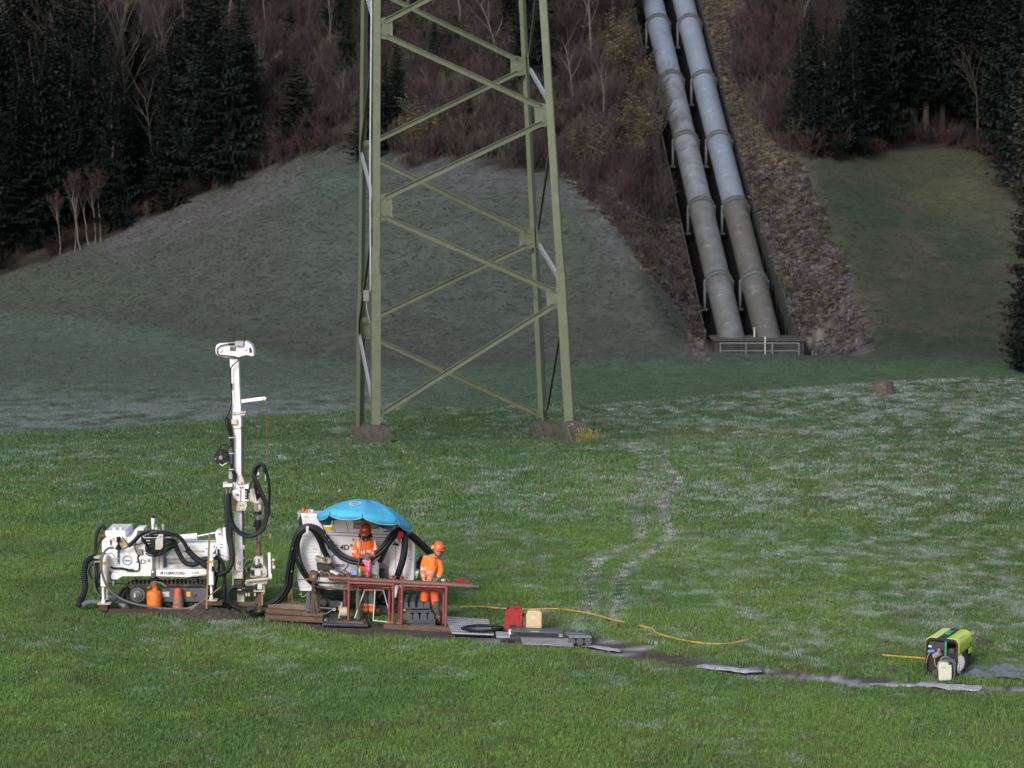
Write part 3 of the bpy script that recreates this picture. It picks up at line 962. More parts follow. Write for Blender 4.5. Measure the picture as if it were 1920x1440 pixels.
# ------------------------------------------------------------ penstock pipes
def pipe_mat(name, hi, lo, dirt, dlo, dhi, seed):
    m = mat(name, hi, 0.42, 0.35, col2=lo, nscale=0.5 + seed * .13, amount=0.9, dirt=dirt, dirt_scale=1.1, dirt_lo=dlo, dirt_hi=dhi, stretch=(1, 1, 1))
    return m
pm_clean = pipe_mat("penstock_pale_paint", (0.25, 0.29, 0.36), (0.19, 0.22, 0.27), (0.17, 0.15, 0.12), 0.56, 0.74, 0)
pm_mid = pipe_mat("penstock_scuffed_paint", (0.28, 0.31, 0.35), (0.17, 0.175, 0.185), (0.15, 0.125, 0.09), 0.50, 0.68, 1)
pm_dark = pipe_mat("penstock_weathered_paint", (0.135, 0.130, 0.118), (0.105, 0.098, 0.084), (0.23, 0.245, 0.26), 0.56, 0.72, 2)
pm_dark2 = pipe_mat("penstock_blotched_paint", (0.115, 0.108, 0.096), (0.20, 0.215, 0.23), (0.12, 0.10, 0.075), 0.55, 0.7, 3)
ring_m = mat("penstock_ring_paint", (0.095, 0.112, 0.115), 0.5, col2=(0.07, 0.082, 0.085), nscale=2)
streak = mat("pipe_weld", (0.13, 0.12, 0.11), 0.7)
def ring_rows(q0, q1, pys):
    out = []
    for py in pys:
        lo, hi = -0.5, 2.0
        for _ in range(40):
            m = (lo + hi) / 2; q = q0 + (q1 - q0) * m
            if float(proj(q.x, q.y, q.z)[1]) > py: lo = m
            else: hi = m
        out.append(lo)
    return out
for side, (q0, q1) in (('left', (PIPE_A0, PIPE_A1)), ('right', (PIPE_B0, PIPE_B1))):
    ax = (q1 - q0); axn = ax.normalized()
    root = empty("penstock_pipe", q0, ("left" if side == 'left' else "right") + " one of the two big steel water pipes climbing the wooded slope" , "pipe", "penstock pipes up the slope")
    root['label'] = "pale grey water pipe nearest the brown scrub, climbing the slope" if side == 'left' else "grey water pipe nearest the stony bank, climbing the slope beside its twin"
    pys = [531, 391, 267, 153, 47, -52, -146]
    ts = [-0.05] + ring_rows(q0, q1, pys)
    for i in range(len(ts) - 1):
        a, b_ = q0 + ax * ts[i], q0 + ax * ts[i + 1]
        g = axn * 0.02
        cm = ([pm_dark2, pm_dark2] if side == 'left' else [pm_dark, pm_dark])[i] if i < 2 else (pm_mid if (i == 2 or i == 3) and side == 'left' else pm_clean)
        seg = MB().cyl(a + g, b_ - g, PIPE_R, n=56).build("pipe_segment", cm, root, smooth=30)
        if i > 0 or side == 'left':
            for fr_ in (0.36, 0.72):
                MB().ring(a + (b_ - a) * fr_, axn, PIPE_R + .002, .014, n=56, m=5).build("weld_seam", cm, seg)
    for t in ts[1:]:
        c = q0 + ax * t
        rg_ = MB()
        for s_, r_, w_ in ((-.24, PIPE_R + .13, .05), (.24, PIPE_R + .13, .05)):
            rg_.cyl(c + axn * (s_ - w_ / 2), c + axn * (s_ + w_ / 2), r_, n=40)
        rg_.cyl(c - axn * .22, c + axn * .22, PIPE_R + .045, n=40)
        r_o = rg_.build("ring_girder", ring_m, root)
        for s_ in (-1, 1):
            f0 = c + Vector((s_ * (PIPE_R + .10), 0, 0.25)); zb = c.z - 2.05
            lm = MB().bar(f0, Vector((f0.x, f0.y, zb)), .16, .20, up=(0, 1, 0)).box((f0.x - .22, f0.y - .28, zb), (f0.x + .22, f0.y + .28, zb + .16))
            lm.build("support_leg", ring_m, r_o, smooth=0)

# concrete trench walls, anchor block and railings
conc_dark = mat("dark_concrete", (0.045, 0.042, 0.042), 0.9, col2=(0.022, 0.020, 0.020), nscale=2, bump=0.3)
for s_, nm in ((-1, 'left'), (1, 'right')):
    m = MB()
    ys_ = [175.2, 180, 190, 205, 220, 240]
    top, vs = [], []
    for y in ys_:
        x = pipe_mid_x(y) + (-3.18 if s_ < 0 else float(np.interp(y, [175, 190], [3.42, 2.78])))
        z = PMID0.z + PSL * (y - 175) + .30
        for dx, dz in ((0, -2.6), (0, 0), (s_ * .12, 0), (s_ * .12, -2.6)):
            vs.append((x + dx, y, z + dz))
    fs = []
    for k in range(len(ys_) - 1):
        for j in range(4):
            fs.append((k * 4 + j, k * 4 + (j + 1) % 4, k * 4 + 4 + (j + 1) % 4, k * 4 + 4 + j))
    fs += [(0, 1, 2, 3), tuple(len(vs) - 4 + i for i in (3, 2, 1, 0))]
    w_ = m.add(vs, fs).build("trench_wall", conc_dark, None, smooth=0)
    tag(w_, "dark concrete trench wall along the " + ("scrub" if s_ < 0 else "stony bank") + " side of the water pipes", "wall")

blk = empty("anchor_block", P(1420, 668, 172.5), "dark concrete anchor block where both water pipes enter the ground", "concrete block")
a, b_ = P(1340, 640, 172.2), P(1508, 668, 172.2)
zb = -5.6
MB().box((a.x, 172.2, zb), (b_.x, 176.6, a.z)).build("block", conc_dark, blk, bevel=0.03)
MB().box((a.x - .12, 172.05, a.z + .003), (b_.x + .12, 176.7, a.z + .13)).build("coping", mat("coping_concrete", (0.055, 0.05, 0.046), 0.9, col2=(0.032, 0.029, 0.028), nscale=3), blk, bevel=0.02)
rail_m = mat("rail_galvanised", (0.24, 0.26, 0.27), 0.4, 0.5)
z4 = view(1180, 360, 3.692)
rl = empty("railing", P(1430, 668, 171.6), "grey tube railing in front of the concrete anchor block", "railing")
Yr = 171.6
zt = P(*z4(800, 1046), Yr).z
xs_ = [P(*z4(x, 1100), Yr).x for x in (630, 808, 990, 1174)]
for x in xs_:
    MB().cyl((x, Yr, -5.3), (x, Yr, zt), .045, n=8).build("post", rail_m, rl)
MB().cyl((xs_[0], Yr, zt), (xs_[-1], Yr, zt), .035, n=8).build("rail", rail_m, rl)
MB().cyl((xs_[0], Yr - .002, zt - .55), (xs_[-1], Yr - .002, zt - .55), .025, n=8).build("rail", rail_m, rl)
rl2 = empty("railing", P(1535, 660, 173), "short grey railing stepping up beside the right end of the anchor block", "railing")
pts = []
for k, (x, y) in enumerate([(1268, 1104), (1292, 1094), (1316, 1084), (1340, 1073), (1364, 1060)]):
    q = P(*z4(x, y), 171.8 + .9 * k)
    zg = float(hz(q.x, q.y)) - .1
    MB().cyl((q.x, q.y, min(zg, q.z - .9)), q, .04, n=8).build("post", rail_m, rl2); pts.append(q)
MB().tube(pts, .035, 8).build("rail", rail_m, rl2)
for (x, y0, y1, lab) in ((866, 940, 1030, "thin pale marker post standing between the two water pipes"), (941, 1004, 1130, "pale marker post standing before the anchor block railing")):
    q = P(*z4(x, y0), 172.0 if x > 900 else 174.6); e = P(*z4(x, y1), q.y)
    mp_ = MB().cyl((q.x, q.y, min(e.z, -4.6) if x > 900 else e.z - .6), q, .05, n=8)
    mp_.cyl((q.x, q.y, q.z - .02), (q.x, q.y, q.z + .03), .062, n=8)
    tag(mp_.build("marker_post", mat("marker_pale", (0.5, 0.5, 0.48), .6)), lab, "post")

# tree stump on the crest at the right
q = G(1657, 727, -0.35)
m = MB(); rg = random.Random(5)
n = 22
vs = []
for zz, rr in ((-.25, .60), (0, .50), (.18, .42), (.42, .40), (.50, .37), (.47, .2)):
    for i in range(n):
        t = 2 * math.pi * i / n
        r = rr * (1 + .10 * math.sin(3 * t + 1) + .07 * math.sin(7 * t)) * rg.uniform(.94, 1.05)
        vs.append((q.x + r * math.cos(t), q.y + r * math.sin(t), float(hz(q.x, q.y)) + zz + (rg.uniform(-.03, .05) if zz > .4 else 0)))
fs = [(k * n + i, k * n + (i + 1) % n, (k + 1) * n + (i + 1) % n, (k + 1) * n + i) for k in range(5) for i in range(n)] + [tuple(range(5 * n, 6 * n))]
bark_grey = mat("stump_bark", (0.115, 0.085, 0.075), 0.95, col2=(0.05, 0.036, 0.032), nscale=14, bump=0.9, bscale=30, stretch=(1, 1, .3))
tag(m.add(vs, fs).build("tree_stump", bark_grey, smooth=50), "brown tree stump on the meadow crest below the right slope", "stump")
# ------------------------------------------------------------ trees
def leaf_mat(name, col, spread=0.35, rough=0.75, scale=0.8):
    m = bpy.data.materials.new(name); m.use_nodes = True
    nt = m.node_tree; b = nt.nodes['Principled BSDF']
    b.inputs['Roughness'].default_value = rough; b.inputs['Specular IOR Level'].default_value = 0.2
    oi = nt.nodes.new('ShaderNodeObjectInfo')
    geo = nt.nodes.new('ShaderNodeNewGeometry')
    nz = nt.nodes.new('ShaderNodeTexNoise'); nz.inputs['Scale'].default_value = scale; nz.inputs['Detail'].default_value = 3
    nt.links.new(geo.outputs['Position'], nz.inputs['Vector'])
    ad = nt.nodes.new('ShaderNodeMath'); ad.operation = 'ADD'
    mu = nt.nodes.new('ShaderNodeMath'); mu.operation = 'MULTIPLY'; mu.inputs[1].default_value = 0.45
    nt.links.new(oi.outputs['Random'], mu.inputs[0])
    nt.links.new(nz.outputs['Fac'], ad.inputs[0]); nt.links.new(mu.outputs[0], ad.inputs[1])
    mr = nt.nodes.new('ShaderNodeMapRange')
    mr.inputs['From Min'].default_value = 0.4; mr.inputs['From Max'].default_value = 1.0
    mr.inputs['To Min'].default_value = 1 - spread; mr.inputs['To Max'].default_value = 1 + spread
    nt.links.new(ad.outputs[0], mr.inputs['Value'])
    vs = nt.nodes.new('ShaderNodeVectorMath'); vs.operation = 'SCALE'; vs.inputs[0].default_value = col
    nt.links.new(mr.outputs[0], vs.inputs['Scale']); nt.links.new(vs.outputs[0], b.inputs['Base Color'])
    return m
needle = leaf_mat("spruce_needles", (0.0085, 0.015, 0.013), 0.5)
needle_b = leaf_mat("brownish_spruce_needles", (0.030, 0.027, 0.018), 0.45)
bark = mat("conifer_bark", (0.045, 0.033, 0.028), 0.95, col2=(0.024, 0.019, 0.017), nscale=10, bump=.6, stretch=(1, 1, .3))
bark_pale = mat("pale_beech_bark", (0.125, 0.116, 0.112), 0.9, col2=(0.05, 0.045, 0.042), nscale=1.8, amount=0.8, bump=.4, stretch=(1, 1, .5))
bark_young = mat("young_beech_bark", (0.15, 0.13, 0.115), 0.9)
bark_moss = mat("mossy_bark", (0.115, 0.098, 0.060), 0.9, col2=(0.055, 0.05, 0.036), nscale=2, bump=.4)
twig = leaf_mat("bare_twigs", (0.046, 0.035, 0.036), 0.35, 0.9)
twig_red = leaf_mat("reddish_twigs", (0.044, 0.027, 0.030), 0.35, 0.9)
twig_tan = leaf_mat("tan_twigs", (0.062, 0.052, 0.045), 0.35, 0.9)
leaf_yellow = leaf_mat("yellow_leaves", (0.090, 0.074, 0.038), 0.35, 0.8)
leaf_rust = leaf_mat("rust_brown_leaves", (0.045, 0.027, 0.019), 0.4, 0.8)
leaf_olive = leaf_mat("olive_leaves", (0.048, 0.054, 0.026), 0.35, 0.8)

def conifer_mesh(name, H, Rb, seed, base=0.06, needles=needle, droop=0.30, gap=0.34, tw=1.0, power=0.8):
    rg = random.Random(seed)
    v, f = [], []
    def tri(a, b_, c):
        k = len(v); v.extend((a, b_, c)); f.append((k, k + 1, k + 2))
    z = H * base
    while z < H * 0.985:
        t = (z - H * base) / (H * (1 - base))
        L0 = Rb * (1 - t) ** power * (1 if t > .08 else .55 + t * 5.6)
        nb = rg.choice((6, 7, 8)) if t < .8 else 5
        a0 = rg.uniform(0, 6.28)
        for i in range(nb):
            if rg.random() < .07: continue
            a = a0 + i * 2 * math.pi / nb + rg.uniform(-.25, .25)
            L = max(.25, L0 * rg.uniform(.62, 1.15)); zz = z + rg.uniform(-.15, .15)
            ca, sa = math.cos(a), math.sin(a)
            steps = max(3, int(L / .36))
            up = .30 * t
            pr = None
            for s in range(steps + 1):
                u = s / steps
                r = L * u; h = zz + L * (up * u - droop * 1.6 * u + droop * 1.1 * u * u)
                p = (r * ca, r * sa, h)
                if pr is not None:
                    w = .10 * tw
                    tri((pr[0] - sa * w, pr[1] + ca * w, pr[2]), (pr[0] + sa * w, pr[1] - ca * w, pr[2] - .03), p)
                    tl = (.30 + .45 * (1 - abs(2 * u - 1))) * min(1, L / 2.2) * rg.uniform(.7, 1.25) * tw
                    for sd in (-1, 1):
                        b2 = a + sd * rg.uniform(.7, 1.15)
                        q = (p[0] + tl * math.cos(b2), p[1] + tl * math.sin(b2), p[2] - tl * rg.uniform(.15, .55))
                        tri((pr[0], pr[1], pr[2] + .02), (p[0], p[1], p[2] - .07), q)
                        if rg.random() < .6:
                            q2 = ((pr[0] + q[0]) / 2 + rg.uniform(-.1, .1), (pr[1] + q[1]) / 2 + rg.uniform(-.1, .1), q[2] - tl * rg.uniform(.3, .7))
                            tri(((p[0] + pr[0]) / 2, (p[1] + pr[1]) / 2, p[2]), ((p[0] + q[0]) / 2, (p[1] + q[1]) / 2, (p[2] + q[2]) / 2), q2)
                pr = p
        z += gap * rg.uniform(.75, 1.25)
    me_ = bpy.data.meshes.new(name); me_.from_pydata(v, [], f); me_.materials.append(needles)
    return me_

def trunk_mesh(H, r, m_, seed=0, name="trunk"):
    rg = random.Random(seed)
    pts = [(rg.gauss(0, .03) * k, rg.gauss(0, .03) * k, -.5 + (H + .5) * k / 7) for k in range(8)]
    rs = [r * (1.25 if k == 0 else 1) * (1 - .93 * k / 7) for k in range(8)]
    return MB().tube(pts, rs, 8).mesh(name, m_)

def bare_meshes(H, seed, trunk_m, twig_m, stems=1, spread=0.5, depth=4, r0=.12, twigs=3, up=0.35, leaves=None, lden=.6, lsize=.12, first=0.3):
    """trunk and main limbs as one mesh, the fine twigs (and leaves) as the crown"""
    rg = random.Random(seed)
    tr, cr = MB(), MB()
    lv, lf = [], []
    def leaf(p):
        d = Vector((rg.gauss(0, 1), rg.gauss(0, 1), rg.gauss(0, .6))).normalized() * lsize * rg.uniform(.6, 1.4)
        e = Vector((rg.gauss(0, 1), rg.gauss(0, 1), rg.gauss(0, 1))).normalized() * lsize * .5
        k = len(lv); lv.extend([tuple(p - d), tuple(p + e), tuple(p + d)]); lf.append((k, k + 1, k + 2))
    def grow(p, d, L, r, lev):
        seg = 4 if lev == 0 else (3 if lev < 2 else 2)
        pts = [p]; q = p.copy(); dd = d.copy()
        for s in range(seg):
            dd = (dd + Vector((rg.gauss(0, .10), rg.gauss(0, .10), rg.gauss(0, .05) + up * .12))).normalized()
            q = q + dd * (L / seg); pts.append(q.copy())
        rs = [r * (1 - .6 * k / seg) for k in range(seg + 1)]
        tgt = tr if lev <= (1 if stems == 1 else 0) else cr
        tgt.tube(pts, rs, 6 if lev == 0 else (4 if lev == 1 else 3), cap=False)
        if lev >= depth:
            if leaves is not None:
                for k in range(2):
                    if rg.random() < lden: leaf(pts[-1] + Vector((rg.gauss(0, .15), rg.gauss(0, .15), rg.gauss(0, .15))))
            return
        nb = twigs + (3 if lev == 0 else rg.choice((0, 1)))
        for k in range(nb):
            t = (first if lev == 0 else .25) + (1 - (first if lev == 0 else .25)) * (k + rg.random()) / nb
            i = min(seg - 1, int(t * seg)); b0 = pts[i].lerp(pts[i + 1], t * seg - i)
            x, y = _frame(dd)
            a = rg.uniform(0, 6.28)
            nd = (d * (1 - spread * .55) + (x * math.cos(a) + y * math.sin(a)) * spread * rg.uniform(.7, 1.3) + Vector((0, 0, up * .5))).normalized()
            grow(b0, nd, L * rg.uniform(.42, .68) * (1.1 - .4 * t), max(.009, rs[i] * .55), lev + 1)
    for s in range(stems):
        a = rg.uniform(0, 6.28)
        d = Vector((math.cos(a) * .22, math.sin(a) * .22, 1)).normalized() if stems > 1 else Vector((rg.gauss(0, .04), rg.gauss(0, .04), 1)).normalized()
        p = Vector((math.cos(a) * .15, math.sin(a) * .15, -.2)) * (1 if stems > 1 else 0) + Vector((0, 0, -.3))
        grow(p, d, H * (.72 if stems == 1 else rg.uniform(.5, .75)), r0 * (1 if stems == 1 else .4), 0)
    out = [tr.mesh("trunk", trunk_m, smooth=0), cr.mesh("crown", twig_m, smooth=0)]
    if leaves is not None:
        m_ = bpy.data.meshes.new("foliage"); m_.from_pydata(lv, [], lf); m_.materials.append(leaves); out.append(m_)
    return out

def plant(meshes, names, obj_name, loc, s, rz, label, cat, group, first_inst={}):
    e = empty(obj_name, loc, label, cat, group, rz)
    e.scale = s if isinstance(s, tuple) else (s, s, s)
    for nm, me_ in zip(names, meshes):
        o = bpy.data.objects.new(nm, me_); C.objects.link(o); o.parent = e
    return e

rg = random.Random(12)
CON = []
for i, (H, Rb, base) in enumerate([(20, 3.6, .07), (17, 3.9, .05), (22, 3.2, .16), (14, 3.0, .04)]):
    CON.append(([trunk_mesh(H * .97, .22 + .004 * H, bark, i), conifer_mesh("crown", H, Rb, 30 + i, base)], H))
CON_SMALL = ([trunk_mesh(6.8, .12, bark, 9), conifer_mesh("crown", 7, 1.9, 44, .04, gap=.26, tw=.75)], 7)
TN = ("trunk", "crown")

def conifer_at(px, py, Hm, kind=0, label=None, wide=1.0, rz=None, group="dark conifers of the forest"):
    q = hit(px, py)
    ms, H0 = CON_SMALL if kind == 's' else CON[kind]
    s = Hm / H0
    if label is None:
        side = "left" if px < 700 else "right"
        e_ = float(np.interp(px, *(EDGE_L if px < 1331 else EDGE_R))) - py
        row = "along the lower edge" if e_ < 75 else ("halfway up" if e_ < 190 else "at the top")
        if group.startswith("dark conifers"):
            label = "dark spruce %s of the %s conifer stand" % (row, side); group = "spruces %s of the %s stand" % (row, side)
        else:
            label = "dark spruce among the bare shrubs behind the pylon"
    plant(ms, TN, "spruce_tree", q, (s * wide, s * wide, s), rg.uniform(0, 6) if rz is None else rz,
          label or "dark spruce in the forest mass above the mown hillside", "tree", group)
# individually recognisable conifers
conifer_at(405, 352, 19.5, 1, "broad dark spruce just above the mown hill, left of the bare bank", 1.15)
conifer_at(557, 268, 7.2, 's', "small isolated spruce on the forest edge between purple shrubs", 1.75)
conifer_at(545, 92, 4.6, 's', "smallest spruce, standing on the bank above the isolated spruce", 1.1)
conifer_at(985, 178, 12.5, 3, "dark spruce seen through the right legs of the pylon", .8)
conifer_at(1020, 150, 11.5, 3, "dark spruce just right of the one seen through the pylon legs", .8)
conifer_at(722, 280, 8.5, 3, "dark spruce seen through the pylon beside its left legs", 1.0)
conifer_at(690, 300, 6.5, 's', "low dark spruce at the hill's edge behind the pylon's left legs", 1.3)
conifer_at(855, 100, 3.5, 's', "little dark spruce high behind the middle of the pylon", 1.4)
conifer_at(1545, 292, 11.0, 3, "leftmost dark spruce of the stand right of the water pipes", 1.15)
conifer_at(1600, 290, 9.5, 3, "second dark spruce of the stand right of the water pipes", 1.1)
conifer_at(215, 432, 13.5, 3, "dark spruce over the pale thin stems at the left forest edge", .9)
conifer_at(300, 392, 7.5, 's', "low dark spruce between two taller ones above the left hill", 1.5)
for px, py, h, k_ in [(745, 262, 9, 3), (650, 150, 8, 3), (700, 120, 9, 0), (815, 130, 5, 3), (880, 262, 4.0, 3), (630, 60, 9, 1), (760, 40, 9, 3), (1050, 40, 9, 3), (960, 60, 10, 0)]:
    conifer_at(px, py, h, k_, "dark spruce among the bare shrubs behind the pylon", .95, group="dark spruces behind the pylon")
# the dense stands
for px in range(-260, 190, 33):
    e = np.interp(px, *EDGE_L)
    for row in range(4):
        if row == 0 and rg.random() < .15: continue
        x = px + rg.uniform(-14, 14)
        conifer_at(x, e - 22 - 62 * row - rg.uniform(0, 26), rg.uniform(15, 23), rg.choice((0, 1, 2)), wide=rg.uniform(.9, 1.2))
for px, py in [(235, 380), (255, 330), (330, 350), (345, 300), (370, 250), (200, 330), (230, 270), (440, 300), (455, 250), (300, 250), (395, 200), (330, 180), (250, 190)]:
    conifer_at(px, py, rg.uniform(9, 17) if px > 320 else rg.uniform(8, 12), rg.choice((0, 1, 3)), wide=1.05)
for px in range(1640, 2100, 34):
    e = np.interp(px, *EDGE_R)
    for row in range(4):
        x = px + rg.uniform(-12, 12)
        y = e - 16 - 58 * row - rg.uniform(0, 26)
        conifer_at(x, y, rg.uniform(14, 21) * (.8 if px < 1700 else 1), rg.choice((0, 1, 2)), wide=rg.uniform(.9, 1.2))
for px, py in [(1500, 272), (1520, 230), (1575, 235), (1625, 270), (1640, 200), (1590, 180)]:
    conifer_at(px, py, rg.uniform(7.5, 10.5), 3, wide=1.0)
# conifers further up, behind the shrubs
for px, py in [(470, 20), (560, -20), (640, 20), (700, -30), (820, -20), (900, -20), (1000, -60), (120, -60), (200, -40), (60, -20), (300, -30), (390, -20), (1690, -20), (1780, 0), (1600, -40), (1860, -10)]:
    conifer_at(px, py, rg.uniform(8, 15), rg.choice((0, 1, 3)), wide=1.0, group="dark conifers of the forest")

# big drooping spruce at the right border, nearer than the forest
def droop_spruce():
    for (px, py, H, Rb, m_, sd, rz, lab) in ((1938, 690, 27, 2.6, needle_b, 77, 1.0, "tall brownish spruce with drooping branches at the right border"),
                                           (1952, 700, 13, 2.9, needle, 78, 2.0, "dark drooping spruce in front of the tall brownish one at the right border")):
        ms = [trunk_mesh(H * .95, .3, bark, sd), conifer_mesh("crown", H, Rb, sd, .03, m_, droop=.46, gap=.42, tw=1.2, power=.5)]
        plant(ms, TN, "spruce_tree", hit(px, py, 125), (1, 1, 1), rz, lab, "tree", None)
droop_spruce()

# bare trees with trunks one can make out
BT = [bare_meshes(15, 50 + i, bark_pale, twig, depth=4, r0=.17, twigs=4, spread=.5, first=.45) for i in range(3)]
BM = [bare_meshes(16, 60 + i, bark_moss, twig_tan, depth=4, r0=.26, twigs=4, spread=.62, first=.4) for i in range(2)]
BD = [bare_meshes(15, 58, bark, twig, depth=3, r0=.2, twigs=3, spread=.5, first=.6)]
def bare_at(px, py, Hm, meshes, H0, label, group=None, name="bare_tree", names=("trunk", "crown", "foliage"), wide=1.0):
    q = hit(px, py); s = Hm / H0
    plant(meshes, names, name, q, (s * wide, s * wide, s), rg.uniform(0, 6), label, "tree" if 'tree' in name or 'beech' in name else "shrub", group)
for (px, py, h, ms, lab) in [
        (176, 300, 17, BT[0], "thin pale bare trunk between the dark spruces at far left"),
        (200, 235, 18, BM[0], "thick mossy yellowish trunk among the dark spruces at left"),
        (118, 330, 15, BT[1], "pale slender trunk half hidden by the leftmost spruces"),
        (262, 140, 13, BT[2], "pale forked trunk high between the two dark stands at left"),
        (298, 240, 12, BT[0], "pale crooked trunk leaning beside the broad dark spruce"),
        (235, 300, 13, BM[1], "bare tree with arching mossy limbs above the left spruces"),
        (428, 60, 12, BT[1], "white thin trunk at the top right of the broad dark spruce"),
        (392, 20, 12, BT[2], "pale trunk at the very top of the broad dark spruce"),
        (935, 140, 9, BT[1], "grey bare trunk behind the pylon left of the dark spruce there"),
        (862, 60, 10, BT[2], "faint bare trunk behind the upper middle of the pylon"),
        (1112, 130, 10, BT[0], "pale bare trunk right of the pylon among tall shrubs"),
        (1090, 90, 9, BT[2], "slim bare trunk close to the pylon's right legs"),
        (1835, 282, 9, BD[0], "leaning brown trunk under the dark forest at right")]:
    bare_at(px, py, h, ms, 15 if (ms in BT or ms in BD) else 16, lab)
for k_, (px, py, h) in enumerate([(30, 360, 15), (75, 300, 17), (98, 400, 12), (140, 330, 15), (158, 250, 16), (222, 350, 12), (250, 240, 15), (285, 330, 10), (322, 200, 13), (345, 120, 12), (15, 250, 16), (190, 390, 10)]):
    bare_at(px, py, h, BT[k_ % 3], 15, "thin grey bare trunk deep in the dark left forest", "grey trunks of the left forest", wide=.9)
for k_, (px, py, h) in enumerate([(500, 60, 9), (580, 40, 9), (615, 110, 8), (480, 190, 7), (640, 220, 6), (760, 90, 8), (1150, 60, 9), (1075, 210, 8), (1130, 250, 7), (1560, 60, 10), (1500, 90, 9), (1690, 120, 10), (1745, 70, 11)]):
    bare_at(px, py, h, BT[k_ % 3], 15, "slim grey bare tree among the shrubs of the upper slope", "slim bare trees of the upper slope", wide=.8)
young = [bare_meshes(7, 90 + i, bark_young, twig, depth=4, r0=.075, twigs=4, spread=.30, first=.7, leaves=leaf_rust, lden=.5, lsize=.12) for i in range(2)]
for px, py, h in [(153, 470, 6.4), (167, 462, 5.4), (178, 458, 5.2), (189, 452, 6.0), (219, 428, 5), (139, 472, 4.4), (112, 478, 5)]:
    bare_at(px, py, h, young[px % 2], 7, "young beech with pale stem and rust brown leaves at the left forest edge", "young beeches at the left forest edge", "beech_tree")

# shrubs: purple-brown, reddish, tan, yellow
SH = dict(
    purple=[bare_meshes(4.2, 110 + i, twig, twig, stems=6, depth=3, r0=.09, twigs=4, spread=.42) for i in range(3)],
    red=[bare_meshes(4.0, 120 + i, twig_red, twig_red, stems=7, depth=3, r0=.08, twigs=4, spread=.4) for i in range(2)],
    tan=[bare_meshes(4.4, 130 + i, twig_tan, twig_tan, stems=5, depth=3, r0=.09, twigs=4, spread=.45) for i in range(2)],
    yellow=[bare_meshes(4.4, 140 + i, twig_tan, twig_tan, stems=4, depth=3, r0=.09, twigs=4, spread=.45, leaves=leaf_yellow, lden=.75, lsize=.13) for i in range(2)],
    rust=[bare_meshes(2.2, 150 + i, twig, twig, stems=6, depth=3, r0=.06, twigs=3, spread=.6, leaves=leaf_rust, lden=.7, lsize=.12) for i in range(2)],
    olive=[bare_meshes(3.2, 160 + i, twig, twig, stems=5, depth=3, r0=.08, twigs=3, spread=.6, leaves=leaf_olive, lden=.7, lsize=.13) for i in range(2)])
SH_H = dict(purple=4.2, red=4.0, tan=4.4, yellow=4.4, rust=2.2, olive=3.2)
SH_TXT = dict(purple="leafless purple brown shrub on the wooded slope", red="leafless reddish shrub on the wooded slope",
              tan="leafless pale tan shrub on the wooded slope", yellow="shrub with last yellow leaves on the wooded slope",
              rust="low shrub with rust brown leaves along the forest edge", olive="olive green leafy shrub at the foot of the wood")
def shrub(px, py, kind, h=None, label=None):
    where = ("right of the water pipes" if px > 1340 else ("between the pylon and the water pipes" if px > 1050 else ("behind the pylon" if px > 670 else "left of the pylon")))
    txt = SH_TXT[kind].replace("on the wooded slope", "").replace("along the forest edge", "").replace("at the foot of the wood", "").strip()
    ms = rg.choice(SH[kind]); h = h or SH_H[kind] * rg.uniform(.8, 1.25)
    bare_at(px, py, h, ms, SH_H[kind], label or (txt + " on the slope " + where), None if label else {"purple": "purple brown shrubs", "red": "reddish shrubs", "tan": "tan shrubs", "yellow": "yellow leaved shrubs", "rust": "rust leaved shrubs", "olive": "olive shrubs"}[kind] + " " + where, "shrub", ("stems", "crown", "foliage"), wide=1.1)
shrub(790, 292, 'yellow', 5.0, "yellowish small tree at the hill's top edge, framed by the pylon")
shrub(1170, 165, 'yellow', 5.5, "brightest yellow shrub beside the scrub edge of the water pipes")
shrub(1195, 190, 'yellow', 4.5, "yellow shrub just below the brightest one beside the water pipes")
shrub(548, 118, 'yellow', 2.8, "small yellow shrub beside the smallest spruce on the bare bank")
shrub(768, 318, 'rust', 1.8, "orange brown little bush on the mown hill's top edge")
shrub(1092, 330, 'olive', 2.6, "olive bush at the scrub edge right of the pylon leg")
shrub(1575, 285, 'tan', 4.0, "fan shaped pale bare shrub before the dark spruces at right")
shrub(1485, 285, 'tan', 3.6, "bare tan shrub at the top of the right grass slope")
shrub(1632, 292, 'rust', 2.2)
for px in range(1460, 1880, 24):
    shrub(px + rg.uniform(-8, 8), np.interp(px, *EDGE_R) - rg.uniform(2, 10), rg.choice(('rust', 'purple')), rg.uniform(1.4, 2.6))
for px in range(120, 680, 17):
    shrub(px + rg.uniform(-8, 8), np.interp(px, *EDGE_L) - rg.uniform(2, 12), rg.choice(('rust', 'rust', 'tan')), rg.uniform(1.0, 2.0))
for px in range(720, 1275, 22):
    shrub(px + rg.uniform(-8, 8), np.interp(px, *EDGE_L) - rg.uniform(4, 16), rg.choice(('purple', 'purple', 'tan')), rg.uniform(1.8, 3.6))
n = 0
while n < 150:
    px, py = rg.uniform(470, 1300), rg.uniform(-70, 420)
    if py > np.interp(px, *EDGE_L) - 22: continue
    lim = np.interp(py, [-80, 0, 640], [1185, 1205, 1330])
    if px > lim - 22: continue
    if 450 < px < 560 and 20 < py < 90: continue
    k = rg.random()
    if px > 1020: kind = 'purple' if k < .45 else ('tan' if k < .75 else ('red' if k < .9 else 'yellow'))
    elif px < 660: kind = 'purple' if k < .5 else ('red' if k < .8 else 'tan')
    else: kind = 'purple' if k < .5 else ('tan' if k < .68 else ('red' if k < .8 else ('olive' if k < .92 else 'yellow')))
    shrub(px, py, kind, rg.uniform(3.0, 5.4) if px > 1020 else rg.uniform(2.4, 4.4)); n += 1
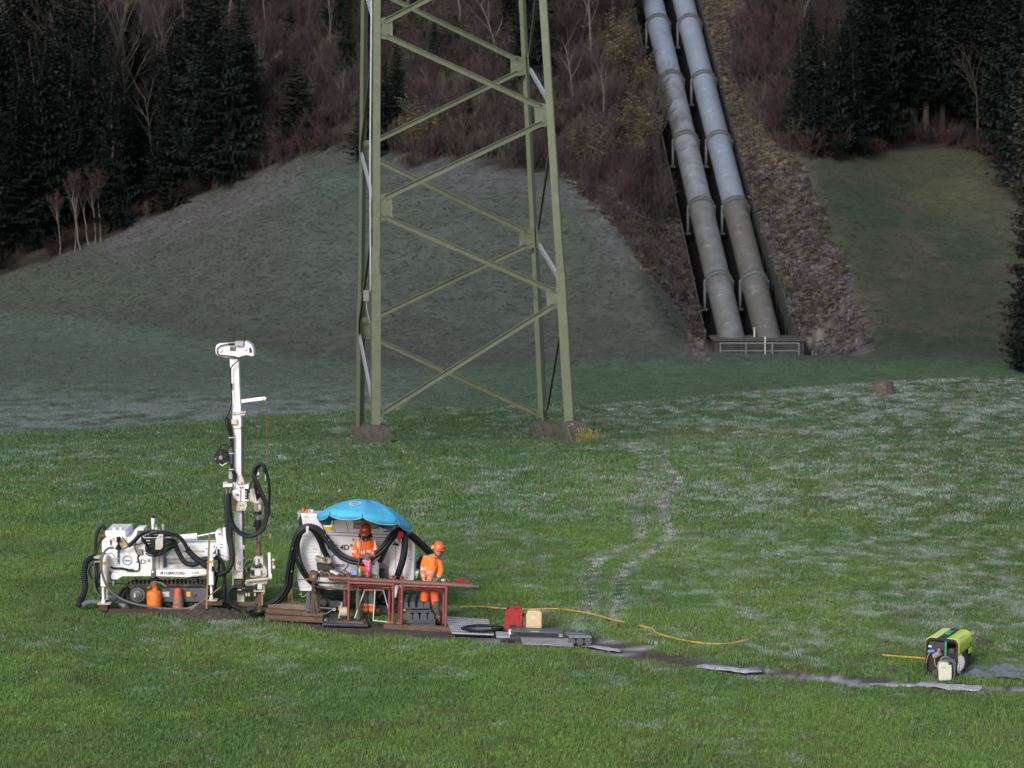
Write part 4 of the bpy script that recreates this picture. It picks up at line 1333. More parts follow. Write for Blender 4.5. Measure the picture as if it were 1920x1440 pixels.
for k in range(46):
    px, py = rg.uniform(1385, 1500), rg.uniform(-90, 270)
    if py > np.interp(px, *EDGE_R) - 8: continue
    shrub(px, py, rg.choice(('red', 'red', 'purple')), rg.uniform(3.2, 5))
for k in range(16):
    px, py = rg.uniform(1490, 1680), rg.uniform(-60, 120)
    shrub(px, py, rg.choice(('tan', 'yellow', 'purple')), rg.uniform(4, 6))

# brush and saplings filling the wood
def thicket(n, seed):
    rgn = np.random.default_rng(seed)
    X = rgn.uniform(-62, 62, n); Y = 172 + 80 * rgn.random(n)
    c, dens, fro, pth, trk, zone, px, py = cover(X, Y)
    keep = (zone == 1) & (np.abs(X - pipe_mid_x(Y)) > 5.0)
    X, Y, px, py = X[keep], Y[keep], px[keep], py[keep]; k = len(X)
    pal = np.array([(0.056, 0.041, 0.043), (0.042, 0.030, 0.029), (0.048, 0.028, 0.032), (0.070, 0.057, 0.048), (0.029, 0.024, 0.022)])
    w = fbm(X * .15, Y * .15, 3, 66)
    pick = np.clip((w * 1.8 - .4) * 5 + rgn.normal(0, .8, k), 0, 4.99).astype(int)
    cc = pal[pick] * rgn.uniform(.6, 1.3, (k, 1))
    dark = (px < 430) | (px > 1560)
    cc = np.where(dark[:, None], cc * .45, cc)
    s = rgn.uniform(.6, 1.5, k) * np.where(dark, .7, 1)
    rot = rgn.normal(0, .08, (k, 3)); rot[:, 2] = rgn.uniform(0, 6.28, k)
    tm = bare_meshes(2.6, 5, blade, blade, stems=5, depth=2, r0=.06, twigs=5, spread=.45)
    m = MB(); 
    vv, ff = [], []
    for q in tm:
        o_ = len(vv); vv += [tuple(v.co) for v in q.vertices]; ff += [tuple(i + o_ for i in p_.vertices) for p_ in q.polygons]
    me_ = bpy.data.meshes.new("brush_clump"); me_.from_pydata(vv, [], ff); me_.materials.append(blade)
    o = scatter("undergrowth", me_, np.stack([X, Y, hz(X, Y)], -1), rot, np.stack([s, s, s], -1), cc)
    tag(o, "leafless brush and saplings filling the wood between trees", "undergrowth")
thicket(9000, 5)
# ------------------------------------------------------------ shared materials of the working site
white = mat("machine_white_paint", (0.80, 0.78, 0.80), 0.34, col2=(0.70, 0.68, 0.69), nscale=1.5, coat=0.2, dirt=(0.30, 0.24, 0.19), dirt_scale=5.0, dirt_lo=0.56, dirt_hi=0.78)
cream = mat("scuffed_cream_paint", (0.58, 0.54, 0.48), 0.5, col2=(0.45, 0.40, 0.34), nscale=4, dirt=(0.13, 0.09, 0.06), dirt_scale=7, dirt_lo=0.55, dirt_hi=0.70)
greyp = mat("light_grey_paint", (0.40, 0.40, 0.41), 0.5, dirt=(0.2, .17, .15), dirt_scale=5)
dgrey = mat("slate_grey_paint", (0.085, 0.090, 0.105), 0.5, col2=(0.065, 0.068, 0.075), dirt=(0.13, 0.10, 0.08), dirt_scale=4, dirt_lo=.52, dirt_hi=.7)
black = mat("black_rubber", (0.012, 0.013, 0.016), 0.5, col2=(0.008, 0.009, 0.011), nscale=20, spec=.3)
blacks = mat("black_hose_sheen", (0.012, 0.013, 0.017), 0.34, col2=(0.008, 0.009, 0.012), nscale=20, spec=.35)
dust = mat("dusty_black_sleeve", (0.017, 0.018, 0.022), 0.55, spec=.3, col2=(0.012, 0.013, 0.016), nscale=9, dirt=(0.07, 0.065, 0.06), dirt_scale=8, dirt_lo=.6, dirt_hi=.8)
ghose = mat("grey_hose", (0.13, 0.125, 0.13), 0.5, col2=(0.09, 0.088, 0.09))
steel = mat("worn_steel", (0.34, 0.33, 0.32), 0.42, 0.75, col2=(0.2, 0.18, 0.16), nscale=9)
chrome = mat("chrome_rod", (0.45, 0.45, 0.47), 0.35, 0.9)
mudtrk = mat("muddy_track_rubber", (0.050, 0.040, 0.034), 0.9, col2=(0.024, 0.021, 0.020), nscale=9, bump=.6, dirt=(0.11, 0.085, 0.06), dirt_scale=6, dirt_lo=.5, dirt_hi=.65)
rust = mat("rusty_brown_pipe", (0.175, 0.095, 0.062), 0.62, 0.2, col2=(0.105, 0.060, 0.042), nscale=7, stretch=(.35, 1, 1), dirt=(0.22, 0.14, 0.09), dirt_scale=9, dirt_lo=.6, dirt_hi=.75)
orange = mat("orange_plastic", (0.80, 0.16, 0.015), 0.45)
orange_m = mat("orange_gas_paint", (0.78, 0.17, 0.018), 0.45, dirt=(0.35, .10, .03), dirt_scale=6, dirt_lo=.6, dirt_hi=.8)
yellow = mat("yellow_sticker", (0.70, 0.38, 0.03), 0.5)
redp = mat("red_print", (0.55, 0.03, 0.04), 0.5)
logo_blue = mat("logo_blue", (0.045, 0.22, 0.46), 0.5)
logo_lblue = mat("logo_light_blue", (0.15, 0.42, 0.62), 0.5)
ink = mat("black_print", (0.018, 0.018, 0.02), 0.5)
ink_g = mat("grey_print", (0.09, 0.10, 0.12), 0.5)
wood_t = mat("brown_timber", (0.145, 0.088, 0.058), 0.85, col2=(0.075, 0.044, 0.030), nscale=3.5, stretch=(.25, 2, 3), bump=.4, dirt=(0.05, .035, .027), dirt_scale=3)
wood_r = mat("reddish_timber", (0.075, 0.040, 0.032), 0.85, col2=(0.045, 0.027, 0.022), nscale=3.5, stretch=(.25, 2, 3), bump=.4)
wood_l = mat("light_timber", (0.30, 0.20, 0.125), 0.85, col2=(0.19, 0.125, 0.08), nscale=5, stretch=(1, 1, .2), bump=.3)
pale_pl = mat("pale_plastic", (0.62, 0.62, 0.60), 0.5)
green_p = mat("green_plastic", (0.02, 0.30, 0.10), 0.4)
soil = mat("dug_soil", (0.075, 0.055, 0.045), 1.0, col2=(0.03, 0.022, 0.018), nscale=12, bump=1.0, bscale=30, dirt=(0.22, 0.23, 0.25), dirt_scale=7, dirt_lo=.58, dirt_hi=.68)

VA = view(140, 960, 7.2); VB = view(280, 960, 7.2); VC = view(400, 860, 9.6); VD = view(400, 1000, 8.0)
VE = view(540, 930, 9.0); VF = view(560, 1060, 10.667); VG = view(700, 960, 9.6); VH = view(720, 1070, 9.6)
VM = view(380, 620, 4.235); Z3 = view(520, 920, 4.8); Z5 = view(820, 1080, 4.8); VK = view(1660, 1160, 7.385)
def q3(V, x, y, Y):
    return P(*V(x, y), Y)
def shape(V, pts, Y, D, back=(0, 1, 0)):
    m = MB(); m.prism([q3(V, x, y, Y) for x, y in pts], Vector(back) * D); return m
def rect(V, x0, y0, x1, y1, Y, D):
    return shape(V, [(x0, y1), (x1, y1), (x1, y0), (x0, y0)], Y, D)
def path(V, pts, Y):
    return [q3(V, p[0], p[1], p[2] if len(p) > 2 else Y) for p in pts]
def hose(name, pts, r, m_, parent, ribs=0.0, n=10, sp=9, pitch=0.05, **k):
    s = spline(pts, sp)
    if ribs:
        # resample evenly and let the radius swell and shrink along it
        out = [s[0]]; acc = 0
        for a_, b_ in zip(s[:-1], s[1:]):
            L = (b_ - a_).length; kk = max(1, int(L / (pitch / 2)))
            for i in range(kk): out.append(a_.lerp(b_, (i + 1) / kk))
        s = out; rs = [r * (1 + ribs * (1 if i % 2 else -1)) for i in range(len(s))]
        return MB().tube(s, rs, n).build(name, m_, parent, smooth=50, **k)
    return MB().tube(s, r, n).build(name, m_, parent, smooth=60, **k)
def bundle(pts, count, Rb, r, parent, m_=None, seed=1, name="hose", n=7, sp=8):
    rg_ = random.Random(seed); s = spline(pts, sp); out = []
    for i in range(count):
        a_ = 2 * math.pi * i / count; rr = Rb * (.55 + .45 * rg_.random()); tw = rg_.uniform(-.6, .6)
        ps = []
        for k, p in enumerate(s):
            u = k / (len(s) - 1)
            d = (s[min(k + 1, len(s) - 1)] - s[max(k - 1, 0)]).normalized()
            x = Vector((0, 1, 0)); y = d.cross(x).normalized()
            t = a_ + tw * math.sin(u * 5 + i)
            ps.append(p + x * (rr * .8 * math.cos(t)) + y * (rr * math.sin(t)))
        mm = m_ or (blacks if i % 3 else black)
        out.append(MB().tube(ps, r, n).build(name, mm, parent, smooth=60))
    return out
def text(s, name, material, parent, V, x0, y0, x1, y1, Y, thick=.002, shear=0.0):
    """lettering fitted into a box read off a crop, standing on the plane y = Y"""
    cu = bpy.data.curves.new(name, 'FONT'); cu.body = s; cu.extrude = thick; cu.size = 1.0; cu.offset = .018
    tmp = bpy.data.objects.new(name + "_tmp", cu)
    me_ = bpy.data.meshes.new_from_object(tmp)
    bpy.data.objects.remove(tmp)
    co = np.array([v.co[:] for v in me_.vertices]); mn, mx = co.min(0), co.max(0)
    a_, b_ = q3(V, x0, y1, Y), q3(V, x1, y0, Y)
    sx = (b_.x - a_.x) / (mx[0] - mn[0]); sz = (b_.z - a_.z) / (mx[1] - mn[1])
    for v in me_.vertices:
        x, y, z = v.co
        v.co = (a_.x + (x - mn[0]) * sx + shear * (y - mn[1]) * sz, Y - .002 - z, a_.z + (y - mn[1]) * sz)
    me_.name = name; me_.materials.clear(); me_.materials.append(material)
    o = bpy.data.objects.new(name, me_)
    return link(o, parent)
def annulus(c, ro, ri, a0, a1, th_=.004, n=40, sx=1.0):
    """flat ring segment facing the camera side (normal -Y)"""
    m = MB(); vs = []; fs = []
    for k in range(n + 1):
        t = R(a0 + (a1 - a0) * k / n)
        for r_ in (ro, ri):
            for yy in (0, th_):
                vs.append((c[0] + sx * r_ * math.cos(t), c[1] - yy, c[2] + r_ * math.sin(t)))
    for k in range(n):
        o = k * 4
        for i, j in ((0, 1), (1, 3), (3, 2), (2, 0)):
            fs.append((o + i, o + j, o + 4 + j, o + 4 + i))
    return m.add(vs, fs)

# ------------------------------------------------------------ crawler drill rig
rigE = empty("drill_rig", (P(330, 1100, 49.7).x, 49.7, 0), "white crawler drilling rig with a tall upright mast standing at the left", "drilling rig")
YF = 49.45
B = lambda m, n, mt, par=rigE, bev=0.008, **k: m.build(n, mt, par, bevel=bev, **k)
body = B(shape(VA, [(365, 548), (365, 400), (412, 348), (1056, 348), (1056, 822), (492, 822), (446, 765), (440, 562), (402, 552)], YF, 1.15), "engine_housing", white, bev=.015)
B(shape(VA, [(372, 398), (412, 356), (690, 356), (690, 398)], YF - .006, .006), "upper_cover", white, body, .003)
B(rect(VA, 446, 566, 1044, 760, YF - .008, .008), "side_panel", white, body, .003)
B(shape(VA, [(426, 556), (498, 546), (545, 596), (540, 604), (494, 556), (428, 566)], YF - .03, .03), "lip", greyp, body)
B(rect(VA, 372, 402, 690, 404, YF - .009, .01), "seam", ink_g, body, 0)
B(rect(VA, 1050, 560, 1054, 780, YF - .009, .01), "seam", ink_g, body, 0)
tank = B(shape(VA, [(410, 352), (410, 252), (690, 252), (690, 352)], YF + .05, .95), "tank", white, bev=.015)
B(rect(VA, 372, 240, 505, 252, YF + .5, .3), "tank_top_plate", mat("dark_plate", (.05, .05, .055), .6), tank, 0)
for x in (538, 625):
    c = q3(VA, x, 250, YF + .25); B(MB().cyl(c, c + Vector((0, 0, .07)), .052 if x < 600 else .034, n=14), "filler_cap", pale_pl, tank)
B(shape(VA, [(752, 352), (822, 226), (932, 226), (932, 252), (846, 256), (836, 352)], YF + .02, .5), "lifting_bracket", white)
B(rect(VA, 846, 256, 928, 352, YF + .3, .3), "bracket_back", greyp)
for (x0, x1) in ((508, 540), (668, 704)):
    B(rect(VA, x0, 350, x1, 384, YF - .012, .004), "warning_sticker", redp if x0 < 600 else mat("pink_print", (.7, .3, .32), .5), body, 0)
    B(rect(VA, x0 + 6, 357, x1 - 6, 377, YF - .016, .004), "warning_sticker", pale_pl, body, 0)
B(rect(VA, 652, 405, 716, 458, YF - .012, .004), "yellow_sticker", yellow, body, 0)
B(rect(VA, 478, 372, 494, 448, YF - .03, .03), "door_handle", black, body, .003)
B(rect(VA, 578, 500, 606, 704, YF - .02, .02), "mounting_strap", mat("bracket_iron", (.07, .065, .065), .6, .3), body, 0)
for y in (625, 690):
    c = q3(VA, 592, y, YF - .02); B(MB().cyl(c, c + Vector((0, -.012, 0)), .012, n=8), "bolt", pale_pl, body, 0)
# oil filter standing before the housing
of = MB()
for (y0, y1, r_) in ((335, 400, .045), (400, 445, .022), (445, 470, .04), (470, 505, .062)):
    a_, b_ = q3(VA, 592, y1, YF - .10), q3(VA, 592, y0, YF - .10); of.cyl(a_, b_, r_, n=14)
B(of, "oil_filter", black, body, 0)
c = q3(VA, 540, 490, YF - .1); B(MB().cyl(c, q3(VA, 650, 490, YF - .1), .014, n=8), "filter_fitting", steel, body, 0)
# logo ring, name and lettering
c = q3(VA, 712, 652, YF - .010)
B(annulus(c, .098, .082, 15, 385 - 30), "logo_ring", logo_blue, body, 0); B(annulus(c, .104, .098, 100, 400), "logo_ring", logo_lblue, body, 0)
text("fretus", "lettering", ink_g, body, VA, 670, 640, 756, 668, YF - .010)
text("4D", "lettering", ink_g, body, VA, 830, 640, 962, 700, YF - .010)
text("\u00bb", "lettering", ink_g, body, VA, 978, 640, 1022, 672, YF - .010)
# chassis beam
beam = B(shape(VB, [(-60, 822), (78, 822), (78, 784), (580, 772), (775, 765), (775, 856), (520, 884), (78, 870), (-360, 872), (-430, 915), (-505, 915), (-520, 880), (-508, 822)], YF - .12, 1.3), "chassis_beam", white, bev=.012)
B(rect(VB, 112, 872, 520, 892, YF - .10, 1.2), "lower_flange", dgrey, beam, 0)
B(rect(VB, 20, 784, 78, 892, YF - .16, .1), "pivot_plate", dgrey, beam)
c = q3(VB, 47, 806, YF - .16); B(MB().cyl(c, c + Vector((0, -.03, 0)), .028, n=14), "pin", pale_pl, beam, 0)
text("COMACCHIO", "lettering", ink, beam, VB, 196, 806, 476, 844, YF - .122)
for k, x in enumerate((152, 164, 176)):
    B(rect(VB, x, 806, x + 8, 842, YF - .124, .004), "logo_bar", ink, beam, 0)
B(shape(VB, [(575, 862), (575, 780), (590, 775), (770, 772), (770, 840)], YF - .14, .02), "end_plate", white, beam, .004)
B(rect(VB, 640, 800, 668, 834, YF - .15, .01), "yellow_sticker", yellow, beam, 0)
for x in (588, 625):
    c = q3(VB, x, 820, YF - .14); B(MB().cyl(c, c + Vector((0, -.02, 0)), .014, n=8), "bolt", dgrey, beam, 0)
B(rect(VB, 522, 884, 640, 950, YF + .1, .3), "track_hanger", dgrey); B(rect(VB, 10, 892, 110, 965, YF + .1, .3), "track_hanger", mudtrk)
B(rect(VA, 500, 935, 535, 1004, YF - .05, .1), "hook_block", cream)
# column and boom
B(rect(VB, 46, 560, 186, 778, YF + .1, .6), "slew_column", greyp, bev=.012)
B(rect(VB, 126, 590, 136, 775, YF + .092, .02), "column_slot", ink_g, bev=0)
boom = B(shape(VB, [(390, 430), (905, 424), (905, 505), (832, 604), (250, 640), (216, 606), (360, 490)], YF + .2, .5), "boom", white, bev=.015)
B(rect(VB, 410, 512, 720, 538, YF + .19, .01), "yellow_strip", mat("pale_yellow_strip", (.72, .52, .25), .5), boom, 0)
B(rect(VB, 252, 628, 800, 636, YF + .185, .02), "boom_seam", greyp, boom, 0)
for x, y in ((728, 530), (770, 492)):
    c = q3(VB, x, y, YF + .19); B(MB().cyl(c, c + Vector((0, -.01, 0)), .013, n=8), "bolt", ink, boom, 0)
B(shape(VB, [(250, 640), (640, 618), (520, 680), (285, 690)], YF + .25, .4), "boom_web", cream, boom)
a_, b_ = q3(VB, 250, 745, YF + .15), q3(VB, 560, 690, YF + .3)
la = B(MB().cyl(a_, b_, .06, n=16), "lower_cylinder", greyp)
B(MB().cyl(a_ + (b_ - a_) * .05 - Vector((0, .02, 0)), a_ + (b_ - a_) * .36 - Vector((0, .02, 0)), .05, n=12), "cylinder_band", cream, la, 0)
a_, b_, c_ = q3(VB, 400, 352, YF + .25), q3(VB, 650, 328, YF + .25), q3(VB, 920, 275, YF + .25)
cy = B(MB().cyl(a_, b_, .072, n=20), "tilt_cylinder", white, bev=.006)
B(MB().cyl(b_, c_, .028, n=14), "piston_rod", chrome, cy, 0)
kn = B(shape(VB, [(888, 300), (892, 262), (930, 243), (968, 258), (985, 320), (1005, 440), (1005, 655), (948, 620), (905, 560), (905, 420)], YF + .1, .35), "knuckle", white)
for x, y, r_ in ((940, 286, .035), (880, 462, .05)):
    c = q3(VB, x, y, YF + .1); B(MB().cyl(c, c + Vector((0, -.03, 0)), r_, n=16), "pin", white, kn, .004)
    B(MB().cyl(c - Vector((0, .03, 0)), c - Vector((0, .035, 0)), r_ * .35, n=8), "pin_centre", ink_g, kn, 0)
a_, b_ = q3(VB, 1018, 210, YF + .05), q3(VB, 1045, 650, YF + .05)
sl = B(MB().tube([a_, a_ + (b_ - a_) * .08, a_ + (b_ - a_) * .45, a_ + (b_ - a_) * .5, a_ + (b_ - a_) * .95, b_], [.035, .052, .052, .064, .064, .05], 18), "slide_cylinder", white, bev=0)
for y in (435, 480, 580):
    c = q3(VB, 1000, y, YF); B(rect(VB, 946, y - 3, 1002, y + 3, YF + .08, .03), "line", ink_g, kn, 0)
# camera / beacon on a stalk
st_ = B(MB().cyl(q3(VA, 1055, 245, YF + .3), q3(VA, 1060, 80, YF + .3), .022, .045, n=14), "beacon_stalk", white, bev=0)
a_ = q3(VA, 1062, 80, YF + .3); B(MB().lathe([(.045, 0), (.045, .03), (.03, .05), (.01, .055)], a_, 14), "beacon_cap", black, st_, 0)
a_ = q3(VA, 1104, 236, YF + .3); B(MB().cyl(a_, a_ + Vector((0, 0, .05)), .036, n=12), "lamp_base", pale_pl, bev=0)
B(MB().lathe([(.028, .05), (.030, .09), (.018, .11), (.004, .115)], a_, 12), "green_lamp", green_p, bev=0)
a_ = q3(VA, 1195, 250, YF + .3); B(MB().lathe([(.02, 0), (.02, .06), (.035, .09), (.03, .13), (.01, .14)], a_, 12), "sensor", greyp, bev=0)
# control manifold and its hoses
mani = B(shape(VB, [(80, 385), (128, 300), (186, 300), (186, 480), (150, 512), (80, 512)], YF - .28, .16), "valve_guard", cream, bev=.008)
for k in range(9):
    y = 330 + k * 20
    B(MB().cyl(q3(VB, -70 + k * 4, y, YF - .18), q3(VB, 300 - k * 3, y - 8, YF - .18), .014, n=7), "valve_rod", steel if k % 2 else black, mani, 0)
B(rect(VB, -60, 320, 250, 540, YF - .12, .12), "valve_block", black, bev=.01)
for k in range(9):
    rg_ = random.Random(k)
    hose("hose", path(VB, [(-50 + k * 10, 560 - k * 22), (20, 590 - k * 26), (160, 580 - k * 26), (330, 480 - k * 14), (385, 520 - k * 6)], YF - .22 - .02 * (k % 3)), .016, black, rigE, n=6)
bundle(path(VA, [(720, 460), (800, 390), (880, 310), (960, 268), (1060, 258), (1180, 275)], YF - .2), 4, .035, .019, rigE, seed=2)
hose("hose", path(VA, [(640, 490), (700, 478), (760, 420), (830, 345), (900, 300)], YF - .16), .018, ghose, rigE)
for k in range(5):
    hose("hose", path(VA, [(900, 330 + 14 * k), (960, 400 + 10 * k), (1000, 480 + 8 * k), (1060, 545 + 6 * k), (1180, 560 + 6 * k)], YF - .2 - .02 * k), .015, black, rigE, n=6)
bundle(path(VB, [(0, 300), (120, 270), (300, 300), (400, 340), (470, 420), (520, 520)], YF - .25), 4, .035, .020, rigE, seed=3)
hose("sleeved_hose", path(VB, [(510, 505), (600, 600), (700, 680), (790, 745)], YF - .22), .062, dust, rigE, ribs=.05, pitch=.11)
hose("sleeved_hose", path(VB, [(350, 450), (400, 560), (470, 670), (560, 710), (640, 700), (720, 650), (790, 630)], YF - .16), .052, dust, rigE, ribs=.05, pitch=.1)
c = q3(VB, 515, 500, YF - .24); B(MB().ring(c, (1, 0, -1), .062, .012, 18, 6), "clamp", black, bev=0)
# cables before the housing
hose("cable", path(VA, [(490, 745), (540, 765), (640, 768), (720, 790), (820, 798)], YF - .03), .018, black, rigE)
hose("cable", path(VA, [(480, 735), (530, 752), (640, 756), (730, 776), (790, 778)], YF - .04), .012, black, rigE)
hose("cable", path(VA, [(830, 800), (868, 780), (872, 700), (850, 620), (880, 560)], YF - .03), .014, black, rigE)
hose("cable", path(VA, [(820, 400), (815, 480), (840, 560), (880, 575)], YF - .03), .010, black, rigE)
hose("cable", path(VA, [(640, 330), (680, 390), (740, 440), (830, 440), (930, 420)], YF - .03), .008, black, rigE)
B(rect(VA, 835, 505, 915, 580, YF - .06, .06), "valve", steel, bev=.008); B(rect(VA, 970, 515, 1060, 548, YF - .05, .05), "valve", greyp)
# rear (left) outrigger
out1 = B(shape(VA, [(350, 1010), (350, 830), (365, 815), (365, 596), (432, 596), (436, 1010)], YF - .28, .24), "outrigger", white, bev=.01)
B(rect(VA, 376, 670, 430, 712, YF - .285, .004), "yellow_sticker", yellow, out1, 0)
B(MB().cyl(q3(VA, 386, 1000, YF - .2), q3(VA, 386, 1195, YF - .2), .030, n=14), "jack_rod", white, out1, 0)
B(MB().cyl(q3(VA, 440, 1010, YF - .05), q3(VA, 440, 1195, YF - .05), .024, n=14), "jack_rod", white, out1, 0)
B(rect(VA, 358, 1186, 410, 1242, YF - .26, .12), "jack_foot", pale_pl, out1)
B(rect(VA, 305, 1240, 480, 1250, YF - .35, .3), "foot_plate", cream, out1, 0)
B(rect(VA, 300, 608, 365, 634, YF - .15, .1), "cross_bar", greyp)
B(rect(VA, 256, 600, 336, 632, YF - .2, .2), "hose_bracket", cream); B(rect(VA, 262, 668, 350, 682, YF - .2, .1), "hose_bracket", greyp)
B(rect(VA, 255, 670, 272, 920, YF - .2, .05), "rear_post", dgrey)
# front outrigger
out2 = B(shape(VB, [(800, 990), (805, 598), (862, 598), (868, 990)], YF - .30, .24), "outrigger", white, bev=.01)
B(rect(VB, 790, 596, 885, 606, YF - .32, .28), "top_plate", white, out2, 0)
B(rect(VB, 808, 655, 854, 693, YF - .305, .004), "yellow_sticker", yellow, out2, 0)
B(MB().cyl(q3(VB, 838, 985, YF - .18), q3(VB, 840, 1150, YF - .18), .026, n=14), "jack_rod", white, out2, 0)
B(MB().cyl(q3(VB, 838, 1140, YF - .18), q3(VB, 838, 1196, YF - .18), .038, .045, n=14), "jack_foot", pale_pl, out2, 0)
B(rect(VB, 788, 1193, 912, 1205, YF - .33, .28), "foot_plate", cream, out2, 0)
B(rect(VB, 840, 735, 878, 805, YF - .31, .05), "jack_valve", black, out2)
hose("hose", path(VB, [(880, 800), (905, 860), (890, 1000), (880, 1110), (930, 1180), (1000, 1215)], YF - .1), .016, black, rigE)
# rubber tracks
def crawler(Y0, W, name="crawler_track"):
    x0, x1 = q3(VA, 700, 1100, Y0).x + .17, q3(VB, 800, 1100, Y0).x - .17
    zt, zb = q3(VB, 300, 972, Y0).z, .0
    rr = (zt - zb) / 2; zc = (zt + zb) / 2
    prof = []
    for k in range(13):
        t = R(90 + 180 * k / 12); prof.append((x0 + rr * math.cos(t), zc + rr * math.sin(t)))
    for k in range(13):
        t = R(-90 + 180 * k / 12); prof.append((x1 + rr * math.cos(t), zc + rr * math.sin(t)))
    inner = [(x0 + (x - x0) * .84 if x < x0 else (x1 + (x - x1) * .84 if x > x1 else x), zc + (z - zc) * .84) for x, z in prof]
    m = MB(); n = len(prof); vs = []
    for (x, z), (xi, zi) in zip(prof, inner):
        vs += [(x, Y0, z), (x, Y0 + W, z), (xi, Y0 + W, zi), (xi, Y0, zi)]
    fs = []
    for k in range(n):
        a2 = k * 4; b2 = ((k + 1) % n) * 4
        for i in range(4): fs.append((a2 + i, a2 + (i + 1) % 4, b2 + (i + 1) % 4, b2 + i))
    m.add(vs, fs)
    t_ = m.build(name, mudtrk, rigE, smooth=40)
    lug = MB(); L = []
    for k in range(n):
        x, z = prof[k]; x2, z2 = prof[(k + 1) % n]; d = math.hypot(x2 - x, z2 - z)
        kk = max(1, int(round(d / .085)))
        for j in range(kk):
            u = j / kk; L.append((x + (x2 - x) * u, z + (z2 - z) * u, (x2 - x) / d, (z2 - z) / d))
    lugs = MB()
    for x, z, dx, dz in L:
        nx, nz = dz, -dx
        if (x - (x0 + x1) / 2) * nx + (z - zc) * nz < 0: nx, nz = -nx, -nz
        ang = math.atan2(dz, dx)
        lugs.obox((x + nx * .018, Y0 + W / 2, z + nz * .018), (.042, W * .96, .05), Quaternion((0, 1, 0), -ang))
    lugs.build("track_lugs", mudtrk, t_, smooth=0, kind="stuff")
    return t_, x0, x1, zc, rr
trk_, tx0, tx1, tzc, trr = crawler(49.38, .32)
crawler(50.55, .32)
B(rect(VB, 165, 1030, 772, 1216, YF - .12, .1), "track_frame", dgrey, bev=.01)
B(rect(VB, 190, 1222, 700, 1262, YF - .05, .1), "track_frame", mat("dark_iron", (.02, .02, .022), .7), bev=0)
c = q3(VA, 850, 1120, YF - .10)
sp_ = B(MB().cyl(c + Vector((0, .12, 0)), c, .158, n=28), "sprocket", dgrey, bev=.008)
B(MB().cyl(c, c - Vector((0, .03, 0)), .115, .10, n=28), "drive_hub", mat("hub_grey", (.10, .10, .108), .5), sp_, .004)
B(MB().cyl(c - Vector((0, .03, 0)), c - Vector((0, .05, 0)), .05, n=20), "hub_cap", dgrey, sp_, .003)
B(rect(VA, 800, 1100, 818, 1154, YF - .155, .004), "hub_label", pale_pl, sp_, 0)
tm = MB()
for k in range(16):
    t = 2 * math.pi * k / 16; tm.obox(c + Vector((.165 * math.cos(t), .06, .165 * math.sin(t))), (.03, .08, .03), Quaternion((0, 1, 0), -t))
tm.build("sprocket_teeth", mudtrk, sp_, smooth=0, kind="stuff")
for k in range(5):
    cc_ = (tx0 + .35 + k * .22, 49.42, .10); B(MB().cyl((cc_[0], 49.40, .10), (cc_[0], 49.6, .10), .075, n=18), "roller", mudtrk, bev=.006)
c = Vector((tx1, 49.42, tzc)); B(MB().cyl(c, c + Vector((0, .2, 0)), .14, n=24), "idler_wheel", mudtrk, bev=.008)
B(rect(VB, 178, 1078, 268, 1142, YF - .125, .004), "data_plate", pale_pl, bev=0)
for k, (x0_, y0_, x1_, y1_) in enumerate([(200, 1082, 230, 1094), (184, 1104, 226, 1112), (200, 1118, 262, 1126), (236, 1084, 262, 1098)]):
    B(rect(VB, x0_, y0_, x1_, y1_, YF - .128, .003), "plate_print", greyp, bev=0)
B(rect(VB, 500, 1078, 554, 1142, YF - .125, .004), "yellow_sticker", yellow, bev=0)
c = q3(VB, 596, 1105, YF - .14); B(annulus(c, .05, .034, 170, 370, .02), "towing_shackle", mat("shackle_red", (.28, .04, .04), .5), bev=0)
# hoses at the rear end
hose("sleeved_hose", path(VA, [(405, 250), (400, 205), (370, 190), (325, 240), (290, 350), (284, 480), (288, 590)], YF + .1), .033, dust, rigE, ribs=.04, pitch=.08)
hose("sleeved_hose", path(VA, [(400, 320), (360, 360), (325, 430), (300, 520), (280, 600)], YF + .05), .024, dust, rigE, ribs=.04, pitch=.08)
B(MB().ball(q3(VA, 392, 325, YF), .035, 10, 6), "red_coupling", mat("coupling_red", (.4, .02, .02), .4), bev=0)
hose("suction_hose", path(VA, [(290, 605), (220, 625), (160, 680), (132, 780), (135, 900), (140, 1010), (118, 1120), (80, 1200), (48, 1280)], YF - .1), .062, dust, rigE, ribs=.09, pitch=.075, n=12)
hose("hose", path(VA, [(330, 690), (230, 720), (195, 800), (225, 880), (290, 920)], YF - .05), .018, black, rigE)
for k in range(5):
    hose("hose", path(VA, [(270 + 12 * k, 640), (250 + 16 * k, 760), (262 + 14 * k, 880), (262 + 10 * k, 960), (290 + 6 * k, 1060), (350 + 4 * k, 1150 + 8 * k)], YF - .02 + .03 * k), .017, black if k % 2 else ghose, rigE, n=6)
B(rect(VA, 262, 830, 344, 905, YF + .1, .2), "rear_valve_block", black, bev=.01); B(rect(VA, 290, 970, 350, 1015, YF + .1, .2), "rear_valve_block", black, bev=.01)
hose("hose", path(VA, [(525, 482), (450, 492), (390, 560), (360, 680), (372, 830), (430, 990), (520, 1100), (650, 1185), (820, 1242), (1000, 1275), (1180, 1306)], YF - .42), .026, ghose, rigE)
hose("hose", path(VB, [(160, 1300), (300, 1312), (460, 1308), (560, 1290), (640, 1240)], YF - .38), .026, ghose, rigE)
hose("sleeved_hose", path(VA, [(410, 1205), (500, 1212), (560, 1180), (610, 1090), (660, 1020), (710, 1000)], YF - .1), .030, dust, rigE, ribs=.04, pitch=.08)
hose("hose", path(VA, [(440, 970), (600, 965), (740, 975), (800, 940), (830, 890)], YF - .0), .014, black, rigE)
hose("hose", path(VA, [(700, 990), (620, 1060), (600, 1120), (700, 1150)], YF + .1), .016, black, rigE)
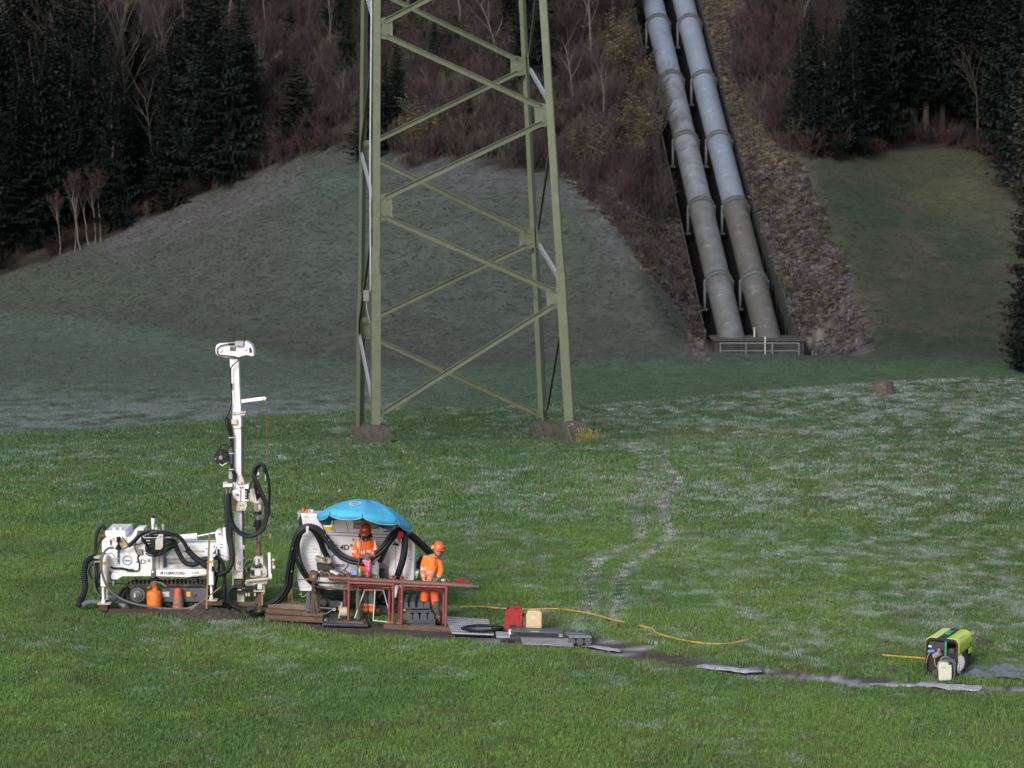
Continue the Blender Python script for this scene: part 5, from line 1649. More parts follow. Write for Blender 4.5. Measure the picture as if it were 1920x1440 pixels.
# mast
YM = 49.62
mast = B(shape(VM, [(213, 222), (285, 222), (292, 420), (299, 590), (237, 590), (228, 420)], YM, .22), "upper_mast", white, bev=.008)
mcol = B(shape(VM, [(236, 580), (302, 580), (306, 765), (298, 778), (240, 778), (236, 700)], YM - .03, .28), "mast_collar", white, bev=.008)
pxm = lambda x, y: (x, y)
mlow = B(shape(pxm, [(436, 802), (452, 802), (452.5, 895), (454, 1000), (456, 1075), (457, 1112), (444.5, 1112), (442.5, 1075), (440.5, 1000), (437, 895)], YM, .22), "mast_beam", white, bev=.008)
B(shape(pxm, [(444.3, 1112), (458, 1112), (458, 1129), (444.3, 1129)], YM - .01, .24), "mast_foot", cream, bev=.008)
B(shape(pxm, [(452.3, 802), (455, 802), (458, 1075), (455.6, 1075), (454, 1000), (452.6, 895)], YM + .04, .12), "feed_rack", mat("chain_grease", (.11, .095, .085), .6, .3, col2=(.05, .045, .04), nscale=30), bev=0)
B(rect(VM, 222, 420, 232, 470, YM - .04, .04), "cable_clip", black, bev=.003)
head = B(shape(VM, [(100, 160), (104, 122), (118, 106), (205, 102), (330, 102), (338, 82), (350, 88), (388, 112), (404, 148), (411, 198), (396, 208), (345, 195), (282, 214), (182, 214), (125, 201), (106, 186)], YM - .06, .34), "crown_block", white, bev=.012)
B(rect(VM, 255, 86, 322, 124, YM - .14, .2), "junction_box", greyp, head, .006)
B(rect(VM, 216, 130, 264, 162, YM - .064, .01), "window_slot", ink_g, head, 0)
B(shape(VM, [(372, 176), (368, 140), (382, 132), (392, 160), (390, 176)], YM - .064, .01), "window_slot", ink, head, 0)
for x, y in ((143, 158), (338, 145)):
    c = q3(VM, x, y, YM - .06); B(MB().cyl(c, c - Vector((0, .03, 0)), .036, n=16), "sheave_pin", white, head, .004)
hose("cable", path(VM, [(250, 105), (200, 108), (140, 122), (115, 155), (130, 192), (200, 200), (262, 210), (282, 235), (235, 280), (223, 310), (226, 440), (232, 560), (210, 650), (180, 720), (205, 800), (232, 860)], YM - .1), .012, black, rigE, n=6)
B(MB().tube(path(VM, [(205, 108), (255, 106)], YM - .12), .022, 8), "plug", black, bev=0)
arm = B(MB().bar(q3(VM, 295, 562, YM + .08), q3(VM, 482, 538, YM + .08), .055, .075), "davit_arm", white, bev=.006)
B(MB().cyl(q3(VM, 478, 530, YM + .08), q3(VM, 500, 545, YM + .08), .036, n=12), "arm_tip", white, arm, 0)
for (a0, a1) in (((262, 657), (343, 643)), ((290, 670), (338, 664))):
    B(MB().bar(q3(VM, *a0, YM - .08), q3(VM, *a1, YM - .08), .02, .03), "peg", cream, bev=0)
B(rect(VM, 235, 645, 262, 672, YM - .06, .05), "peg_holder", greyp); B(rect(VM, 228, 702, 272, 745, YM - .1, .08), "cable_box", cream)
wire = mat("steel_wire", (.10, .10, .105), .5, .5)
B(MB().tube(path(VM, [(112, 200), (128, 400), (150, 560), (172, 740), (185, 830)], YM + .1), .004, 4), "guy_wire", wire, bev=0)
B(MB().tube(path(VM, [(400, 208), (520, 510), (620, 760), (735, 1040), (815, 1240)], YM + .1), .005, 4), "guy_wire", wire, bev=0)
B(MB().tube(path(VM, [(502, 552), (502, 585)], YM + .08), .008, 5), "swivel", steel, bev=0)
B(MB().tube(path(VM, [(502, 585), (506, 760), (512, 1000), (520, 1300), (532, 1640), (536, 1720)], YM + .08), .009, 5), "winch_rope", mat("rust_rope", (.20, .085, .05), .8), bev=0)
B(MB().cyl(q3(VC, 1022, 1345, YM + .08), q3(VC, 1022, 1428, YM + .08), .018, n=8), "rope_marker", mat("marker_yellow", (.75, .42, .03), .5), bev=0)
# cable drum and cable harness on the mast
c = q3(VM, 152, 1000, YM - .05)
dr = MB(); dr.cyl(c + Vector((0, -.02, 0)), c + Vector((0, .05, 0)), .155, n=28); dr.cyl(c + Vector((0, -.16, 0)), c + Vector((0, -.10, 0)), .15, n=28)
drm = B(dr, "cable_drum", black, bev=.004)
B(MB().cyl(c + Vector((0, -.1, 0)), c, .10, n=20), "wound_cable", dust, drm, 0)
B(MB().cyl(c + Vector((0, -.2, 0)), c - Vector((0, .16, 0)), .04, n=12), "drum_hub", steel, drm, 0)
sp4 = MB()
for k in range(5):
    t = R(20 + 72 * k); d = Vector((math.cos(t), 0, math.sin(t)))
    sp4.bar(c - Vector((0, .165, 0)) + d * .03, c - Vector((0, .165, 0)) + d * .145, .018, .01)
B(sp4, "drum_spokes", mat("spoke_grey", (.06, .06, .065), .5), drm, 0)
B(MB().tube(path(VM, [(132, 1056), (155, 1072), (192, 1050)], YM - .24), .012, 6), "drum_handle", pale_pl, drm, 0)
B(MB().cyl(q3(VM, 103, 1013, YM - .22), q3(VM, 103, 1022, YM - .22), .016, n=6), "bolt", pale_pl, drm, 0)
hose("cable", path(VM, [(128, 960), (150, 910), (190, 905), (215, 930)], YM - .15), .012, black, rigE, n=6)
B(rect(VM, 205, 925, 236, 1060, YM - .1, .06), "drum_bracket", dgrey)
for k in range(4):
    hose("cable", path(VM, [(198 + 6 * k, 690 + 12 * k), (205 + 8 * k, 780), (225 + 5 * k, 850), (226 + 5 * k, 960), (228 + 5 * k, 1090), (248 + 6 * k, 1160 - 4 * k), (240 + 6 * k, 1200)], YM - .06 - .02 * (k % 2)), .017, black, rigE, n=6)
for y in (850, 975, 1103):
    B(rect(VM, 208, y - 3, 246, y + 3, YM - .12, .1), "cable_tie", pale_pl, bev=0)
B(rect(VM, 206, 1118, 236, 1180, YM + .05, .1), "sensor_box", greyp)
# carriage
YC = YM - .12
car = B(shape(VC, [(345, 572), (480, 560), (484, 765), (462, 775), (400, 742), (350, 700)], YC, .2), "carriage", white, bev=.006)
B(shape(VC, [(440, 462), (642, 466), (642, 600), (620, 780), (484, 770), (480, 560), (440, 550)], YC + .06, .28), "carriage_plate", white, car)
B(shape(VC, [(475, 290), (502, 288), (552, 395), (562, 470), (466, 470)], YC + .04, .2), "gusset", cream, car)
B(shape(VC, [(445, 775), (600, 782), (610, 850), (575, 942), (402, 936), (420, 860)], YC - .02, .26), "lower_carriage", cream, car)
B(rect(VC, 555, 530, 640, 770, YC + .02, .05), "valve_frame", white, car); B(rect(VC, 565, 545, 628, 730, YC + .0, .05), "valve_spool", black, car)
for y in (590, 625, 655, 700):
    B(rect(VC, 570, y - 9, 600, y + 9, YC - .02, .03), "valve_knob", pale_pl, car, .003)
c = q3(VC, 435, 650, YC); B(MB().cyl(c, c - Vector((0, .02, 0)), .025, n=12), "roller_pin", ink_g, car, 0)
for (x, y) in ((487, 520), (527, 512), (490, 835), (540, 830), (468, 895), (530, 908), (452, 455), (515, 432)):
    c = q3(VC, x, y, YC + .03); B(MB().cyl(c, c - Vector((0, .055, 0)), .014, n=8), "bolt", ink if x > 480 and y > 500 and y < 860 else redp, car, 0)
B(rect(VC, 358, 735, 390, 850, YC, .06), "wear_pad", mat("pad_orange", (.6, .25, .12), .6), car); B(rect(VC, 390, 742, 456, 800, YC + .01, .1), "wear_block", mat("block_brown", (.32, .13, .05), .6), car)
B(shape(VC, [(360, 850), (400, 850), (398, 950), (386, 990)], YC, .08), "wear_strip", mat("strip_peach", (.62, .40, .30), .6), car)
brk = B(rect(VC, 196, 455, 340, 512, YC - .1, .16), "hose_bulkhead", white); B(shape(VC, [(176, 520), (172, 430), (230, 418), (262, 428), (196, 445), (196, 520)], YC - .02, .04), "bulkhead_flange", pale_pl, brk, 0)
for x, y0, y1 in ((238, 520, 650), (300, 520, 635)):
    B(MB().cyl(q3(VC, x, y0, YC - .04), q3(VC, x, y1, YC - .04), .020, n=10), "hose_fitting", steel, brk, 0)
# rotary head
YR = YM - .02
hx = lambda y: q3(VC, 800, y, YR)
def lathe_px(name, V, x, prof, Y, m_, par, bev=0.0, n=22):
    """(half-width in crop units, y in crop units) about a vertical axis"""
    s = {id(VC): 9.6, id(VD): 8.0, id(VF): 10.667, id(VE): 9.0, id(VH): 9.6, id(VB): 7.2, id(VA): 7.2, id(VG): 9.6, id(Z5): 4.8, id(VK): 7.385}[id(V)]
    pts = []
    for w, y in prof:
        q = q3(V, x, y, Y); r_ = (w / s) / FPX * (Y * ct + (CAM_Z - q.z) * st)
        pts.append((r_, q.z))
    pts.sort(key=lambda t: t[1]) if False else None
    q = q3(V, x, prof[0][1], Y)
    return MB().lathe(pts[::-1], (q.x, Y, 0), n).build(name, m_, par, bevel=bev, smooth=40)
rh = lathe_px("rotary_head", VC, 800, [(55, 560), (72, 590), (75, 700), (92, 770), (95, 790), (70, 800), (72, 900), (60, 940)], YR, cream, rigE)
B(rect(VC, 655, 560, 740, 780, YR - .08, .18), "gearbox", cream, rh); B(rect(VC, 742, 800, 800, 930, YR - .1, .1), "motor", steel, rh, .01)
B(rect(VC, 808, 835, 860, 925, YR - .11, .1), "motor", cream, rh, .01); B(rect(VC, 880, 860, 905, 1000, YR, .05), "guard", cream, rh)
lathe_px("flange", VC, 800, [(30, 940), (78, 962), (82, 985), (60, 1000)], YR, black, rh)
lathe_px("spindle", VC, 806, [(22, 1000), (26, 1010), (24, 1035), (36, 1040), (36, 1100)], YR, steel, rh)
lathe_px("swivel_body", VC, 806, [(40, 1098), (62, 1110), (64, 1200), (50, 1290), (38, 1300)], YR, black, rh)
B(rect(VC, 712, 1150, 760, 1230, YR - .05, .1), "swivel_lug", black, rh)
lathe_px("drill_rod", VC, 808, [(38, 1300), (38, 1420), (34, 1425), (34, 1470)], YR, steel, rigE)
lathe_px("drill_rod", VD, 681, [(32, 120), (32, 365)], YR, mat("rod_redbrown", (.20, .095, .06), .6, .2, col2=(.12, .06, .04), nscale=8), rigE)
lathe_px("drill_rod", VD, 681, [(28, -20), (30, 40), (30, 120)], YR, steel, rigE)
# hydraulic loop hoses of the head
for k, (dx, dy, rr_) in enumerate([(0, 0, .036), (26, 22, .034)]):
    hose("loop_hose", path(VC, [(300 - dx, 620), (296 - dx, 760), (310 - dx, 960), (345 - dx, 1150), (440 - dx * .6, 1290 + dy), (560, 1362 + dy), (680, 1378 + dy), (800, 1330 + dy), (890 + dx, 1220 + dy), (945 + dx, 1060), (952 + dx, 900), (925 + dx, 780), (850 + dx, 620), (770 + dx, 440), (730, 300 - dy), (735, 200 - dy), (790, 120), (860, 95), (910, 140), (915, 230)], YC - .18 - .05 * k), rr_, dust if k else blacks, rigE)
for k in range(5):
    x = 10 * k
    hose("head_hose", path(VC, [(790 + x, 760 - 18 * k), (760 + 2 * x, 600), (735 + 1.4 * x, 420), (745 + x, 220), (800 + x, 105 + 6 * k), (880 + x, 110), (930 + x * .8, 220), (985 + x * .5, 400), (1005 + x * .4, 600), (1000 + x * .4, 820), (965 + x, 960)], YC - .12 + .03 * k), .015, black if k % 2 else blacks, rigE, n=6)
hose("head_hose", path(VC, [(1000, 400), (1016, 600), (1018, 800), (1014, 1040)], YC), .016, mat("brown_hose", (.09, .07, .06), .5), rigE)
B(MB().tube(spline(path(VC, [(1012, 1045), (1018, 1100), (1000, 1160), (955, 1185)], YC)), .018, 7), "white_hook", cream, bev=0)
B(rect(VC, 928, 270, 944, 400, YC - .1, .04), "fitting", cream, bev=0)
hose("hose", path(VC, [(645, 620), (650, 520), (690, 420), (730, 360)], YC - .1), .016, black, rigE)
for (x, y, w, h) in ((790, 250, 35, 50), (770, 290, 50, 22), (780, 340, 22, 70), (790, 590, 14, 36), (872, 590, 16, 60), (775, 385, 40, 12)):
    B(rect(VC, x, y, x + w, y + h, YC - .22, .05), "hose_fitting", steel if h < 40 else pale_pl, bev=.003)
for k, (dx, m_) in enumerate([(0, dust), (55, dust)]):
    hose("sleeved_hose", [q3(VC, 235 + dx, 640, YC - .05), q3(VC, 232 + dx, 860, YC - .1), q3(VC, 250 + dx, 1100, YC - .14), q3(VD, 225 + dx * .6, 60, YC - .16), q3(VD, 262 + dx * .35, 230, YC - .2), q3(VD, 280 + dx * .2, 380, YC - .22), q3(VD, 240 + dx * .1, 520, YC - .24), q3(VD, 140, 600 + dx * .2, YC - .2), q3(VD, 10, 608 + dx * .1, YC - .14), q3(VB, 850, 780, YC - .1)], .046, m_, rigE, ribs=.06, pitch=.09)
hose("sleeved_hose", path(VB, [(790, 640), (870, 615), (960, 640), (1000, 740), (1012, 860), (1015, 1000), (1008, 1150), (1015, 1330)], YC - .15), .040, dust, rigE, ribs=.05, pitch=.1)
hose("sleeved_hose", path(VB, [(870, 610), (930, 640), (945, 760), (915, 900), (890, 1000)], YC), .020, black, rigE)
hose("hose", path(VB, [(930, 500), (935, 600), (940, 700), (935, 780)], YC), .022, black, rigE)
hose("sleeved_hose", path(VD, [(330, 800), (262, 830), (228, 900), (236, 1000), (290, 1080), (380, 1130), (470, 1180), (510, 1210)], YC - .2), .045, dust, rigE, ribs=.05, pitch=.1)
# clamp and breakout assembly at the mast foot
YK = YM - .16
cl = B(rect(VD, 296, 585, 442, 682, YK, .3), "clamp_frame", cream, bev=.008)
B(rect(VD, 286, 500, 300, 780, YK, .04), "side_post", cream, cl, 0)
B(rect(VD, 330, 690, 440, 790, YK + .05, .2), "valve_bank", mat("oily_iron", (.10, .075, .055), .6, .4, col2=(.04, .035, .03), nscale=20), cl)
B(shape(VD, [(608, 372), (650, 345), (742, 360), (756, 480), (592, 512)], YK, .25), "upper_clamp", cream, cl, .008)
B(MB().cyl(q3(VD, 655, 380, YK - .04), q3(VD, 655, 470, YK - .04), .036, n=14), "clamp_cylinder", pale_pl, cl, 0)
B(rect(VD, 590, 455, 720, 510, YK - .05, .06), "clamp_jaw", mat("oily_iron", (.10, .075, .055)), cl)
B(shape(VD, [(560, 525), (722, 520), (735, 455), (765, 480), (806, 545), (806, 640), (730, 665), (552, 664)], YK + .02, .3), "middle_clamp", cream, cl, .008)
B(rect(VD, 618, 550, 712, 640, YK - .06, .1), "clamp_cylinder", pale_pl, cl, .01); B(rect(VD, 570, 555, 625, 630, YK - .03, .06), "clamp_gap", ink, cl, 0)
B(shape(VD, [(480, 728), (480, 702), (826, 664), (878, 610), (878, 690), (832, 692)], YK - .08, .05), "breakout_arm", cream, cl, .004)
B(shape(VD, [(816, 292), (856, 290), (864, 600), (878, 612), (878, 668), (828, 668)], YK - .09, .06), "breakout_lever", white, cl, .004)
B(shape(VD, [(476, 725), (812, 702), (812, 745), (790, 770), (480, 790)], YK + .03, .25), "lower_bridge", cream, cl, .008)
B(rect(VD, 600, 742, 765, 758, YK - .04, .2), "clamp_plate", cream, cl, 0); B(rect(VD, 600, 858, 770, 876, YK - .04, .2), "clamp_plate", cream, cl, 0)
B(rect(VD, 640, 760, 745, 858, YK + .02, .2), "clamp_gap", ink, cl, 0); B(rect(VD, 662, 764, 736, 846, YK - .05, .08), "clamp_cylinder", pale_pl, cl, .008)
B(shape(VD, [(742, 758), (766, 740), (772, 900), (748, 920)], YK, .2), "side_cheek", cream, cl)
B(rect(VD, 340, 870, 610, 905, YK + .02, .2), "base_rail", mat("oily_iron", (.1, .075, .055)), cl)
for x in (520, 610, 480):
    B(rect(VD, x, 895, x + 30, 945, YK, .08), "bolt_block", cream, cl)
for (pp) in ([(500, 560), (470, 480), (520, 400), (600, 390)], [(470, 700), (460, 560), (500, 460), (600, 420)], [(540, 580), (490, 620), (460, 720), (400, 790)], [(600, 800), (500, 800), (430, 790), (340, 780)], [(640, 820), (540, 830), (460, 850), (380, 800)], [(560, 600), (520, 540), (530, 520), (560, 560)]):
    hose("hose", path(VD, pp, YK - .1), .017, black if pp[0][0] != 500 else ghose, rigE, n=6)
hose("hose", path(VD, [(300, 790), (330, 830), (430, 800), (470, 760)], YK - .12), .026, black, rigE)
c = q3(VD, 903, 400, YK); lamp_p = B(MB().ball(c, (.04, .05, .035), 10, 6), "work_lamp", pale_pl, cl, 0)
c = q3(VD, 908, 510, YK); B(MB().ball(c, (.038, .05, .045), 10, 6), "work_lamp", pale_pl, cl, 0)
B(rect(VD, 868, 430, 905, 500, YK - .02, .05), "lamp_bracket", yellow, cl); B(rect(VD, 858, 395, 885, 520, YK + .02, .03), "lamp_bracket", greyp, cl)
lathe_px("casing_pipe", VD, 697, [(58, 880), (60, 1020), (60, 1130)], YR, rust, rigE)
B(rect(VD, 716, 880, 745, 1080, YR - .14, .02), "casing_cloth", mat("ochre_cloth", (.30, .17, .06), .9), bev=0)
c = q3(VD, 390, 447, YM - .004)
B(annulus(c, .038, .029, 0, 360), "prohibition_sign", redp, bev=0); B(MB().bar(c + Vector((-.025, -.003, .025)), c + Vector((.025, -.003, -.025)), .008, .003), "prohibition_sign", redp, bev=0)
B(rect(VD, 332, 200, 352, 445, YM - .008, .01), "pink_label", mat("pink_label", (.62, .42, .36), .5), bev=0)
B(rect(VD, 436, 180, 470, 240, YM, .04), "sensor", cream); B(rect(VD, 440, 340, 462, 390, YM, .04), "sensor", cream)
# ------------------------------------------------------------ hydraulic power unit on its own crawler
pu = empty("power_unit", (P(665, 1100, 49.3).x, 49.3, 0), "big white crawler power unit with louvred side, draped in thick black hoses", "power unit")
YU = 48.95
U = lambda m, n, mt, par=pu, bev=0.008, **k: m.build(n, mt, par, bevel=bev, **k)
hs = U(shape(VE, [(215, 1440), (172, 1400), (205, 700), (262, 560), (215, 290), (497, 296), (1500, 500), (1830, 640), (1980, 700), (1980, 1560), (1200, 1560), (450, 1610)], YU, 1.25, (0, 1, -.10)), "housing", white, bev=.015)
U(shape(VE, [(160, 1430), (168, 1100), (205, 700), (262, 560), (218, 292), (495, 298), (640, 665), (560, 900), (566, 1200), (520, 1440), (440, 1600), (200, 1600)], YU - .02, .02), "louvre_panel", white, hs, .004)
lv = MB()
for k in range(50):
    y = 322 + k * 24.5
    xl = np.interp(y, [292, 560, 700, 1100, 1600], [232, 275, 225, 185, 215]); xr = np.interp(y, [298, 665, 900, 1200, 1440, 1600], [492, 632, 555, 560, 515, 445])
    a_, b_ = q3(VE, xl + 8, y, YU - .028), q3(VE, xr - 12, y, YU - .028)
    lv.add([a_, b_, b_ + Vector((0, -.016, -.014)), a_ + Vector((0, -.016, -.014)), a_ + Vector((0, .006, -.018)), b_ + Vector((0, .006, -.018))], [(0, 3, 2, 1), (3, 4, 5, 2), (0, 1, 5, 4)])
lv.build("louvre_slats", white, hs, smooth=0, kind="stuff")
U(shape(VE, [(155, 276), (210, 276), (235, 350), (190, 360), (178, 400)], YU + .3, .3), "rear_corner", greyp, hs)
U(shape(VE, [(205, 340), (250, 470), (262, 560), (215, 560), (180, 480)], YU + .1, .3), "dark_duct", black, hs)
for (x0, x1, y0, y1) in ((560, 1820, 600, 604), (640, 1900, 655, 659)):
    m = MB().bar(q3(VE, x0, y0, YU - .004), q3(VE, x1, y1 + (x1 - x0) * .045, YU - .004), .012, .010); U(m, "panel_seam", ink_g, hs, 0)
m = MB().bar(q3(VE, 965, 360, YU - .004), q3(VE, 1020, 605, YU - .004), .010, .01); U(m, "panel_seam", ink_g, hs, 0)
m = MB().bar(q3(VE, 500, 300, YU - .03), q3(VE, 645, 665, YU - .03), .012, .02); U(m, "panel_seam", ink_g, hs, 0)
U(rect(VE, 612, 520, 760, 580, YU - .012, .012), "yellow_label", yellow, hs, 0)
U(shape(VE, [(775, 592), (806, 592), (790, 548)], YU - .01, .008), "warning_triangle", yellow, hs, 0)
U(rect(VE, 1105, 400, 1530, 555, YU - .01, .01), "picture_plate", mat("plate_grey_green", (.20, .21, .20), .5, col2=(.10, .11, .12), nscale=9, amount=.8), hs, 0)
for k, (x0, x1, y0) in enumerate([(1130, 1240, 420), (1400, 1450, 415), (1130, 1500, 500), (1460, 1510, 440)]):
    U(rect(VE, x0, y0, x1, y0 + 28, YU - .014, .004), "plate_print", ink_g if k % 2 else greyp, hs, 0)
text("GC 4D", "lettering", ink, hs, VE, 668, 822, 1030, 908, YU - .012)
text("\u00bb", "lettering", ink, hs, VE, 1044, 812, 1094, 852, YU - .012)
text("fretus", "lettering", ink_g, hs, VE, 742, 1128, 960, 1192, YU - .012)
c = q3(VE, 865, 1118, YU - .012)
U(annulus(c, .195, .170, 95, 150), "logo_arc", logo_blue, hs, 0); U(annulus(c, .195, .170, -62, -8), "logo_arc", logo_blue, hs, 0); U(annulus(c, .200, .188, 160, 265), "logo_arc", logo_lblue, hs, 0)
U(rect(VE, 1084, 712, 1120, 772, YU - .012, .004), "small_sign", pale_pl, hs, 0); U(rect(VE, 1092, 722, 1112, 752, YU - .016, .004), "small_sign", redp, hs, 0)
U(rect(VG, 185, 342, 292, 360, YU - .02, .02), "door_latch", black, hs, .003)
c = q3(VG, 238, 392, YU - .01); U(MB().cyl(c, c - Vector((0, .008, 0)), .01, n=8), "rivet", ink, hs, 0)
# items standing on the roof
c = q3(VE, 250, 285, YU + .12); U(shape(VE, [(232, 282), (236, 215), (252, 198), (268, 215), (272, 282)], YU + .1, .06), "lifting_eye", mat("eye_orange", (.72, .13, .05), .5), hs)
U(shape(VE, [(292, 286), (296, 232), (312, 216), (328, 232), (330, 286)], YU + .1, .06), "lifting_eye", mat("eye_orange", (.72, .13, .05)), hs)
U(rect(VE, 335, 232, 426, 284, YU + .08, .1), "roof_box", pale_pl, hs); U(rect(VE, 345, 236, 380, 262, YU + .075, .005), "box_print", redp, hs, 0)
U(rect(VE, 298, 310, 324, 366, YU - .035, .006), "yellow_sticker", yellow, hs, 0)
# right hand columns
cab = U(shape(VG, [(268, 1210), (300, 560), (520, 560), (512, 1210)], YU - .22, .5), "tall_locker", white, bev=.01)
U(rect(VG, 398, 600, 406, 1195, YU - .225, .01), "door_gap", ink_g, cab, 0)
box2 = U(shape(VG, [(500, 1235), (600, 470), (640, 458), (752, 565), (730, 1235)], YU - .18, .55), "side_locker", white, bev=.012)
U(rect(VG, 652, 535, 688, 690, YU - .19, .012), "sight_gauge", yellow, box2, .002); U(rect(VG, 658, 545, 682, 575, YU - .20, .012), "gauge_cap", pale_pl, box2, 0); U(rect(VG, 658, 650, 682, 680, YU - .20, .012), "gauge_cap", pale_pl, box2, 0)
for (x0, x1, y, mm) in ((612, 690, 780, greyp), (635, 690, 852, redp), (610, 690, 780, greyp)):
    U(rect(VG, x0, y - 3, x1, y + 3, YU - .185, .005), "small_print", mm, box2, 0)
U(rect(VG, 748, 570, 768, 606, YU - .1, .05), "hinge", black, box2)
U(shape(VG, [(728, 1225), (735, 1065), (820, 1068), (775, 1190), (728, 1200)], YU - .1, .4), "step_box", white, box2)
U(shape(VG, [(770, 1060), (772, 930), (830, 830), (880, 800), (880, 1060)], YU + .2, .2), "rear_mudguard", black, bev=.01)
U(shape(VG, [(120, 900), (140, 870), (272, 1015), (272, 1200), (200, 1200), (110, 1000)], YU - .03, .03), "grey_cowl", greyp)
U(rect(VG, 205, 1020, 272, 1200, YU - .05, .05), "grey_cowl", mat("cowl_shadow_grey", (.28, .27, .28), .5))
U(shape(VH, [(140, 480), (215, 255), (262, 262), (222, 490)], YU - .15, .3), "lower_white_skirt", white)
fx = MB()
for (x, y, r_) in ((360, 585, .018), (405, 585, .022), (435, 590, .026), (385, 575, .016)):
    c = q3(VG, x, y, YU - .27); fx.ball(c, r_, 8, 6)
U(fx, "tap_cluster", ink, pu, 0, kind="stuff"); U(rect(VG, 372, 515, 402, 560, YU - .26, .004), "yellow_tag", yellow, bev=0)
# undercarriage
U(rect(VE, 360, 1560, 1990, 1660, YU + .05, .9), "undercarriage", mat("dark_iron", (.02, .02, .022), .7), bev=.02)
for k, Y0 in enumerate((YU + .0, YU + .95)):
    zt = .52; x0, x1 = q3(VF, 430, 700, Y0).x + .2, q3(VF, 1880, 700, Y0).x - .1
    prof = []
    for j in range(11):
        t = R(90 + 18 * j); prof.append((x0 + .25 * math.cos(t), .26 + .25 * math.sin(t)))
    for j in range(11):
        t = R(-90 + 18 * j); prof.append((x1 + .25 * math.cos(t), .26 + .25 * math.sin(t)))
    m = MB(); n_ = len(prof); vs = []
    for x, z in prof:
        xi = x0 + (x - x0) * .82 if x < x0 else (x1 + (x - x1) * .82 if x > x1 else x); zi = .26 + (z - .26) * .82
        vs += [(x, Y0, z), (x, Y0 + .3, z), (xi, Y0 + .3, zi), (xi, Y0, zi)]
    fs = [(a2 * 4 + i, a2 * 4 + (i + 1) % 4, ((a2 + 1) % n_) * 4 + (i + 1) % 4, ((a2 + 1) % n_) * 4 + i) for a2 in range(n_) for i in range(4)]
    t_ = m.add(vs, fs).build("crawler_track", mudtrk, pu, smooth=40)
    for xx in (x0, x1):
        U(MB().cyl((xx, Y0 + .03, .26), (xx, Y0 + .25, .26), .19, n=22), "track_wheel", mudtrk, t_)
U(rect(VF, 625, 712, 850, 830, YU - .06, .12), "track_frame", dgrey, bev=.006); U(rect(VF, 1590, 770, 1790, 965, YU - .06, .12), "track_frame", dgrey, bev=.006)
U(rect(VF, 788, 812, 832, 902, YU - .07, .01), "yellow_sticker", yellow, bev=0); U(rect(VF, 1545, 862, 1615, 950, YU - .07, .01), "yellow_sticker", yellow, bev=0)
c = q3(VF, 490, 750, YU - .04); U(MB().cyl(c, c + Vector((0, .1, 0)), .075, n=20), "drive_hub", mat("muddy_hub", (.075, .06, .055), .8), bev=.004)
# dark belly pipes and hoses
for k in range(7):
    hose("hose", path(VF, [(330 + 20 * k, 400 + 14 * k), (480, 480 + 18 * k), (640, 520 + 22 * k), (820, 560 + 16 * k), (920, 540 + 20 * k)], YU - .04 - .02 * (k % 3)), .026, black if k % 2 else dust, pu)
for k in range(5):
    hose("hose", path(VF, [(1540, 560 + 20 * k), (1600, 660 + 20 * k), (1680, 740 + 8 * k), (1780, 680 + 20 * k), (1830, 540 + 20 * k)], YU - .2 + .03 * k), .024, black, pu)
U(MB().tube(path(VF, [(1590, 650), (1660, 560), (1700, 510)], YU - .25), .020, 7), "brown_fitting", mat("brass_brown", (.20, .13, .06), .5, .3), bev=0)
hose("cable", path(VF, [(10, 575), (50, 585), (50, 540), (60, 625), (110, 625), (150, 580)], YU - .06), .005, pale_pl, pu, n=5)
# the draped hose bundles
b1 = [q3(VD, 790, 1095, 48.75), q3(VD, 900, 1045, 48.7), q3(VD, 1010, 960, 48.68), q3(VD, 1120, 790, 48.66), q3(VE, 20, 1330, 48.65), q3(VE, 62, 1080, 48.62), q3(VE, 108, 840, 48.6), q3(VE, 180, 640, 48.58), q3(VE, 270, 552, 48.58), q3(VE, 350, 530, 48.57), q3(VE, 470, 560, 48.56), q3(VE, 580, 650, 48.54), q3(VE, 690, 790, 48.5), q3(VE, 800, 930, 48.46), q3(VE, 940, 1040, 48.42), q3(VE, 1120, 1105, 48.36), q3(VE, 1300, 1115, 48.33), q3(VG, -10, 800, 48.32), q3(VG, 110, 715, 48.34), q3(VG, 230, 590, 48.38), q3(VG, 330, 440, 48.44), q3(VG, 430, 360, 48.5), q3(VG, 520, 350, 48.54)]
bundle(b1, 8, .070, .027, pu, seed=11, name="pressure_hose", sp=7)
bundle([q3(VG, 500, 352, 48.6), q3(VG, 600, 370, 48.65), q3(VG, 720, 450, 48.7), q3(VG, 850, 570, 48.8), q3(VG, 980, 700, 48.9), q3(VG, 1060, 800, 49.0), q3(VG, 1080, 1000, 49.1), q3(VH, 820, 300, 49.1)], 5, .060, .028, pu, seed=12, name="pressure_hose")
bundle([q3(VG, 530, 380, 48.52), q3(VG, 562, 480, 48.5), q3(VG, 560, 640, 48.48), q3(VG, 540, 820, 48.46), q3(VG, 490, 1010, 48.46), q3(VG, 430, 1180, 48.5), q3(VH, 220, 240, 48.6)], 5, .055, .027, pu, seed=13, name="pressure_hose")
bundle([q3(VE, 400, 545, 48.62), q3(VE, 470, 620, 48.64), q3(VE, 550, 760, 48.66), q3(VE, 600, 900, 48.68), q3(VE, 650, 1000, 48.7), q3(VE, 680, 1070, 48.74)], 4, .045, .025, pu, seed=14, name="pressure_hose")
bundle([q3(VE, 190, 660, 48.62), q3(VE, 150, 800, 48.62), q3(VE, 155, 960, 48.62), q3(VE, 195, 1130, 48.62), q3(VE, 270, 1290, 48.62), q3(VE, 360, 1410, 48.62), q3(VF, 260, 330, 48.66), q3(VF, 420, 500, 48.75)], 4, .045, .026, pu, seed=15, name="pressure_hose")
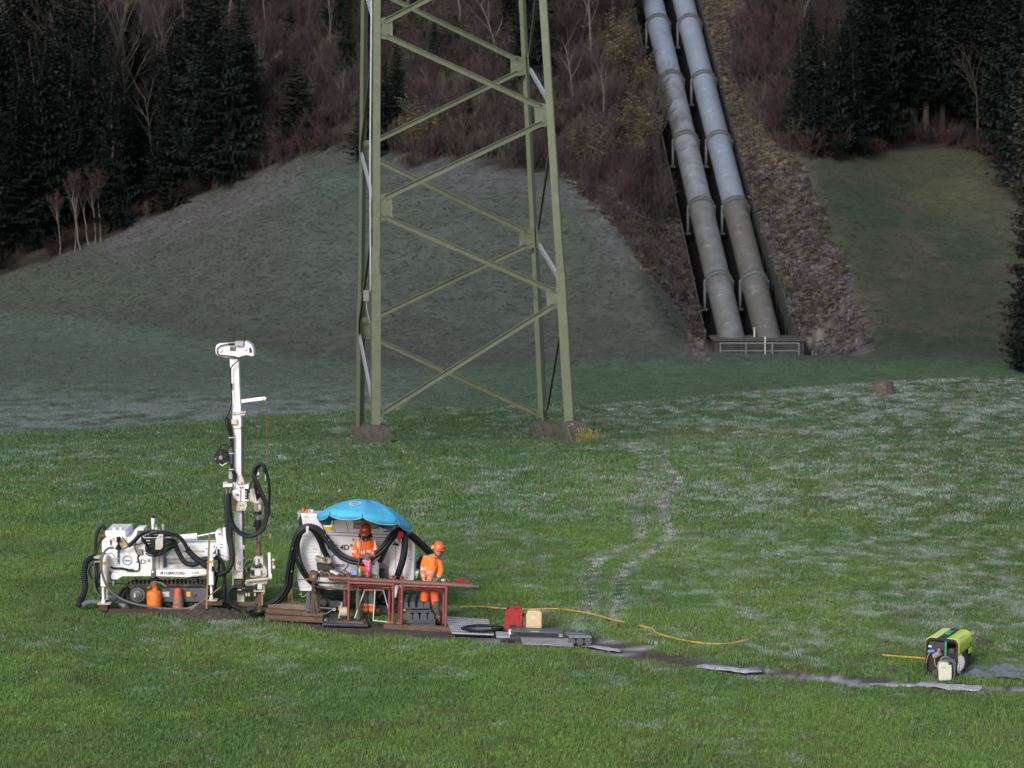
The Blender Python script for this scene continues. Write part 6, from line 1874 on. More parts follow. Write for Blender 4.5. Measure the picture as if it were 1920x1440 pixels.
bundle([q3(VG, 440, 380, 48.5), q3(VG, 330, 500, 48.5), q3(VG, 240, 640, 48.46), q3(VG, 170, 800, 48.44), q3(VG, 110, 900, 48.46)], 3, .035, .026, pu, seed=16, name="pressure_hose")
U(shape(VE, [(305, 640), (303, 510), (350, 510), (345, 640)], 48.44, .05), "hose_strap", pale_pl, bev=.004)
for (V, x, y, Y) in ((VE, 76, 885, 48.5), (VE, 65, 1275, 48.54), (VE, 640, 660, 48.44), (VE, 692, 745, 48.42)):
    c = q3(V, x, y, Y); U(MB().ball(c, (.018, .018, .022), 8, 6), "hose_clip", steel, pu, 0)
tag(shape(VG, [(440, 400), (448, 355), (500, 338), (545, 365), (548, 430), (530, 470), (505, 460), (492, 545), (450, 530), (430, 470)], 48.40, .06).build("red_cloth", mat("red_fabric", (.50, .03, .055), .85, col2=(.34, .02, .04), nscale=12, bump=.4), bevel=.012), "red cloth tied over the black hoses at the right of the white unit", "cloth")
tag(shape(VG, [(345, 300), (380, 218), (408, 225), (412, 300), (380, 325)], 48.6, .06).build("orange_cloth", mat("salmon_fabric", (.60, .22, .12), .85, col2=(.42, .14, .08), nscale=12), bevel=.01), "small salmon cloth tucked under the right rim of the blue umbrella", "cloth")

# ------------------------------------------------------------ blue work umbrella
um_blue = mat("umbrella_blue", (0.065, 0.40, 0.62), 0.7, col2=(0.045, 0.31, 0.52), nscale=3, dirt=(0.09, .25, .30), dirt_scale=5, dirt_lo=.6, dirt_hi=.75)
um_trim = mat("umbrella_trim", (0.42, 0.62, 0.70), 0.6)
umb = empty("work_umbrella", P(670, 1166, 48.2), "blue scalloped umbrella with a white ring emblem shading the power unit", "umbrella")
umb.location.z = 0.03
uc = P(*Z3(780, 262), 48.28)
Rm = Matrix.Rotation(R(7), 3, 'Y') @ Matrix.Rotation(R(-16), 3, 'X')
RU, HU = .955, .40
def canopy_pt(a, t):
    """a angle, t 0 (apex) .. 1 (rim), panels sag a little between ribs"""
    k = (a / (math.pi / 4)) % 1.0
    chord = math.cos(math.pi / 8) / math.cos((k - .5) * math.pi / 4)
    r_ = RU * t * (chord * t * .7 + (1 - t * .7))
    z = HU * (1 - t ** 2.1) - .035 * math.sin(math.pi * k) * math.sin(math.pi * t)
    return uc + Rm @ Vector((r_ * math.cos(a), r_ * math.sin(a), z))
vs, fs, m = [], [], MB()
NA, NT = 96, 14
for i in range(NA):
    for j in range(NT + 1):
        vs.append(canopy_pt(2 * math.pi * i / NA, j / NT))
for i in range(NA):
    for j in range(NT):
        a2, b2 = i * (NT + 1) + j, ((i + 1) % NA) * (NT + 1) + j
        fs.append((a2, a2 + 1, b2 + 1, b2))
can = m.add(vs, fs).build("canopy", um_blue, umb, smooth=50)
sol = can.modifiers.new("cloth", 'SOLIDIFY'); sol.thickness = .004
for s in range(8):
    m = MB(); vs = []; tr = []
    n_ = 14
    for i in range(n_ + 1):
        a_ = math.pi / 4 * (s + i / n_ * .985 + .0075); k = i / n_
        top = canopy_pt(a_, 1.0); drop = .085 + .085 * math.sin(math.pi * k) ** .6
        out = Rm @ Vector((math.cos(a_), math.sin(a_), 0)) * (.012 + .012 * math.sin(k * 9 + s))
        bot = top + Vector((0, 0, -drop)) * .9 + out
        vs += [top, bot]; tr.append(bot)
    fl = m.add(vs, [(2 * i, 2 * i + 1, 2 * i + 3, 2 * i + 2) for i in range(n_)]).build("valance", um_blue, can, smooth=60)
    sol = fl.modifiers.new("cloth", 'SOLIDIFY'); sol.thickness = .003
    MB().tube(tr, .006, 5).build("trim", um_trim, fl)
    a_ = math.pi / 4 * s
    MB().tube([canopy_pt(a_, t / 6) + Vector((0, 0, -.014)) for t in range(7)], .006, 5).build("rib", steel, umb)
for (r0_, r1_, m_) in ((.150, .112, pale_pl),):
    # emblem: an oval ring following the cloth of the front left panel
    ca, ctt = R(250), .62
    base_ = canopy_pt(ca, ctt)
    vs, fs = [], []
    n_ = 40
    tx = (canopy_pt(ca + .05, ctt) - base_).normalized(); ty = (canopy_pt(ca, ctt - .05) - base_).normalized(); nr_ = tx.cross(ty).normalized()
    if nr_.z < 0: nr_ = -nr_
    for i in range(n_):
        t = 2 * math.pi * i / n_
        for rr_ in (r0_, r1_):
            p_ = base_ + tx * (rr_ * .85 * math.cos(t)) + ty * (rr_ * .95 * math.sin(t)); 
            loc = Rm.transposed() @ (p_ - uc); aa = math.atan2(loc.y, loc.x) % (2 * math.pi); tt = min(1, math.hypot(loc.x, loc.y) / RU)
            vs.append(canopy_pt(aa, tt) + nr_ * .010)
    for i in range(n_):
        j = (i + 1) % n_; fs.append((2 * i, 2 * i + 1, 2 * j + 1, 2 * j))
    MB().add(vs, fs).build("emblem_ring", m_, can, smooth=0)
    for k, (w, dy) in enumerate(((.15, .02), (.11, -.025))):
        p_ = base_ + ty * dy + nr_ * .012
        MB().bar(p_ - tx * w / 2, p_ + tx * w / 2, .03, .004, up=nr_).build("emblem_print", greyp, can)
apex = uc + Rm @ Vector((0, 0, HU)); foot_ = Vector((P(*VF(1190, 1100), 48.12).x, 48.12, .06))
MB().cyl(uc + Rm @ Vector((0, 0, HU + .04)), P(*VE(1180, 1230), 48.2), .012, n=8).build("pole", mat("pole_green_grey", (.10, .14, .13), .4, .3), umb)
MB().cyl(P(*VE(1183, 1200), 48.2), foot_, .017, n=8).build("pole_sleeve", mat("pole_green_grey", (.10, .14, .13)), umb)

# ------------------------------------------------------------ red trestles and the long drill pipe
red_st = mat("red_oxide_paint", (0.27, 0.060, 0.055), 0.55, col2=(0.20, 0.05, 0.048), nscale=5, dirt=(0.40, 0.26, 0.22), dirt_scale=10, dirt_lo=.58, dirt_hi=.75)
def yl(px): return 48.02 - (px - 655) * .0026
def trestle(lab, fl, fr, bl, br, r0, r1, n_rail):
    """fl.. = (x, y top, y foot) of the four legs in photograph pixels"""
    t = empty("trestle", (P(fl[0], fl[2], yl(fl[0])).x, yl(fl[0]), .08), lab, "trestle", "red pipe trestles")
    leg_o = {}
    for k, (q, dy) in dict(FL=(fl, 0), FR=(fr, 0), BL=(bl, .30), BR=(br, .30)).items():
        Y = yl(q[0]) + dy; a_ = P(q[0], q[1], Y); b_ = P(q[0] - (2.0 if k[0] == 'F' else 1), q[2], Y)
        b_.z = max(b_.z, .04)
        l_ = MB().cyl(a_, b_, .026, n=12).build("leg", red_st, t); leg_o[k] = (a_, b_)
        if k[0] == 'F':
            cup = MB()
            for s in (-1, 1): cup.bar(a_ + Vector((0, 0, -.01)), a_ + Vector((s * .035, 0, .03)), .012, .06)
            cup.build("cup", red_st, l_, smooth=0)
    return t, leg_o
def px_leg(x, y0, y1, V=VF): 
    a_ = V(x, y0); return (a_[0], a_[1], V(x, y1)[1])
t1, lo1 = trestle("left red steel trestle carrying the long brown pipe near the vice", px_leg(1012, 190, 1130), px_leg(175, 120, 955, VH), px_leg(948, 500, 1110), px_leg(1818, 490, 1130), 0, 0, 2)
t2, lo2 = trestle("right red steel trestle with the black core trays between its legs", px_leg(330, 135, 962, VH), px_leg(1128, 190, 1000, VH), px_leg(285, 330, 940, VH), px_leg(1078, 370, 1000, VH), 0, 0, 2)
for t_, lo, V, segs in ((t1, lo1, VF, [((1030, 347), (1885, 382), -.0), ((1030, 405), (1880, 415), .15), ((1035, 435), (1860, 470), .30)]), (t2, lo2, VH, [((345, 268), (1115, 300), .0), ((345, 318), (1100, 338), .15), ((300, 345), (1090, 378), .30)])):
    for (a0, a1, dy) in segs:
        p0, p1 = V(*a0), V(*a1)
        MB().cyl(P(p0[0], p0[1], yl(p0[0]) + dy), P(p1[0], p1[1], yl(p1[0]) + dy), .024 if dy < .2 else .018, n=12).build("rail", red_st, t_)
    for k in ('L', 'R'):
        for f_ in (.28,):
            a_, b_ = lo['F' + k], lo['B' + k]
            p0 = a_[0].lerp(a_[1], f_); z = p0.z
            MB().cyl(p0, Vector((b_[0].x, b_[0].y, z)), .016, n=10).build("end_bar", red_st, t_)
def drill_pipe(p0, p1, dy, r_, lab, mt=rust, hollow=True):
    a_, b_ = P(p0[0], p0[1], yl(p0[0]) + dy), P(p1[0], p1[1], yl(p1[0]) + dy)
    m = MB(); ax = (b_ - a_).normalized()
    m.cyl(a_, b_, r_, n=18)
    o = m.build("steel_pipe", mt, smooth=40)
    tag(o, lab, "pipe")
    d = MB(); d.cyl(b_ + ax * .001, b_ + ax * .004, r_ * .8, n=16); d.cyl(a_ - ax * .001, a_ - ax * .004, r_ * .8, n=16); d.build("open_end", ink, o)
    j = MB(); j.cyl(b_ - ax * .13, b_ - ax * .02, r_ * 1.02, n=18); j.build("joint", mat("joint_dark", (.05, .042, .036), .6), o)
    return o
drill_pipe(VF(615, 252), VH(1722, 288), .02, .050, "long brown steel pipe lying across both red trestles")
drill_pipe(VF(372, 345), VF(1300, 365), .16, .022, "thin dark pipe under the long brown one at the left trestle", mat("pipe_dark_dull", (.10, .08, .07), .6, .2))
drill_pipe(VF(372, 430), VF(1240, 500), .22, .026, "short grey brown pipe below the work bench, left of the trestles", mat("pipe_grey_brown", (.15, .12, .10), .6, .2))

# ------------------------------------------------------------ vice, bench and what lies on them
vice = empty("pipe_vice", P(*VF(285, 940), 48.15), "rusty pipe vice on a folding stand at the left end of the bench", "vice")
vice.location.z = .1
rusty = mat("rusty_casting", (.17, .10, .06), .8, .2, col2=(.08, .05, .035), nscale=14, bump=.5)
Yv = 48.05
shape(VF, [(210, 320), (200, 160), (240, 120), (372, 150), (372, 320)], Yv, .2).build("vice_body", rusty, vice, bevel=.012)
rect(VF, 262, 190, 330, 260, Yv - .01, .03).build("vice_jaw", mat("jaw_pinkish", (.28, .19, .16), .7), vice, bevel=.004)
MB().ball(P(*VF(300, 110), Yv + .08), (.03, .03, .02), 10, 6).build("vice_screw", rusty, vice)
MB().cyl(P(*VF(-10, 292), Yv + .02), P(*VF(215, 272), Yv + .02), .012, n=8).build("vice_handle", wood_l, vice)
for k, (a0, a1) in enumerate((((290, 320), (300, 940)), ((285, 330), (250, 940)), ((310, 560), (382, 930)))):
    dy = (0, .25, .1)[k]
    MB().bar(P(*VF(*a0), Yv + .05), P(*VF(*a1), Yv + .05 + dy * .3), .035, .035).build("leg", wood_t if k < 2 else dgrey, vice)
chn = MB()
for k in range(14):
    c = P(*VF(262 + 70 * math.sin(k * 1.3) * .5 + 35, 330 + 14 * k), Yv - .02); chn.ring(c, (1, 0, .4 * (k % 2)), .018, .006, 8, 4)
chn.build("chain", steel, vice, kind="stuff")
shape(VF, [(140, 930), (155, 540), (230, 520), (225, 935)], Yv + .12, .1).build("backing_plate", dgrey, vice, bevel=.006)
bench = empty("work_bench", (P(*VF(1220, 1090), 48.25).x, 48.25, .03), "wooden board bench covered with tools behind the long brown pipe", "bench")
a_, b_ = P(*VF(340, 200), 48.16), P(*VF(1330, 232), 48.02)
bd = MB(); zt = a_.z
dv = Vector((b_.x - a_.x, b_.y - a_.y, 0)).normalized(); nv = Vector((-dv.y, dv.x, 0)) * .52
vs = [a_, Vector((b_.x, b_.y, a_.z - .03)), Vector((b_.x, b_.y, a_.z - .03)) + nv, a_ + nv]
vs = [Vector(v) for v in vs]; vs += [v + Vector((0, 0, -.035)) for v in vs]
bd.add(vs, [(0, 1, 2, 3), (7, 6, 5, 4), (0, 4, 5, 1), (1, 5, 6, 2), (2, 6, 7, 3), (3, 7, 4, 0)]).build("bench_top", wood_t, bench, bevel=.004)
for (x, y0, y1, w, mt) in ((918, 420, 1060, .042, wood_t), (1215, 500, 1090, .055, wood_t), (1160, 500, 860, .03, wood_l)):
    pa, pb = P(*VF(x, y0), 48.3), P(*VF(x, y1), 48.3); pb.z = .02
    MB().bar(pa, pb, w, w).build("leg", mt, bench, bevel=.003)
def item(o, lab, cat): return tag(o, lab, cat)
zb_ = a_.z
def on_bench(x, dy=.25):
    p_ = P(*VF(x, 200), 48.1 + dy); p_.z = zb_ - .001; return p_
ppos = on_bench(1100, .12)
item(MB().box(ppos + Vector((-.07, -.05, 0)), ppos + Vector((.07, .05, .095))).build("blue_box", mat("light_blue_card", (.22, .36, .70), .5), bevel=.006), "light blue box standing on the bench behind the pipe", "box")
ppos = on_bench(1225, .02)
canm = MB().lathe([(.034, 0), (.036, .01), (.036, .135), (.028, .15)], ppos, 16).build("tin_can", mat("tin_greenish", (.36, .37, .28), .4, .5, col2=(.22, .22, .17), nscale=14)); item(canm, "greenish grey tin can on the bench next to the light blue box", "can")
ppos = on_bench(1415, .06)
item(MB().lathe([(.022, 0), (.026, .02), (.018, .035), (.032, .075)], ppos, 14).build("red_cup", redp), "small red cup on the bench below the pink cloth", "cup")
for k, (x0, y0, x1, y1, mt, nm, lab, w) in enumerate([
        (430, 95, 560, 160, steel, "grinder", "grey metal tool lying at the left part of the bench", .035),
        (340, 140, 470, 178, mat("tool_grey_brown", (.20, .18, .16), .6), "pipe_wrench", "grey brown wrench nearest the vice on the bench", .022),
        (560, 130, 625, 185, mat("tool_orange_wood", (.45, .20, .12), .6), "hammer_handle", "orange brown handle leaning on the bench's front edge", .018),
        (640, 112, 790, 145, pale_pl, "white_tray", "white flat tray on the middle of the bench", .05),
        (700, 85, 900, 100, mat("tool_steel_blue", (.32, .35, .40), .4, .5), "long_spanner", "long pale spanner lying behind the white tray", .016),
        (880, 105, 990, 160, mat("tool_brown_box", (.20, .15, .12), .7), "brown_box", "small brown box between the white tray and the light blue box", .06),
        (1060, 150, 1110, 200, pale_pl, "paper_cup", "crumpled white cup in front of the light blue box", .03),
        (800, 130, 870, 165, mat("tool_dark_red", (.22, .06, .07), .6), "red_pliers", "dark red pliers right of the white tray", .02)]):
    pa, pb = P(*VF(x0, y0), 48.3), P(*VF(x1, y1), 48.2 - .02 * k % .1)
    pa.z = max(pa.z, zb_ + w * .5); pb.z = zb_ + w * .5
    o = MB().bar(pa, pb, w * 1.4, w, up=(0, 0, 1)).build(nm, mt, bevel=w * .25); item(o, lab, "tool" if 'tray' not in nm and 'box' not in nm and 'cup' not in nm else nm.split('_')[1])
# black tub with a pale sack, brown tin, and rags
tub = shape(VE, [(500, 1275), (475, 1128), (560, 1140), (740, 1160), (782, 1225), (760, 1275)], 48.45, .32).build("black_tub", mat("tub_black", (.025, .027, .032), .5), bevel=.02)
tag(tub, "black plastic tub with ragged rim on the bench before the louvred panel", "tub")
sk = shape(VE, [(480, 1130), (440, 1035), (500, 1040), (560, 1065), (650, 1060), (735, 1075), (750, 1130), (700, 1160), (600, 1145)], 48.42, .30).build("pale_sack", mat("sack_pale", (.42, .38, .33), .9, col2=(.28, .25, .21), nscale=10, bump=.6), bevel=.03)
tag(sk, "pale crumpled sack lying on top of the black tub", "sack")
c = P(*VE(615, 1092), 48.38); tag(MB().lathe([(.036, 0), (.036, .06), (.030, .068)], c, 14).build("brown_tin", mat("brown_tin", (.22, .13, .05), .5, .3)), "small brown tin set upon the pale sack", "tin")
rag = MB(); 
tag(shape(VG, [(30, 930), (50, 870), (105, 925), (100, 1180), (60, 1060), (0, 1000)], 48.2, .05).build("grey_rag", mat("rag_grey", (.24, .25, .25), .9, col2=(.16, .17, .18), nscale=9, bump=.4), bevel=.012), "grey rag draped beside the worker under the umbrella", "rag")
# white bag and the pieces between worker and unit
wb = empty("grey_machine", P(*VG(60, 1180), 48.35), "grey green moulded machine head with black motor beside the left worker", "machine")
shape(VG, [(-62, 1110), (-60, 950), (0, 960), (60, 985), (98, 1060), (92, 1120), (70, 1140), (-20, 1120)], 48.25, .16).build("casing", mat("casing_green_grey", (.30, .34, .31), .5, col2=(.22, .25, .23)), wb, bevel=.02)
shape(VG, [(-20, 965), (10, 935), (110, 965), (130, 1010), (98, 1060), (60, 990)], 48.28, .16).build("hood", mat("hood_slate", (.13, .15, .18), .5), wb, bevel=.015)
rect(VG, 100, 1030, 202, 1195, 48.35, .16).build("motor", black, wb, bevel=.02)
rect(VG, 48, 1130, 68, 1200, 48.3, .04).build("neck", pale_pl, wb, bevel=.004); rect(VG, 90, 1140, 108, 1200, 48.3, .04).build("neck", greyp, wb, bevel=.004)
# white tubular folding stand
fs_ = empty("folding_stand", (P(*VF(1490, 1100), 48.1).x, 48.1, .03), "white tubular folding stand between the legs of the left trestle", "stand")
wtube = mat("white_tube_paint", (.62, .62, .60), .4)
for a0, a1, Y0, Y1 in (((1528, 480), (1490, 1100), 48.2, 48.0), ((1320, 490), (1120, 1060), 48.3, 48.1), ((1690, 480), (1795, 875), 48.3, 48.35), ((1490, 1100), (1790, 1135), 48.0, 47.98)):
    pa, pb = P(*VF(*a0), Y0), P(*VF(*a1), Y1); pa.z = max(pa.z, .04); pb.z = max(pb.z, .04)
    MB().cyl(pa, pb, .011, n=8).build("leg", wtube, fs_)
MB().cyl(P(*VF(1320, 488), 48.3), P(*VF(1700, 500), 48.3), .011, n=8).build("cross_tube", wtube, fs_)
# cable reel on an A shaped stand
re_ = empty("cable_reel", (P(*VF(860, 1060), 48.25).x, 48.25, .02), "cream cable reel on a grey A shaped stand under the bench", "reel")
c = P(*VF(862, 930), 48.25)
MB().cyl(c + Vector((-.05, 0, 0)), c + Vector((.10, .02, 0)), .10, n=20).build("drum", mat("drum_cream", (.50, .44, .33), .6), re_, bevel=.004)
MB().bar(P(*VF(805, 1050), 48.15), P(*VF(858, 735), 48.22), .02, .02).build("stand", greyp, re_); MB().bar(P(*VF(895, 1050), 48.35), P(*VF(868, 735), 48.26), .02, .02).build("stand", greyp, re_)
MB().bar(P(*VF(800, 1050), 48.15), P(*VF(900, 1055), 48.35), .02, .02).build("stand", greyp, re_)
MB().ring(P(*VF(712, 880), 48.12), (0.2, -1, 0), .024, .010, 16, 6).build("roller_end", pale_pl, re_)
MB().cyl(P(*VF(380, 845), 48.2), P(*VF(700, 865), 48.12), .016, n=8).build("axle_bar", dgrey, re_)
tag(MB().tube(spline(path(VF, [(470, 975), (540, 965), (620, 925), (690, 880)], 48.1)), .005, 5).build("thin_cable", greyp), "thin pale cable curling on the black mat under the bench", "cable")
c = P(*VF(548, 1010), 48.1); c.z = .06
tag(MB().ball(c, (.045, .045, .05), 12, 8).build("grey_flask", mat("flask_grey", (.10, .12, .12), .4)), "small dark round flask on the black mat under the bench", "flask")
# rolled items at the right on the pipe
tag(MB().ball(P(*VH(1065, 172), 47.75), (.040, .04, .026), 12, 8).build("white_cup", pale_pl), "small white cup set on the long pipe right of the worker's hands", "cup")
ms_ = MB(); ms_.prism([P(*VH(x, y), 47.52) for x, y in ((1262, 195), (1295, 150), (1340, 140), (1430, 165), (1500, 175), (1540, 205), (1535, 222), (1400, 212), (1330, 200))], (0, .1, 0))
tag(ms_.build("crimson_cloth", mat("crimson_fabric", (.30, .012, .03), .8, col2=(.16, .01, .02), nscale=14, bump=.5), bevel=.01), "crimson cloth lying on the free end of the long pipe", "cloth")

# ------------------------------------------------------------ black plastic core trays under the right trestle
corep = mat("core_tray_plastic", (.070, .076, .088), .5, col2=(.055, .06, .07), nscale=9, dirt=(.16, .15, .15), dirt_scale=8, dirt_lo=.6, dirt_hi=.8)
def core_tray(xs, yt, yb, x0, x1, y_base, Y, lab, first_w=None, ledges=1, skew=0.0):
    """arched troughs seen end-on, on a slab with ledges"""
    t = empty("core_tray", (P(*VH((x0 + x1) / 2, y_base), Y).x, Y, max(.04, P(*VH(x0, y_base), Y).z)), lab, "core tray", "black plastic core trays")
    for (a0, a1) in xs:
        pts = [(a0, yb)]
        for k in range(9):
            tt = math.pi * (1 - k / 8); pts.append(((a0 + a1) / 2 + (a1 - a0) / 2 * math.cos(tt), yt + (yb - yt) * .42 - (yb - yt) * .42 * math.sin(tt)))
        pts.append((a1, yb))
        shape(VH, pts[::-1], Y + .02, .85).build("trough", corep, t, bevel=.004)
    for k in range(ledges):
        y0 = yb + (y_base - yb) * k / ledges; y1 = yb + (y_base - yb) * (k + .82) / ledges
        shape(VH, [(x0, y1), (x1 - 8 * k * 0, y1), (x1, y0), (x0, y0)], Y - .012 * (k % 2), .9).build("ledge", corep, t, bevel=.004)
    return t
core_tray([(348, 432), (462, 565), (605, 712), (722, 826)], 560, 668, 345, 832, 690, 47.78, "topmost black core tray beneath the right trestle", ledges=1)
core_tray([(425, 500)], 700, 712, 392, 852, 765, 47.76, "flat black core tray lying just under the topmost one", ledges=2)
core_tray([(345, 508), (518, 632), (652, 776), (790, 905)], 760, 880, 400, 925, 902, 47.70, "black core tray with three clear arched ends, third from the top", ledges=1)
core_tray([], 0, 905, 420, 925, 952, 47.66, "plain ribbed core tray under the one with three arched ends", ledges=2)
core_tray([], 0, 955, 470, 922, 1002, 47.64, "lowest black core tray resting on the timber sill", ledges=2)
tag(MB().cyl(P(*VH(330, 712), 47.8), P(*VH(388, 708), 47.8), .018, n=10).build("yellow_bar", yellow), "yellow bar poking out left of the black core trays", "bar")
# ------------------------------------------------------------ timbers, mats and loose things
def timber(px0, px1, yt0, yb0, yt1, yb1, Y0, Y1, D, mt, lab, V=None, nm="timber_beam", group="timber beams laid under the machines"):
    f = V or (lambda x, y: (x, y))
    a = [P(*f(px0, yb0), Y0), P(*f(px1, yb1), Y1), P(*f(px1, yt1), Y1), P(*f(px0, yt0), Y0)]
    dd = (a[1] - a[0]); nrm = Vector((-dd.y, dd.x, 0)).normalized() * D
    o = MB().prism(a, nrm).build(nm, mt, bevel=.006)
    return tag(o, lab, "timber", group)
timber(445, 640, 1332, 1390, 1322, 1390, 48.98, 48.95, .16, wood_r, "thin reddish timber along the front of the crawler track", VB) if False else None
timber(203, 372, 1143.5, 1154, 1143, 1153, 48.97, 48.97, .15, wood_r, "reddish timber in front of the crawler track, behind it gas bottle and cone")
timber(328, 446, 1258, 1336, 1256, 1334, 49.1, 49.1, .3, wood_r, "short reddish block under the rear outrigger foot", VA)
timber(690, 985, 1215, 1268, 1215, 1262, 49.15, 49.15, .3, wood_t, "brown timber under the front outrigger foot", VB)
timber(610, 800, 1262, 1330, 1268, 1320, 49.05, 49.05, .12, wood_r, "short brown block leaning below the wooden stake", VB)
timber(40, 640, 1040, 1112, 1030, 1100, 49.55, 49.6, .16, wood_t, "brown timber running behind the drill casing", VD)
timber(815, 1600, 1062, 1118, 1080, 1168, 48.66, 48.36, .20, mat("weathered_plank", (.20, .145, .11), .85, col2=(.12, .082, .06), nscale=3.5, stretch=(.25, 2, 3), bump=.4), "topmost brown plank of the stack right of the drill hole", VD)
timber(785, 1640, 1130, 1208, 1192, 1254, 48.5, 48.15, .14, wood_t, "middle brown beam of the stack right of the drill hole", VD)
timber(775, 1640, 1222, 1300, 1270, 1345, 48.44, 48.09, .14, wood_t, "lowest brown beam of the stack right of the drill hole", VD)
timber(735, 1295, 1118, 1222, 1140, 1242, 47.93, 47.80, .14, wood_t, "dark brown sill timber before the left trestle leg", VF)
timber(-10, 1210, 968, 1050, 1028, 1140, 47.78, 47.42, .16, wood_t, "long brown sill timber carrying the right trestle and core trays", VH)
timber(40, 330, 925, 965, 935, 975, 47.92, 47.86, .12, wood_l, "short light plank under the feet of the two trestles", VH)
for nm_, pts_, Y_, w_, lab_ in (("wooden_stake", ((812, 292), (772, 1305)), 48.75, .034, "tall upright wooden stake before the front outrigger"),
                        ("wooden_stake", ((972, 1010), (548, 1322)), 48.85, .022, "thin wooden stake leaning diagonally by the front outrigger")):
    a_, b_ = q3(VB, *pts_[0], Y_), q3(VB, *pts_[1], Y_ - .05)
    tag(MB().bar(a_, b_, w_, w_).build(nm_, wood_l, bevel=.003), lab_, "stake")
for x0, x1, y0, y1, lab in ((1150, 1128, 790, 1090, "left one of two wooden pegs crossing behind the plank stack"), (1160, 1196, 785, 1092, "right one of two wooden pegs crossing behind the plank stack")):
    a_, b_ = q3(VD, x0, y0, 49.0), q3(VD, x1, y1, 48.95)
    tag(MB().bar(a_, b_, .05, .03).build("wooden_peg", wood_l, bevel=.003), lab, "peg")

def sheet(name, quad, z, mt, nx=24, ny=8, amp=.01, seed=1, edge=0.0, thick=.004, f=3.0):
    """a laid or crumpled sheet over a ground quadrilateral (photo pixels, near-left, near-right, far-right, far-left)"""
    g = [G(px, py, z) for px, py in quad]
    vs, fs = [], []
    for j in range(ny + 1):
        for i in range(nx + 1):
            u, v = i / nx, j / ny
            p = (g[0] * (1 - u) + g[1] * u) * (1 - v) + (g[3] * (1 - u) + g[2] * u) * v
            wob = (float(fbm(p.x * 4 + seed, p.y * 4, 2, seed)) - .5) * edge
            if j in (0, ny): p = p + Vector((0, wob, 0))
            if i in (0, nx): p = p + Vector((wob, 0, 0))
            ed = min(1, 6 * min(u, 1 - u), 6 * min(v, 1 - v))
            h = abs(float(fbm(p.x * f + seed * 3.1, p.y * f * .8, 3, seed + 5)) - .42) * amp * 2
            vs.append((p.x, p.y, float(hz(p.x, p.y)) + z + h * (.35 + .65 * ed)))
    for j in range(ny):
        for i in range(nx):
            k = j * (nx + 1) + i; fs.append((k, k + 1, k + nx + 2, k + nx + 1))
    m = MB().add(vs, fs); o = m.build(name, mt, smooth=60)
    s = o.modifiers.new("thickness", 'SOLIDIFY'); s.thickness = thick; s.offset = -1
    return o
def grating(name, quad, z, nx, ny, w, mt, under, lab, cat="mat"):
    g = [G(px, py, z) for px, py in quad]
    e = empty(name, g[0], lab, cat)
    L = lambda u, v: (g[0] * (1 - u) + g[1] * u) * (1 - v) + (g[3] * (1 - u) + g[2] * u) * v
    bars = MB()
    for i in range(nx + 1):
        bars.bar(L(i / nx, 0), L(i / nx, 1), w, .024, up=(0, 0, 1))
    bars.build("lengthwise_bars", mt, e, smooth=0, kind="stuff")
    bars = MB()
    for j in range(ny + 1):
        bars.bar(L(0, j / ny) + Vector((0, 0, .002)), L(1, j / ny) + Vector((0, 0, .002)), w, .024, up=(0, 0, 1))
    bars.build("cross_bars", mt, e, smooth=0, kind="stuff")
    vs = [p + Vector((0, 0, -.02)) for p in g]
    MB().add(vs + [v + Vector((0, 0, -.01)) for v in vs], [(0, 1, 2, 3), (7, 6, 5, 4), (0, 4, 5, 1), (1, 5, 6, 2), (2, 6, 7, 3), (3, 7, 4, 0)]).build("backing", under, e)
    return e
grat_m = mat("grid_mat_pale", (.40, .40, .45), .5, .2, col2=(.30, .30, .34), nscale=5)
gundr = mat("grid_mat_dark", (.05, .05, .06), .8)
grating("grid_mat", [Z5(135, 512), Z5(505, 528), Z5(455, 398), Z5(72, 368)], .05, 20, 7, .022, grat_m, gundr, "pale grid mat on the ground to the right of the trestles")
grating("grid_mat", [VF(480, 1180), VF(1380, 1205), VF(1340, 1080), VF(470, 1050)], .035, 44, 10, .012, mat("grid_mat_black", (.06, .065, .08), .6), ink, "dark grid mat beneath the bench and the trestles")
for k, ((x0, y0), (x1, y1)) in enumerate([((740, 545), (1195, 562))]):
    e = empty("metal_plank", G(*Z5(990, 620), .03), "ribbed pale metal plank lying before the black core tray on the path", "plank")
    g = [G(*Z5(772, 618), .05), G(*Z5(1228, 640), .05), G(*Z5(1195, 565), .06), G(*Z5(740, 542), .06)]
    for j in range(9):
        v = j / 9; v2 = (j + .62) / 9
        A = [(g[0] * (1 - v) + g[3] * v), (g[1] * (1 - v) + g[2] * v), (g[1] * (1 - v2) + g[2] * v2), (g[0] * (1 - v2) + g[3] * v2)]
        hh = Vector((0, 0, .022))
        MB().add(A + [p_ + hh for p_ in A], [(3, 2, 1, 0), (4, 5, 6, 7), (0, 1, 5, 4), (1, 2, 6, 5), (2, 3, 7, 6), (3, 0, 4, 7)]).build("rib", mat("plank_metal", (.36, .35, .40), .45, .4, col2=(.24, .23, .26), nscale=4, stretch=(.4, 3, 1)), e, bevel=.003)
    gb = [p_ + Vector((0, 0, .006)) for p_ in g]
    MB().add(gb + [p_ + Vector((0, 0, -.012)) for p_ in gb], [(0, 1, 2, 3), (7, 6, 5, 4), (0, 4, 5, 1), (1, 5, 6, 2), (2, 6, 7, 3), (3, 7, 4, 0)]).build("base_plate", gundr, e)
    c = G(*Z5(990, 618), .078); MB().box(c + Vector((-.08, -.02, 0)), c + Vector((.08, .02, .004))).build("label_strip", pale_pl, e)
e = grating("grid_step", [Z5(535, 548), Z5(650, 552), Z5(650, 512), Z5(530, 506)], .10, 6, 3, .02, grat_m, gundr, "small pale grid plate under the red jerry can's front corner", "plate")
